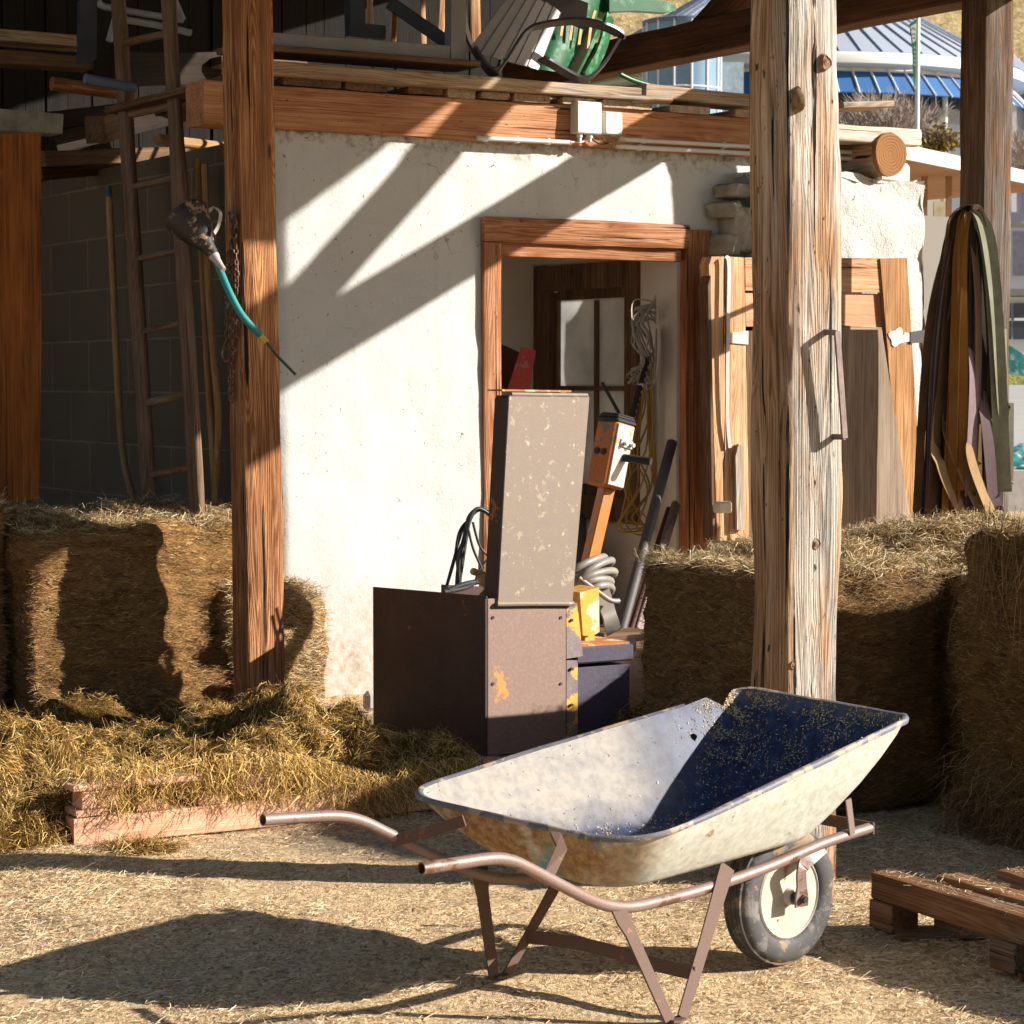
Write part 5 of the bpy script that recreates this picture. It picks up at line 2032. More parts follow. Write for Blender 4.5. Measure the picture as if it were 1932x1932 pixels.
for q in (-0.018, 0.026):
    mb = MB()
    k3 = hc - rx * 0.068 + ry * q + up_ * 0.005
    mb.tube([k3, k3 - rx * 0.006], 0.016, 12)
    mb.build('socket', M_BLACK, cp)

# coil of thick grey cable round the foot of the orange pole
cc = thing('cable_coil', 'thick grey cable coiled and tied beside the worn plate', 'cable', on_v(1125, 1150, 9.3))
for i, (x0, y0, rx_, ry_, tl) in enumerate(((1106, 1068, 42, 15, -0.25), (1120, 1078, 42, 18, -0.30), (1122, 1092, 46, 16, -0.12), (1122, 1103, 38, 13, 0.05), (1128, 1118, 32, 16, 0.10))):
    mb = MB()
    pts = []
    for k in range(25):
        q = 2 * math.pi * k / 24
        p = on_v(x0 + rx_ * math.cos(q), y0 + ry_ * math.sin(q) + tl * rx_ * math.cos(q), 9.28)
        pts.append(p + CV * (0.09 * math.sin(q + 0.6)))
    mb.tube(pts, 0.017, 10, caps=False)
    mb.build('cable_turn', M_GREYCABLE, cc, smooth=60)
mb = MB()
mb.tube(sm([on_v(1092, 1090, 9.2), on_v(1122, 1112, 9.18), on_v(1150, 1132, 9.16), on_v(1168, 1134, 9.16)]), 0.012, 8)
mb.build('cable_end', M_GREYCABLE, cc, smooth=60)
mb = MB()
mb.flat(sm([on_v(1136, 1116, 9.2), on_v(1146, 1150, 9.22), on_v(1152, 1170, 9.22), on_v(1158, 1192, 9.25)]), 0.075, 0.012, CU)
mb.build('plug_tail', M_GREYCABLE, cc, smooth=60)

# black cables hung behind the plate at the left, with a tan glove
bc = thing('cable_loops', 'black cables looping out left of the worn plate over the rusty machine', 'cable', on_v(880, 1090, 9.6))
for i in range(8):
    j = lambda m: random.uniform(-m, m)
    o = 0 if i < 6 else -14
    pts = [(946, 1010 + j(14)), (930 + j(4), 975 + j(7)), (908 + j(5), 960 + j(3)), (888 + j(5), 976 + j(5)), (876 + j(5) + o * 0.5, 1012 + j(8)), (868 + j(6) + o, 1060 + j(6)), (866 + j(10) + 1.6 * o, 1112)]
    mb = MB()
    mb.tube(sm([on_v(x, y, 9.44 + 0.012 * i) for x, y in pts]), 0.0072, 8)
    mb.build('cable', M_CABLE, bc, smooth=60)
for pts in (((884, 1000), (893, 1036), (912, 1080), (918, 1102)), ((892, 985), (905, 1030), (924, 1052), (946, 1076)), ((940, 1040), (918, 1058), (902, 1080), (896, 1104))):
    mb = MB()
    mb.tube(sm([on_v(x, y, 9.40) for x, y in pts]), 0.006, 8)
    mb.build('cable', M_CABLE, bc, smooth=60)
for pts in (((846, 1114), (870, 1104), (900, 1098), (930, 1102)), ((838, 1117), (880, 1108), (905, 1094), (925, 1108))):
    mb = MB()
    mb.tube(sm([on_v(x, y, 9.35) for x, y in pts]), 0.012, 8)
    mb.build('cable', M_CABLE, bc, smooth=60)
gl = MB()
gl.tube(sm([on_v(889, 1077, 9.15), on_v(905, 1083, 9.15), on_v(920, 1098, 9.15), on_v(936, 1108, 9.15)]), [0.010, 0.015, 0.0165, 0.016, 0.015, 0.016, 0.018, 0.022, 0.026, 0.029, 0.031, 0.032, 0.033, 0.034, 0.035, 0.035, 0.034, 0.033, 0.03][:19], 10)
gl.tube(sm([on_v(912, 1085, 9.13), on_v(924, 1092, 9.13), on_v(934, 1096, 9.14)], 4), [0.010, 0.012, 0.014, 0.015, 0.016, 0.017, 0.018, 0.018, 0.018], 8)
tag(gl.build('leather_glove', M_TAN, smooth=60), 'tan leather glove lying among the black cables', 'glove')
mb = MB()
mb.prism([on_v(x, y, 9.75) for x, y in ((842, 1104), (918, 1108), (918, 1125), (842, 1125))], CV * 0.05)
mb.prism([on_v(x, y, 9.12) for x, y in ((912, 1126), (938, 1098), (938, 1112), (918, 1134))], CV * 0.05)
tag(mb.build('iron_tray', M_RUSTD), 'dark iron tray under the glove and black cables', 'tray')

# jerrycan
jc = thing('jerrycan', 'tan plastic jerrycan with a green screw cap beside the rusty machine', 'canister', uv(6.02, 9.3, 0))
cz = on_v(1222, 1229, 9.3).z
ju = on_v(1226, 1300, 9.3).dot(CU)
mb = MB()
mb.box(uv(ju, 9.36, cz / 2), (0.24, 0.22, cz - 0.0), FU, 0.03)
mb.box(uv(ju - 0.07, 9.36, cz + 0.03), (0.05, 0.05, 0.07), FU, 0.012)
mb.box(uv(ju - 0.03, 9.36, cz + 0.06), (0.12, 0.04, 0.03), FU, 0.01)
mb.build('body', M_CANBODY, jc, smooth=50)
mb = lathe_at(1228, 1240, 9.27, [(0, 0.034), (0.004, 0.038), (0.045, 0.038), (0.052, 0.03), (0.052, 0.0)])
mb.build('cap', M_GREENCAP, jc, smooth=50)
mb = MB()
q_ = on_v(697, 1316, 10.3)
mb.box(Vector((q_.x, q_.y, 0.06)), (0.06, 0.06, 0.10), FU, 0.02)
bx = tag(mb.build('small_canister', M_STEEL), 'small grey canister at the foot of the white wall left of the rusty machine', 'canister')

# ------------------------------------------------------------------ inside the doorway
mb = MB()
mb.prism([on_v(x, y, 11.7) for x, y in ((962, 735), (988, 655), (1011, 661), (1000, 735))], CV * 0.03)
tag(mb.build('board', M_RED, M=frame(FZ, on_v(985, 735, 11.7))), 'short board with flaking red paint leaning inside the doorway', 'board')
mb = MB()
mb.prism([on_v(x, y, 11.9) for x, y in ((936, 735), (948, 650), (984, 666), (966, 735))], CV * 0.03)
tag(mb.build('board', M_MAROON), 'dark maroon board leaning inside the doorway left of the red board', 'board')

yc = thing('yellow_cables', 'bundle of yellow electric cables hanging inside the doorway below the white straps', 'cable', on_v(1210, 900, 11.0))
for i in range(9):
    mb = MB()
    x0 = 1215 + random.uniform(-14, 20)
    pts = [(1216 + random.uniform(-6, 10), 690 + random.uniform(-20, 20)), (x0, 770 + random.uniform(-10, 10)), (x0 - random.uniform(-10, 25), 850), (1205 + random.uniform(-30, 24), 925), (1195 + random.uniform(-34, 26), 975 + random.uniform(-12, 28)), (1225 + random.uniform(-8, 14), 1000 + random.uniform(-20, 6)), (1236, 930), (1232 + random.uniform(-8, 5), 850), (1226, 720)]
    vv = 10.98 + random.uniform(-0.05, 0.12)
    mb.tube(sm([on_v(x, y, vv + 0.012 * k) for k, (x, y) in enumerate(pts)], 5), 0.0052, 6)
    mb.build('cable', M_CABLEY, yc, smooth=60)
ws = thing('white_straps', 'tangled pale straps hanging inside the top right of the doorway', 'strap', on_v(1220, 640, 11.0))
for i in range(15):
    mb = MB()
    pts = [(1238, 555 + 4 * i), (1212 + random.uniform(-25, 10), 585 + random.uniform(-20, 25)), (1205 + random.uniform(-15, 25), 640 + random.uniform(-20, 20)), (1222 + random.uniform(-12, 14), 680), (1195 + random.uniform(-16, 25), 715 + random.uniform(-30, 20)), (1232, 700 + random.uniform(-30, 30)), (1238, 620)]
    mb.flat(sm([on_v(x, y, 10.95 + 0.010 * i + 0.02 * math.sin(k * 2)) for k, (x, y) in enumerate(pts)], 5), random.choice((0.008, 0.012, 0.020)), 0.003, (CU * 0.6 + CZ * 0.7 + CV * 0.3))
    mb.build('strap', M_WEBWHITE, ws, smooth=60)
mb = MB()
a, b = on_v(1182, 828, 10.95), on_v(1222, 672, 10.95)
d = (b - a).normalized()
sd = d.cross(CV).normalized()
pts = [a + sd * 0.02, b + sd * 0.012]
n = 26
row = []
for k in range(n + 1):
    row.append(b.lerp(a, k / n) - sd * (0.012 if k % 2 else 0.026))
mb.prism(pts + row, CV * 0.002)
tag(mb.build('saw_blade', M_BLACK, smooth=None), 'toothed saw blade hanging inside the doorway over the yellow cables', 'saw')
mb = MB()
mb.tube([on_v(1136, 722, 10.95), on_v(1186, 812, 10.95)], 0.010, 8)
tag(mb.build('iron_rod', M_BLACK), 'thin dark iron rod crossing the saw blade in the doorway', 'rod')

dk = [('dark_pipe', (1172, 1190), (1268, 835), 0.029, M_PIPEG, 'thick dark pipe leaning in the doorway beside the jerrycan', 'pipe'),
      ('red_pipe', (1190, 1190), (1262, 960), 0.016, M_MAROON, 'dark red pipe leaning behind the thick dark pipe in the doorway', 'pipe'),
      ('grey_rail', (1203, 1190), (1276, 950), 0.022, M_IRON, 'slotted grey rail leaning at the right of the doorway', 'rail')]
for (nm, p, q, r, m, lab, cat) in dk:
    mb = MB()
    a, b = on_v(*p, 10.3), on_v(*q, 10.85)
    if 'rail' in nm:
        mb.box((a + b) / 2, ((b - a).length, 0.05, 0.03), axes_along(b - a, CV), 0.004)
    else:
        mb.tube([a, b], r, 14)
    tag(mb.build(nm, m), lab, cat)
mb = MB()
mb.prism([on_v(x, y, 10.1) for x, y in ((1140, 1195), (1232, 1190), (1236, 1222), (1140, 1226))], CV * 0.4)
tag(mb.build('brown_box', W_PLANKD, M=frame(FU, uv(5.9, 10.1, 0.5))), 'low brown box standing behind the blue case of the machine', 'box')
mb = MB()
mb.box(uv(6.9, 11.6, 0.45), (0.9, 0.5, 0.9), FU, 0.06)
tag(mb.build('dark_sack', M_BLACK), 'dark covered heap in the shadow of the doorway behind the orange pole', 'heap')

# ------------------------------------------------------------------ electric boxes and conduits on the beam
BF = VW - 0.052


def ebox(name, x0, y0, x1, y1, dep, label, n):
    a, b = on_v(x0, y1, BF - dep), on_v(x1, y0, BF - dep)
    root = thing(name, label, 'electric box', (a + b) / 2 - CZ * (b.z - a.z) / 2, None)
    w, h = (b - a).dot(CU), b.z - a.z
    c = (a + b) / 2
    mb = MB()
    mb.box(c + CV * (dep / 2 + 0.003), (w, dep - 0.006, h), FU, 0.006)
    mb.build('case', M_WHITEPL, root)
    mb = MB()
    mb.box(c + CV * 0.006, (w - 0.002, 0.014, h - 0.002), FU, 0.005)
    lid = mb.build('lid', M_WHITEPL, root)
    for sx in (-1, 1):
        for sz in (-1, 1):
            mb = MB()
            q = c + CU * (sx * (w / 2 - 0.012)) + CZ * (sz * (h / 2 - 0.012)) - CV * 0.001
            mb.tube([q + CV * 0.002, q - CV * 0.001], 0.005, 8)
            mb.build('screw', M_STEEL, lid)
    return root, c, w, h


eb1, c, w, h = ebox('junction_box', 1089, 193, 1136, 251, 0.075, 'larger pale electric box on the red brown beam, with cables below', 4)
mb = MB()
for r_ in range(7):         # faint print on the lid
    ww = 0.06 if r_ % 3 else 0.035
    mb.box(c - CV * 0.0018 + CZ * (h * 0.32 - r_ * 0.0085) - CU * (w * 0.30 - ww / 2 - 0.02), (ww, 0.0012, 0.0022), FU)
mb.build('printed_text', plain('faint_print', (0.52, 0.50, 0.44), 0.6), eb1, smooth=None)
for k, q in enumerate((-0.045, 0.02)):
    mb = MB()
    p = c + CU * q - CZ * (h / 2) + CV * 0.03
    mb.lathe([(0, 0.016), (-0.018, 0.016), (-0.020, 0.011), (-0.04, 0.011)], p, CZ, 12)
    mb.build('cable_gland', M_WHITEPL, eb1)
ebox('junction_box', 1142, 212, 1175, 253, 0.05, 'smaller white electric box beside the larger box on the beam', 4)
for (x0, y0, x1, y1, lab) in ((900, 260, 1076, 269, 'white conduit running left from the electric boxes'), (1168, 263, 1612, 288, 'upper of the two white conduits running right from the boxes'), (1160, 276, 1612, 300, 'lower of the two white conduits running right from the boxes')):
    mb = MB()
    a, b = on_v(x0, y0, VW - 0.075), on_v(x1, y1, VW - 0.075)
    mb.tube([a, b], 0.0125, 12)
    root = mb.build('conduit', M_PIPE, smooth=50)
    tag(root, lab, 'conduit', 'white conduits on the beam')
    nc = 3
    for k in range(nc):
        p = a.lerp(b, (k + 0.3) / nc)
        m2 = MB()
        m2.box(p + CV * 0.012, (0.022, 0.034, 0.034), FU, 0.004)
        m2.build('clip', M_WHITEPL, root)
for pts, m, lab in ((((1108, 252), (1106, 262), (1097, 268), (1086, 268), (1076, 268)), M_PIPE, 'white cable bending from the larger electric box into the left conduit'),
                    (((1116, 254), (1118, 262), (1126, 268), (1136, 271), (1148, 270)), M_CABLE, 'black cable drooping below the larger electric box')):
    mb = MB()
    mb.tube(sm([on_v(x, y, VW - 0.085) for x, y in pts]), 0.006, 8)
    tag(mb.build('cable', m, smooth=60), lab, 'cable')
nst = thing('straw_wisp', 'wisp of dry straw caught between the boxes and the conduits', 'straw', on_v(1165, 268, VW - 0.09))
n = 120
c = on_v(1158, 268, VW - 0.09)
P = np.array(c) + RNG.normal(0, 1, (n, 3)) * np.array([0.035, 0.015, 0.014])
strands('stalks', P, RNG.normal(0, 1, (n, 3)) * np.array([1.4, 0.6, 0.5]), np.tile([0, -1.0, 0], (n, 1)), RNG.uniform(0.02, 0.07, n), np.full(n, 0.002), S_TOP, nst, 0.2)

# ------------------------------------------------------------------ old door leaf leaning against the pier
DV = 10.50
dl = thing('wooden_door', 'old plank door leaf leaning against the white pier, half behind the pale weathered post', 'door', uv(8.2, DV, 0))


def piece(nm, pts, v, t, m, ax=FZ, par=None):
    mb = MB()
    mb.prism([on_v(x, y, v) for x, y in pts], CV * t)
    c = on_v(*pts[0], v)
    return mb.build(nm, m, par or dl, M=frame(ax, c))


piece('stile', [(1378, 1020), (1374, 484), (1404, 486), (1414, 1020)], DV, 0.05, W_DOOR)
piece('edge_board', [(1353, 1020), (1338, 500), (1343, 484), (1372, 484), (1376, 1020)], DV + 0.012, 0.09, W_DOOR)
piece('edge_board', [(1345, 1020), (1336, 540), (1341, 520), (1349, 1020)], DV - 0.01, 0.09, W_PLANKD)
piece('rail', [(1406, 486), (1664, 487), (1666, 552), (1407, 548)], DV + 0.008, 0.035, W_DOOR, FU)
piece('panel_board', [(1406, 552), (1665, 554), (1668, 618), (1408, 616)], DV + 0.028, 0.025, wood('pink_panel_wood', (0.40, 0.20, 0.11), (0.60, 0.34, 0.20), (0.70, 0.45, 0.29), None, 0, 0.5, 0.1, 0.2, 0.3), FU)
piece('panel_board', [(1408, 624), (1672, 624), (1710, 1020), (1410, 1020)], DV + 0.03, 0.02, W_PLANKD)
piece('rail', [(1590, 614), (1668, 618), (1668, 626), (1590, 624)], DV + 0.01, 0.03, W_PLANK, FU)
piece('stile', [(1661, 488), (1711, 486), (1744, 1020), (1704, 1020)], DV - 0.004, 0.05, W_DOOR2)
piece('strap_hinge', [(1376, 628), (1412, 624), (1412, 650), (1376, 647)], DV - 0.010, 0.006, M_STEEL)
hinge = [(1668, 636)]
cx_, cy_ = 1693, 636
pts = []
for k in range(20):
    q = 2 * math.pi * k / 20
    r_ = 15 + 3 * math.sin(4 * q)
    pts.append((cx_ + r_ * math.cos(q), cy_ + 1.1 * r_ * math.sin(q)))
piece('strap_hinge', pts, DV - 0.010, 0.006, M_STEEL)
piece('strap_hinge', [(1706, 627), (1722, 629), (1722, 643), (1706, 646)], DV - 0.011, 0.006, M_STEEL)
piece('hinge_pin', [(1718, 627), (1748, 622), (1748, 646), (1718, 648)], DV - 0.015, 0.02, M_BLACK)
mb = MB()
mb.flat(sm([on_v(1369, 484, DV - 0.02), on_v(1375, 500, DV - 0.025), on_v(1374, 600, DV - 0.025), on_v(1372, 720, DV - 0.02), on_v(1373, 800, DV - 0.015), on_v(1377, 845, DV - 0.01)]), 0.022, 0.006, CU)
mb.build('iron_band', M_STEEL, dl, smooth=50)
a, b = on_v(1372, 957, DV - 0.03), on_v(1398, 957, DV - 0.03)
mb = MB()
mb.box(on_v(1363, 957, DV - 0.06), (0.095, 0.06, 0.062), FU, 0.010)
tag(mb.build('wooden_peg', plain('pale_wood_block', (0.66, 0.56, 0.42), 0.8, var=0.15)), 'pale wooden block fixed across the foot of the old door leaf', 'block')
piece('latch_arm', [(1391, 1000), (1388, 860), (1394, 838), (1404, 842), (1404, 1000)], DV - 0.03, 0.025, W_PLANK)

lb = MB()
lb.prism([on_v(x, y, DV - 0.08) for x, y in ((1588, 1010), (1590, 622), (1664, 622), (1722, 1010))], CV * 0.025)
tag(lb.build('leaning_board', W_BOARD, M=frame(FZ, on_v(1620, 900, DV - 0.1))), 'wide grey brown board leaning on the old door right of the pale weathered post', 'board')

# ------------------------------------------------------------------ bundle of webbing straps on the far post
sb = thing('strap_bundle', 'bundle of old brown, ochre, mauve and olive webbing straps hanging on the grey brown post', 'straps', on_y(1820, 960, 12.85))


def strap(top, mid, bot, w, t, m, depth, tw=0.0, ret=None):
    """one fold of a strap: over the hook, down and back up inside a bottom loop"""
    y0 = 12.72 + depth
    pts = [on_y(1826, 402, y0 + 0.03), on_y(*top, y0), on_y(*mid, y0 - 0.05), on_y(*bot, y0 - 0.03), on_y(bot[0] + 3, bot[1] + 9, y0 + 0.0), on_y(bot[0] + 5, bot[1] - 2, y0 + 0.05), on_y(bot[0] + 6, bot[1] - 140, y0 + 0.07)]
    path = sm(pts, 10)
    n = len(path)
    mb = MB()
    ph = random.uniform(-0.5, 0.5)

    def side(i):
        a = ph + tw * i / n
        return Vector((math.cos(a), 0.35 * math.sin(a) + 0.25, 0.0)) + Vector((0, math.sin(a), 0))
    mb.flat(path, [w * (0.8 + 0.2 * min(1, i / 8)) for i in range(n)], t, side)
    mb.build('strap', m, sb, smooth=60)


SP = STRAPS
NSTR = 46
order = [0, 3, 2, 0, 3, 0, 5, 2, 0, 2, 5, 1, 2, 1, 0, 2, 3, 2, 0, 3, 3, 2, 5, 2, 0, 4, 2, 4, 5, 4]
for i in range(NSTR):
    t = i / (NSTR - 1)
    rj = random.uniform
    dep = -0.07 * math.sin(math.pi * t) + rj(-0.03, 0.05)
    top = (1792 + 62 * t + rj(-4, 4), 432 + 30 * abs(t - 0.5) + rj(-10, 6))
    mid = (1756 + 124 * t + rj(-6, 6), 660 + rj(-40, 60))
    bot = (1738 + 148 * t + rj(-8, 8) - (14 if i < 2 else 0), 958 + rj(-22, 14))
    strap(top, mid, bot, rj(0.036, 0.060), 0.005, SP[order[int(i * len(order) / NSTR)] if random.random() < 0.7 else random.choice((0, 2, 3, 5))], dep, rj(-0.9, 0.9))
for (top, mid, bot, m, w) in (((1808, 470), (1802, 640), (1796, 905), 1, 0.048), ((1816, 460), (1816, 610), (1819, 900), 1, 0.052), ((1836, 450), (1846, 600), (1842, 850), 2, 0.055), ((1832, 600), (1838, 720), (1830, 915), 3, 0.07),
                           ((1790, 760), (1802, 850), (1848, 955), 2, 0.075), ((1838, 780), (1832, 860), (1866, 958), 2, 0.075), ((1846, 700), (1862, 800), (1876, 945), 3, 0.07), ((1768, 800), (1776, 880), (1812, 962), 2, 0.07),
                           ((1860, 440), (1878, 600), (1892, 900), 4, 0.085), ((1852, 420), (1874, 560), (1888, 760), 4, 0.085)):
    strap(top, mid, bot, w, 0.004, SP[m], -0.10 + random.uniform(-0.02, 0.02), random.uniform(-0.5, 0.5))
# straps going over the hook: a folded crown
for k in range(5):
    mb = MB()
    y0 = 12.66 + 0.035 * k
    pts = sm([on_y(1784 + 3 * k, 452, y0), on_y(1790 + 4 * k, 415, y0), on_y(1808 + 5 * k, 393, y0), on_y(1834 + 3 * k, 388, y0), on_y(1854 + k, 408, y0), on_y(1862, 450, y0)], 6)
    mb.flat(pts, 0.065, 0.005, Vector((0.1, 1, 0)))
    mb.build('strap', SP[(0, 2, 0, 4, 4)[k]], sb, smooth=60)
mb = MB()
p = on_y(1826, 400, 12.80)
mb.tube([p + Vector((0, -0.22, 0.01)), p + Vector((0, 0.25, 0))], 0.016, 8)
mb.build('hook', M_IRON, POST_F, smooth=60)

# ------------------------------------------------------------------ funnel with a hose, and the chains, on the left post
PU = 4.565
fn = thing('funnel', 'black peeling enamel funnel with a teal hose hanging on the orange brown post', 'funnel', on_y(380, 450, 10.75))
a, b = on_y(352, 408, 10.80), on_y(403, 482, 10.70)
d = (b - a).normalized()
Lf = (b - a).length
mb = MB()
rr = 0.100
mb.lathe([(0, rr), (-0.006, rr + 0.004), (0.0, rr + 0.005), (Lf * 0.10, rr * 1.0), (Lf * 0.45, rr * 0.72), (Lf * 0.78, rr * 0.34), (Lf, 0.026), (Lf * 1.02, 0.024)], a, d, 32)
mb.lathe([(Lf * 0.98, 0.022), (Lf * 0.76, rr * 0.30), (Lf * 0.45, rr * 0.68), (0.002, rr * 0.97), (0, rr)], a, d, 32)
mb.build('cone', M_FUNNEL, fn, smooth=60)
mb = MB()
mb.lathe([(0, 0.026), (0.02, 0.024), (0.04, 0.018), (0.075, 0.014), (0.10, 0.014)], b - d * 0.01, d, 16)
mb.build('spout', M_STEEL, fn, smooth=60)
hs = [on_y(406, 488, 10.72), on_y(416, 512, 10.70), on_y(432, 550, 10.66), on_y(452, 588, 10.64), on_y(472, 613, 10.64), on_y(491, 632, 10.66)]
mb = MB()
mb.tube(sm(hs, 6), 0.0165, 12)
mb.build('hose', M_TEAL, fn, smooth=60)
mb = MB()
mb.tube([on_y(489, 630, 10.66), on_y(503, 646, 10.66)], 0.0125, 10)
mb.build('tape', M_TIPY, fn, smooth=60)
mb = MB()
mb.tube(sm([on_y(502, 645, 10.66), on_y(522, 670, 10.66), on_y(558, 707, 10.68)], 6), 0.0065, 8)
mb.build('thin_tube', M_TIPG, fn, smooth=60)
mb = MB()
mb.flat(sm([on_y(394, 398, 10.70), on_y(405, 392, 10.72), on_y(416, 402, 10.72), on_y(412, 425, 10.72), on_y(404, 440, 10.70)], 5), 0.022, 0.004, Vector((0.5, 1, 0)))
mb.build('hook', M_STEEL, fn, smooth=60)

ch = thing('chain_bundle', 'bundle of rusty chains and wire hanging on the shaded side of the orange brown post', 'chain', on_y(432, 600, 10.9))


def chain(pts, nlinks, s):
    mb = MB()
    p = sm(pts, 12)
    cum = [0]
    for i in range(1, len(p)):
        cum.append(cum[-1] + (p[i] - p[i - 1]).length)
    step_ = s * 1.55
    n = min(nlinks, int(cum[-1] / step_))
    for k in range(n):
        t = k * step_
        i = max(j for j in range(len(cum)) if cum[j] <= t)
        i = min(i, len(p) - 2)
        q = p[i].lerp(p[i + 1], (t - cum[i]) / max(1e-6, cum[i + 1] - cum[i]))
        dr = (p[i + 1] - p[i]).normalized()
        ax = axes_along(dr, CV)
        ang = (k % 2) * math.pi / 2 + random.uniform(-0.5, 0.5)
        y = ax[1] * math.cos(ang) + ax[2] * math.sin(ang)
        ring = [q + dr * (s * math.cos(w_) * 1.0) + y * (s * 0.55 * math.sin(w_)) for w_ in [2 * math.pi * j / 8 for j in range(9)]]
        mb.tube(ring, s * 0.20, 5, caps=False)
    return mb


top = [on_u(447, 415, PU - 0.02), on_u(440, 420, PU - 0.03), on_u(434, 425, PU - 0.02)]
for k in range(7):
    x0 = 428 + 3.4 * k
    pts = [on_u(444 + random.uniform(-6, 3), 412 + random.uniform(-5, 10), PU - 0.03), on_u(x0 + random.uniform(-2, 2), 500, PU - 0.03 - 0.008 * (k % 3)), on_u(x0, 600, PU - 0.03), on_u(x0 + random.uniform(-3, 3), (668, 640, 770, 768, 660, 690, 650)[k], PU - 0.03)]
    chain(pts, 200, 0.017).build('chain', M_CHAIN, ch, smooth=60)
for k in range(4):
    mb = MB()
    pts = [on_u(438 + random.uniform(-8, 8), 400 + random.uniform(-10, 20), PU - 0.05) for _ in range(6)]
    mb.tube(sm(pts, 6), 0.0028, 5)
    mb.build('wire', M_CHAIN, ch, smooth=60)
mb = MB()
hk = [on_u(430, 640, PU - 0.04), on_u(424, 650, PU - 0.04), on_u(420, 668, PU - 0.04), on_u(426, 682, PU - 0.04), on_u(434, 676, PU - 0.04)]
mb.tube(sm(hk, 6), 0.006, 7)
mb.build('chain_hook', M_CHAIN, ch, smooth=60)

# ------------------------------------------------------------------ ladder and tool handles along the block wall
ld = thing('ladder', 'wooden ladder leaning on the dark block wall behind the sunlit bale', 'ladder', on_u(330, 960, 4.85))


def lad(px, py):
    t = (960 - py) / 960
    return on_u(px, py, 4.74 + 0.30 * t)


rails = [((221, -40), (283, 965)), ((316, -40), (374, 985))]
for (p, q) in rails:
    a, b = lad(*p), lad(*q)
    timber('rail', b, a, 0.125, 0.07, W_LADDER, ld, up=-CU, irr=0.004, round_=1)
for k in range(9):
    y = 238 + 136 * k - 300
    t = (y + 40) / 1000
    xl, xr = 222 + 61 * t, 317 + 58 * t
    a, b = lad(xl, y + 8), lad(xr, y - 12)
    timber('rung', a, b, 0.036, 0.042, W_LADDER, ld, irr=0.003, round_=1)
    mb = MB()
    e = (b - a).normalized()
    n_ = (lad(xr, y - 12) - CU * 0.029)
    mb.tube([n_ + CU * 0.004, n_ - CU * 0.0015], 0.019, 12)
    mb.build('rung_end', W_TIE, ld)
mb = MB()
pts = sm([on_u(206, 372, 5.06), on_u(212, 500, 5.06), on_u(220, 680, 5.04), on_u(230, 840, 5.02), on_u(247, 925, 5.0), on_u(262, 965, 4.98)], 6)
sh = thing('shovel', 'tool with a blue collar and a curved wooden handle left of the ladder', 'tool', pts[-1])
mb.tube(pts, 0.020, 10)
mb.build('handle', W_HANDLE, sh, M=frame(axes_along(pts[0] - pts[-1]), pts[-1]), smooth=60)
mb = MB()
mb.tube([on_u(206, 378, 5.06), on_u(205, 350, 5.06)], [0.021, 0.014], 10)
mb.build('collar', plain('dull_blue', (0.03, 0.13, 0.20), 0.6), sh)
for (pts, r, lab) in ((((372, 300), (374, 360), (383, 520), (392, 700), (402, 860), (408, 985)), 0.019, 'thin wooden tool handle right behind the ladder'),
                      (((386, 310), (388, 400), (392, 520), (402, 660), (412, 780), (409, 880), (400, 985)), 0.019, 'bent wooden tool handle between the ladder and the orange brown post')):
    mb = MB()
    p = sm([on_u(x, y, 5.05) for x, y in pts], 6)
    mb.tube(p, r, 10)
    tag(mb.build('tool_handle', W_HANDLE, M=frame(axes_along(p[0] - p[-1]), p[-1]), smooth=60), lab, 'tool handle')

ob = MB()
ob.prism([on_v(x, y, 11.6) for x, y in ((-40, 256), (77, 249), (78, 640), (74, 940), (-40, 960))], CV * 0.018)
tag(ob.build('chipboard_sheet', W_OSB, M=frame(FZ, on_v(30, 900, 11.6))), 'tall orange brown board standing at the left edge behind the bales', 'board')

# ------------------------------------------------------------------ the dark loft: stored timber
def stored(nm, a, b, va, vb, w, h, m, lab, cat='timber', rnd=0):
    o = timber(nm, on_v(*a, va), on_v(*b, vb), w, h, m, irr=0.006, round_=rnd)
    tag(o, lab, cat, 'timber stored in the loft')


stored('plank', (-30, 68), (168, 84), 13.7, 13.7, 0.24, 0.07, W_PLANK, 'greyish plank at the top left corner, uppermost of the stored timber')
stored('plank', (-30, 108), (165, 122), 13.6, 13.6, 0.20, 0.08, W_PLANKD, 'brown plank just below the greyish plank in the top left corner')
stored('log', (98, 158), (250, 178), 13.4, 13.4, 0.07, 0.07, W_ORANGE, 'orange ended round stick lying in the dark loft', 'stick', 1)
stored('beam_offcut', (212, 132), (415, 128), 13.3, 14.4, 0.16, 0.20, W_DARK, 'thick reddish beam end lying behind the ladder at the loft edge')
stored('beam_offcut', (40, 235), (235, 208), 13.5, 14.0, 0.10, 0.10, W_DARK, 'dark beam sloping up to the ladder in the loft')
stored('beam_offcut', (180, 245), (235, 225), 13.2, 13.6, 0.12, 0.16, W_PLANKD, 'short brown beam end just left of the ladder')
stored('beam_offcut', (75, 300), (350, 290), 13.0, 13.4, 0.10, 0.09, W_PLANKD, 'long brown beam lying on top of the dark block wall')
stored('beam_offcut', (70, 330), (240, 316), 13.1, 13.5, 0.08, 0.07, W_TIE, 'dark reddish beam lowest on the block wall at the left')
stored('log', (296, 262), (440, 280), 12.8, 13.0, 0.06, 0.06, W_HANDLE, 'round stick poking out under the left end of the beam', 'stick', 1)
stored('beam_offcut', (90, 270), (420, 190), 14.1, 14.7, 0.16, 0.14, W_DARK, 'dark beam crossing behind the ladder in the loft')
stored('plank', (400, 118), (560, 122), 14.1, 14.1, 0.3, 0.05, W_PLANKD, 'brown plank behind the top of the orange brown post')
mb = MB()
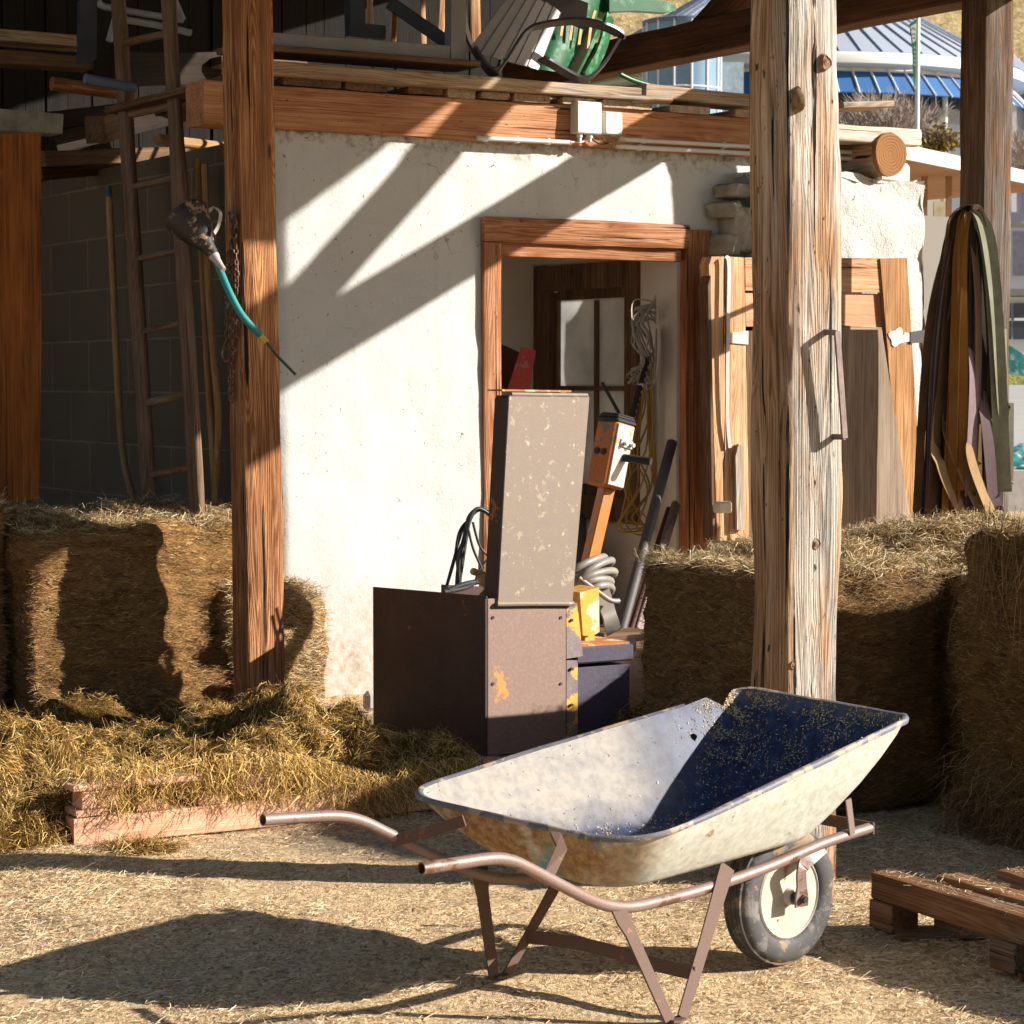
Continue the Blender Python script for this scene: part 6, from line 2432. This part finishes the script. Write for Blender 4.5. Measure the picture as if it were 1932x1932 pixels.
mb.prism([on_v(x, y, 12.7) for x, y in ((0, 205), (120, 215), (118, 252), (0, 246))], CV * 0.2)
tag(mb.build('stone_block', M_SLATE), 'grey stone block lying in the dark loft at the left edge', 'stone')
mb = MB()
mb.tube([on_v(160, 148, 12.2), on_v(255, 166, 12.2)], 0.028, 12)
tag(mb.build('blue_pipe', plain('blue_grey_pipe', (0.13, 0.17, 0.26), 0.5)), 'blue grey pipe lying beside the orange ended stick in the loft', 'pipe')
mb = MB()
mb.prism([on_v(x, y, 12.4) for x, y in ((152, 0), (184, -10), (182, 112), (150, 122))], CV * 0.05)
tag(mb.build('dark_board', M_TABLED), 'narrow dark blue board standing left of the ladder top', 'board')
tf = thing('folded_chair', 'folded chair frame of pale metal tube behind the top of the ladder', 'chair', on_v(280, 60, 12.9))
for pts in (((185, 2), (196, 12), (250, 22), (345, 38)), ((345, 38), (330, 2), (325, -20)), ((215, 34), (300, 48), (360, 62)), ((217, 36), (206, 78))):
    mb = MB()
    mb.tube(sm([on_v(x, y, 12.9) for x, y in pts], 6), 0.020, 10)
    mb.build('frame_tube', plain('grey_blue_tube', (0.30, 0.33, 0.38), 0.4) if 'grey_blue_tube' not in bpy.data.materials else bpy.data.materials['grey_blue_tube'], tf, smooth=60)

# ------------------------------------------------------------------ table, boards and chairs on the loft edge
a, b = on_v(430, 124, 10.86), on_v(1425, 206, 10.86)
tag(timber('edge_plank', on_v(430, 126, 10.84), on_v(1195, 180, 10.84), 0.16, 0.065, W_PLANK, irr=0.005), 'long dusty plank lying along the loft edge under the table and chairs', 'plank', 'planks along the loft edge')
tag(timber('edge_plank', on_v(1198, 174, 10.95), on_v(1500, 204, 10.95), 0.22, 0.07, W_PLANK, irr=0.005), 'plank along the loft edge right of the chairs, running behind the pale weathered post', 'plank', 'planks along the loft edge')
tag(timber('thin_board', on_v(430, 92, 10.98), on_v(882, 126, 10.98), 0.28, 0.032, W_PLANKD, irr=0.003), 'thin brown board under the grey table frame', 'board')
st = timber('split_log', on_v(1188, 187, 10.82), on_v(1262, 189, 10.80), 0.09, 0.034, W_PLANK, irr=0.006, round_=1)
tag(st, 'flat split piece of wood on the beam right of the electric boxes', 'wood piece')

tb = thing('table', 'grey metal table lying upside down on the loft edge', 'table', on_v(700, 100, 11.2))
TV = 10.92
mb = MB()
mb.prism([on_v(x, y, TV) for x, y in ((430, 60), (858, 104), (858, 118), (866, 122), (866, 122), (430, 84))], CV * 0.05)
p0, p1 = on_v(430, 72, TV), on_v(852, 102, TV)
mb = MB()
mb.box((p0 + p1) / 2 + CV * 0.025, ((p1 - p0).length, 0.05, 0.088), axes_along(p1 - p0), 0.003)
mb.build('apron', M_TABLE, tb)
mb = MB()
mb.prism([on_v(x, y, TV - 0.006) for x, y in ((852, -40), (879, -40), (879, 116), (851, 114))], CV * 0.07)
mb.build('leg', M_TABLE, tb)
mb = MB()
mb.prism([on_v(x, y, TV + 0.5) for x, y in ((660, -30), (688, -30), (690, 60), (662, 60))], CV * 0.07)
mb.build('leg', M_TABLED, tb)
mb = MB()
a, b = on_v(735, 5, TV + 0.35), on_v(858, 90, TV + 0.1)
mb.box((a + b) / 2, ((b - a).length, 0.04, 0.07), axes_along(b - a), 0.004)
mb.build('brace', M_TABLED, tb)
mb = MB()
mb.prism([on_v(x, y, TV + 0.45) for x, y in ((660, 42), (728, 48), (728, 74), (660, 66))], CV * 0.05)
mb.build('crossbar', M_TABLED, tb)
for i, (x, w) in enumerate(((700, 8), (742, 9), (800, 10), (830, 12), (898, 16))):
    a, b = on_v(x, 95, 12.0 + 0.05 * i), on_v(x + (8 if i % 2 else -4), -60, 12.4)
    tag(timber('lath', a, b, w / 4500 * 13.2 * 1.2, 0.03, W_DOOR if i != 1 else W_FRAME, irr=0.003), ('pale upright lath seen through the table frame, leftmost of the row', 'reddish upright lath seen through the table frame, second from the left', 'upright lath in the middle of the row behind the table', 'upright lath just left of the table leg at the loft', 'broad upright lath between the table leg and the black chair')[i], 'lath', 'laths standing behind the table')


def chair(name, label, shell, seat, arms, ms, v, par=None):
    root = thing(name, label, 'chair', on_v(*shell[0], v))
    return root


# grey-black plastic armchair lying on its side
c1 = thing('plastic_chair', 'black plastic armchair with a dusty ribbed back in sunlit grey, tipped over on the loft edge', 'chair', on_v(1010, 140, 10.95))
CVV = 10.96
mb = MB()
pa, pb_, pc, pd = (884, 96), (975, -30), (1072, -10), (1018, 132)
nr = 6


def shell_pt(i, j):
    x = (pa[0] * (1 - i) + pd[0] * i) * (1 - j) + (pb_[0] * (1 - i) + pc[0] * i) * j
    y = (pa[1] * (1 - i) + pd[1] * i) * (1 - j) + (pb_[1] * (1 - i) + pc[1] * i) * j
    rib = ((i * nr) % 1.0)
    return on_v(x, y, CVV + 0.10 * (i - 0.5) ** 2 + 0.009 * rib + 0.12 * j)


mb.grid(shell_pt, 60, 10)
mb.grid(lambda i, j: shell_pt(i, j) + CV * 0.008, 60, 10, flip=True)
mb.build('backrest', M_CHAIRG, c1, smooth=25)
mb = MB()
arm = [(893, 90), (918, 128), (935, 138), (952, 118), (990, 62), (1030, 46), (1090, 40), (1140, 50), (1170, 66), (1166, 80), (1140, 120), (1110, 148), (1085, 146), (1040, 120), (1022, 110)]
path = sm([on_v(x, y, CVV - 0.06 - 0.12 * math.sin(math.pi * min(1, k / 13))) for k, (x, y) in enumerate(arm)], 6)
mb.flat(path, 0.07, 0.014, (CV * 0.85 - CZ * 0.3 + CU * 0.25))
mb.build('armrest', M_CHAIRB, c1, smooth=60)
mb = MB()
bar_ = [(868, -40), (880, 60), (905, 112), (935, 130), (950, 110)]
mb.flat(sm([on_v(x, y, CVV + 0.06) for x, y in bar_], 6), 0.09, 0.014, (CV * 0.6 + CU * 0.6))
mb.build('chair_leg', M_CHAIRB, c1, smooth=60)
mb = MB()
mb.grid(lambda i, j: on_v(1000 + 110 * i - 6 * j, -14 + 46 * i + 26 * (j - 0.5) * 2, CVV + 0.05 + 0.1 * j), 8, 4)
mb.grid(lambda i, j: on_v(1000 + 110 * i - 6 * j, -14 + 46 * i + 26 * (j - 0.5) * 2, CVV + 0.058 + 0.1 * j), 8, 4, flip=True)
mb.build('seat', M_CHAIRB, c1, smooth=60)
# green plastic chair behind it
c2 = thing('plastic_chair', 'green plastic chair tipped over behind the black chair', 'chair', on_v(1100, 140, 11.3))
gv = 11.25
mb = MB()
ga, gb, gc, gd = (1000, 128), (1060, -60), (1190, -50), (1092, 142)


def gpt(i, j):
    x = (ga[0] * (1 - i) + gd[0] * i) * (1 - j) + (gb[0] * (1 - i) + gc[0] * i) * j
    y = (ga[1] * (1 - i) + gd[1] * i) * (1 - j) + (gb[1] * (1 - i) + gc[1] * i) * j
    return on_v(x, y, gv + 0.25 * (i - 0.4) ** 2 + 0.03 * j)


mb.grid(gpt, 12, 12)
mb.grid(lambda i, j: gpt(i, j) + CV * 0.008, 12, 12, flip=True)
mb.build('backrest', M_CHAIRGREEN, c2, smooth=40)
for k in range(4):
    mb = MB()
    x = 1072 + 17 * k
    mb.flat([on_v(x, 8 + 4 * k, gv - 0.014), on_v(x - 8, 30 + 5 * k, gv - 0.014), on_v(x - 14, 68 + 8 * k, gv - 0.010)], 0.016, 0.006, CU)
    mb.build('slat_strip', M_TAN, c2)
mb = MB()
arm = [(1150, -10), (1200, -2), (1255, 2), (1275, 10), (1276, 20), (1262, 24), (1200, 20), (1150, 22)]
mb.prism([on_v(x, y, gv + 0.02) for x, y in arm], CV * 0.07)
mb.build('armrest', M_CHAIRGREEN, c2, smooth=60)
mb = MB()
mb.flat(sm([on_v(1150, 30, gv), on_v(1135, 90, gv - 0.02), on_v(1105, 146, gv - 0.04)], 6), 0.10, 0.016, (CU * 0.8 + CV * 0.5))
mb.build('chair_leg', M_CHAIRGREEN, c2, smooth=60)
mb = MB()
mb.tube(sm([on_v(1170, 140, gv - 0.2), on_v(1196, 152, gv - 0.2), on_v(1238, 164, gv - 0.2)], 4), 0.014, 8)
mb.build('chair_foot', M_CHAIRGREEN, c2, smooth=60)

# ================================================================== BACKGROUND UP THE HILL
pav = thing('pavilion', 'round pavilion with a grey seamed cone roof and blue awnings on the hill', 'building', (9.7, 85, 6.5))
PC = Vector((9.7, 85, 0))
RR = 8.0
ZE, ZA = 12.0, 16.8


def ringp(r, z, q):
    return PC + Vector((r * math.sin(q), -r * math.cos(q), z))


NS = 72
mb = MB()
vs = [PC + CZ * ZA] + [ringp(RR + 0.3, ZE + 0.15, 2 * math.pi * k / NS) for k in range(NS)]
mb.add(vs, [(0, 1 + k, 1 + (k + 1) % NS) for k in range(NS)])
rf = mb.build('roof', M_ROOFM, pav, smooth=20)
mb = MB()
for k in range(NS):
    q = 2 * math.pi * k / NS
    if math.cos(q) < -0.2:
        continue
    mb.tube([ringp(0.6, ZA - 0.25, q), ringp(RR + 0.3, ZE + 0.17, q)], 0.028, 5)
mb.build('roof_seam', M_RIB, rf)
mb = MB()
prev = []
for (r, z) in ((RR + 0.32, ZE + 0.14), (RR + 0.42, ZE + 0.05), (RR + 0.38, ZE - 0.22), (RR - 0.2, ZE - 0.30)):
    prev.append([ringp(r, z, 2 * math.pi * k / 96) for k in range(96)])
vs = [p for row in prev for p in row]
fs = []
for i in range(3):
    for k in range(96):
        l = (k + 1) % 96
        fs.append((i * 96 + k, i * 96 + l, i * 96 + 96 + l, i * 96 + 96 + k))
mb.add(vs, fs)
mb.build('fascia', M_FASCIA, pav, smooth=60)
NW = 80
for k in range(NW):
    q0, q1 = 2 * math.pi * k / NW, 2 * math.pi * (k + 1) / NW
    if math.cos((q0 + q1) / 2) < 0.1 or math.sin((q0 + q1) / 2) < -0.5:
        continue
    e = 0.004
    mb = MB()
    P = [ringp(7.85, ZE - 0.42, q0 + e), ringp(7.85, ZE - 0.42, q1 - e), ringp(8.6, ZE - 1.18, q1 - e), ringp(8.6, ZE - 1.18, q0 + e)]
    n = (P[1] - P[0]).cross(P[3] - P[0]).normalized()
    mb.prism(P, n * 0.04)
    mb.build('awning', M_AWN, pav, smooth=None)
    mb = MB()
    mb.tube([ringp(7.8, ZE - 0.33, q0), ringp(8.66, ZE - 1.20, q0)], 0.032, 6)
    mb.build('awning_arm', M_WHITEM, pav)
mb = MB()
mb.lathe([(5.5, 7.4), (ZE - 0.1, 7.4)], PC, CZ, 72)
mb.build('glass_wall', M_GLASSB, pav, smooth=60)
mb = MB()
mb.lathe([(ZE - 0.50, 7.6), (ZE - 0.42, 7.75), (ZE - 0.28, 7.75)], PC, CZ, 72)
mb.build('upper_band', M_WHITEM, pav, smooth=60)
for k in range(NW):
    q0 = 2 * math.pi * k / NW
    if math.cos(q0) < 0.1 or math.sin(q0) < -0.5 or k % 4:
        continue
    mb = MB()
    mb.tube([ringp(7.65, 5.2, q0), ringp(7.65, ZE - 0.4, q0)], 0.09, 8)
    mb.build('column', M_WHITEM, pav, smooth=60)

tw = thing('glass_tower', 'round glass stair tower left of the blue awnings, crossed by the tie beam', 'building', (4.55, 64, 5))
TC = Vector(on_y(1286, 300, 64))
TC.z = 0
TRd = 1.02
mb = MB()
zt1 = on_y(1286, 34, 63).z
mb.lathe([(3.5, TRd), (zt1 - 0.02, TRd)], TC, CZ, 32)
mb.build('glass_wall', M_GLASST, tw, smooth=60)
mb = MB()
mb.lathe([(zt1 - 0.06, TRd + 0.03), (zt1 + 0.05, TRd + 0.05), (zt1 + 0.08, TRd - 0.05), (zt1 + 0.08, 0)], TC, CZ, 32)
mb.build('roof_ring', plain('blue_grey_metal', (0.12, 0.17, 0.27), 0.5), tw, smooth=60)
mb = MB()
for k in range(14):
    q = 2 * math.pi * (k + 0.4) / 14
    p = TC + Vector((math.sin(q) * (TRd + 0.01), -math.cos(q) * (TRd + 0.01), 0))
    mb.tube([p + CZ * 3.5, p + CZ * zt1], 0.03, 6)
for z in (zt1 - 0.85, zt1 - 1.75, zt1 - 2.65, zt1 - 3.5):
    ring = [TC + Vector((math.sin(2 * math.pi * k / 32) * (TRd + 0.012), -math.cos(2 * math.pi * k / 32) * (TRd + 0.012), z)) for k in range(33)]
    mb.tube(ring, 0.022, 5, caps=False)
mb.build('mullions', M_WHITEM, tw, smooth=60)
mb = MB()
p = on_y(1375, 140, 65)
mb.box(Vector((p.x, p.y, 6.5)), (0.75, 0.6, 7.4), FW)
mb.build('pale_shaft', plain('pale_blue_panel', (0.42, 0.50, 0.56), 0.4), tw)
mb = MB()
p = on_y(1215, 190, 66)
mb.box(Vector((p.x, p.y + 1, p.z - 2.0)), (2.2, 2.0, 4.2), FW)
tag(mb.build('low_house', plain('pale_lilac_wall', (0.36, 0.38, 0.50), 0.8, var=0.2, scale=1.5)), 'pale lilac grey building left of the glass tower, below the tie beam', 'building')

# second, lower roof to the right
mb = MB()
a = [on_y(1845, 52, 92), on_y(1990, 176, 92), on_y(1990, 178, 84), on_y(1845, 163, 84)]
mb.prism([a[0], a[1], a[2], a[3]], CZ * 0.12)
rr2 = thing('annexe', 'lower grey seamed roof beyond the grey brown post at the right edge', 'building', on_y(1930, 330, 88))
mb.build('roof', M_ROOFM, rr2)
mb = MB()
for k in range(16):
    t = k / 15
    mb.tube([a[0].lerp(a[1], t) + CZ * 0.15, a[3].lerp(a[2], t) + CZ * 0.15], 0.04, 5)
mb.build('roof_seam', M_RIB, rr2)
mb = MB()
mb.prism([on_y(x, y, 86) for x, y in ((1850, 166), (1985, 182), (1985, 420), (1850, 420))], Vector((0, 4, 0)))
mb.build('wall', M_GREYWALL, rr2)
for k in range(5):
    mb = MB()
    x = 1856 + 26 * k
    mb.prism([on_y(px, py, 85.9) for px, py in ((x, 176), (x + 10, 177), (x + 10, 400), (x, 400))], Vector((0, 0.1, 0)))
    mb.build('column', M_WHITEM, rr2)

# flag
fl = thing('flagpole', 'white flagpole with a narrow green flag in front of the pavilion', 'flagpole', on_y(1729, 500, 50))
b0, b1 = on_y(1728, 620, 50), on_y(1732, 32, 50)
mb = MB()
mb.tube([Vector((b0.x, b0.y, 0)), b1], 0.045, 10)
mb.build('pole', M_WHITEM, fl, smooth=60)
mb = MB()
cl = [(1716, 45), (1730, 36), (1729, 77), (1727, 143), (1725, 172), (1723, 140), (1721, 90)]
mb.prism([on_y(x, y, 49.95) for x, y in cl], Vector((0, 0.02, 0)))
flag = mb.build('flag', M_FLAGG, fl)
mb = MB()
mb.prism([on_y(x, y, 49.94) for x, y in ((1718, 50), (1729, 43), (1728, 76), (1722, 81))], Vector((0, 0.008, 0)))
mb.build('white_field', M_FLAGW, flag)
mb = MB()
for pts in (((1719, 57), (1723, 52), (1727, 57)), ((1721, 66), (1724, 63), (1727, 67)), ((1722, 73), (1725, 71), (1727, 74))):
    mb.flat([on_y(x, y, 49.93) for x, y in pts], 0.02, 0.006, CZ)
mb.build('emblem', M_FLAGK, flag)
mb = MB()
for y in (88, 96, 104, 112, 120):
    mb.flat([on_y(1725.0, y, 49.93), on_y(1726.6, y + 4, 49.93)], 0.015, 0.006, Vector((1, 0, 0)))
mb.build('lettering', M_FLAGW, flag)


def bush(name, label, c, r, n, m, hz=1.0, leafy=False):
    root = thing(name, label, 'bush', c)
    mb = MB()
    rng = random.Random(int(c.x * 100))
    for k in range(n):
        q = rng.uniform(0, 2 * math.pi)
        t = math.acos(1 - rng.random() * 0.95)
        d = Vector((math.sin(t) * math.cos(q), math.sin(t) * math.sin(q), math.cos(t) * hz + 0.25)).normalized()
        L = r * rng.uniform(0.7, 1.12)
        s = Vector((rng.gauss(0, 0.12), rng.gauss(0, 0.12), 0)) * r
        p = [c + s, c + s + d * L * 0.5 + Vector((rng.gauss(0, 0.05), rng.gauss(0, 0.05), 0.03)) * r, c + s + d * L + Vector((rng.gauss(0, 0.05), rng.gauss(0, 0.05), 0.04)) * r]
        mb.tube(p, [0.010 * r, 0.006 * r, 0.002 * r], 3, caps=False)
        for b in range(7):
            f = rng.uniform(0.35, 1.0)
            o = p[1].lerp(p[2], f)
            e = o + (d + Vector((rng.gauss(0, 0.5), rng.gauss(0, 0.5), rng.gauss(0.2, 0.4)))).normalized() * (0.22 * r)
            mb.tube([o, e], [0.006 * r, 0.002 * r], 3, caps=False)
    mb.build('twigs', m, root, smooth=None)
    if leafy:
        P = np.array([np.array(c) + np.array([rng.gauss(0, 0.45), rng.gauss(0, 0.4), abs(rng.gauss(0.1, 0.35))]) * r for _ in range(900)])
        strands('leaves', P, RNG.normal(0, 1, (900, 3)), RNG.normal(0, 1, (900, 3)), np.full(900, 0.12), np.full(900, 0.08), M_LEAFY, root, 0.1)


g = on_y(1668, 322, 62)
bush('bare_bush', 'rounded bare bush in front of the glass wall of the pavilion', g, 1.75, 520, M_TWIG, 1.0)
g = on_y(1938, 330, 60)
bush('bare_bush', 'bare bush at the right edge under the lower grey roof', g - CZ * 0.3, 1.4, 240, M_TWIG, 1.0)
g = on_y(1775, 402, 58)
bush('low_shrub', 'low yellow brown shrub by the white plinth above the canopy', on_y(1772, 280, 60), 0.55, 120, M_TWIG, 0.6, True)
mb = MB()
mb.prism([on_y(x, y, 69.5) for x, y in ((1560, 232), (1774, 232), (1774, 420), (1560, 420))], Vector((0, 1.0, 0)))
tag(mb.build('plinth_wall', M_FASCIA), 'white plinth wall below the glass of the pavilion, behind the bush', 'wall')

# white canopy
cn = thing('canopy', 'flat white edged canopy with a brown underside beyond the log', 'canopy', on_y(1800, 500, 42))
e0, e1 = on_y(1600, 264, 36), on_y(2000, 348, 47)
mb = MB()
dn = (e1 - e0)
t = 0.23
mb.box((e0 + e1) / 2, (dn.length, 0.05, t), axes_along(dn), 0.0)
mb.build('fascia', M_FASCIA, cn)
mb = MB()
back = Vector((-3.0, 5.5, 0.1))
mb.prism([e0 - CZ * (t / 2 - 0.02) + Vector((0, 0.06, 0)), e1 - CZ * (t / 2 - 0.02) + Vector((0, 0.06, 0)), e1 - CZ * (t / 2 - 0.02) + back, e0 - CZ * (t / 2 - 0.02) + back], CZ * 0.10)
mb.build('soffit', M_CANSOFF, cn)
for (x, y0) in ((1744, 352), (1696, 340), (1790, 350)):
    p = on_y(x, y0, 43)
    mb = MB()
    mb.box(Vector((p.x, 43, p.z / 2 + 0.2)), (0.10, 0.10, p.z + 0.3), FW)
    mb.build('canopy_post', M_CANSOFF, cn)
mb = MB()
mb.prism([on_y(x, y, 41) for x, y in ((1720, 405), (1800, 410), (1800, 620), (1720, 620))], Vector((0, 0.3, 0)))
tag(mb.build('white_fence', M_FASCIA), 'white slatted fence between the pier and the straps', 'fence')
mb = MB()
for px_, py_, w_, h_ in ((1762, 380, 22, 40),):
    mb.prism([on_y(x, y, 42) for x, y in ((px_, py_), (px_ + w_, py_), (px_ + w_, py_ + h_), (px_, py_ + h_))], Vector((0, 0.1, 0)))
tag(mb.build('notice_board', plain('cream_board', (0.66, 0.60, 0.42), 0.7)), 'small cream board standing under the canopy', 'board')

# the strip at the far right edge
hs_ = thing('grey_house', 'grey house wall at the right edge above the windowed white kiosk', 'house', on_y(1925, 530, 74))
mb = MB()
mb.prism([on_y(x, y, 74) for x, y in ((1880, 430), (2010, 430), (2010, 560), (1880, 560))], Vector((0, 3, 0)))
mb.build('wall', M_GREYWALL, hs_)
mb = MB()
mb.prism([on_y(x, y, 73.9) for x, y in ((1912, 436), (1936, 436), (1936, 520), (1912, 520))], Vector((0, 0.05, 0)))
mb.build('garage_door', plain('dark_lilac_door', (0.16, 0.16, 0.22), 0.8), hs_)
ks = thing('kiosk', 'low white kiosk with a row of windows at the right edge', 'building', on_y(1925, 690, 70))
mb = MB()
mb.prism([on_y(x, y, 70) for x, y in ((1880, 560), (2010, 560), (2010, 690), (1880, 690))], Vector((0, 2, 0)))
mb.build('wall', M_FASCIA, ks)
mb = MB()
mb.prism([on_y(x, y, 69.7) for x, y in ((1876, 545), (2014, 545), (2014, 558), (1876, 558))], Vector((0, 2.4, 0)))
mb.build('roof', M_TABLE, ks)
for k in range(4):
    mb = MB()
    x = 1886 + 27 * k
    mb.prism([on_y(px, py, 69.9) for px, py in ((x, 572), (x + 22, 572), (x + 22, 640), (x, 640))], Vector((0, 0.06, 0)))
    w_ = mb.build('window', M_GLASSB, ks)
    mb = MB()
    mb.prism([on_y(px, py, 69.86) for px, py in ((x, 600), (x + 22, 600), (x + 22, 605), (x, 605))], Vector((0, 0.03, 0)))
    mb.build('window_bar', M_WHITEM, w_)
mb = MB()
mb.prism([on_y(x, y, 66) for x, y in ((1880, 668), (1905, 652), (1918, 660), (1960, 690), (1960, 712), (1880, 700))], Vector((0, 1, 0)))
tag(mb.build('teal_cover', M_TARP), 'teal covered pile below the windowed kiosk at the right edge', 'cover')
hp = MB()


def pilefn(i, j):
    p = on_y(1880 + 110 * i, 884 - 46 * j * (0.6 + 0.4 * math.sin(3.1 * i + 0.3)), 44 + 1.2 * j)
    return p + Vector((0, 0, 0.1 * float(fbm(np.array([i * 9, j * 6, 1.0]), 3))))


hp.grid(pilefn, 24, 12)
tag(hp.build('tarpaulin', M_TARP, smooth=60), 'crumpled teal tarpaulin lying by the pale wall at the right edge', 'tarpaulin')
mb = MB()
q0 = on_y(1876, 884, 30)
mb.prism([on_y(x, y, 30) for x, y in ((1870, 886), (2010, 890), (2010, 990), (1870, 985))], Vector((0, 0.3, 0)))
tag(mb.build('low_wall', plain('pale_low_wall', (0.56, 0.54, 0.53), 0.85)), 'low pale wall at the right edge behind the tall dark bale', 'wall')
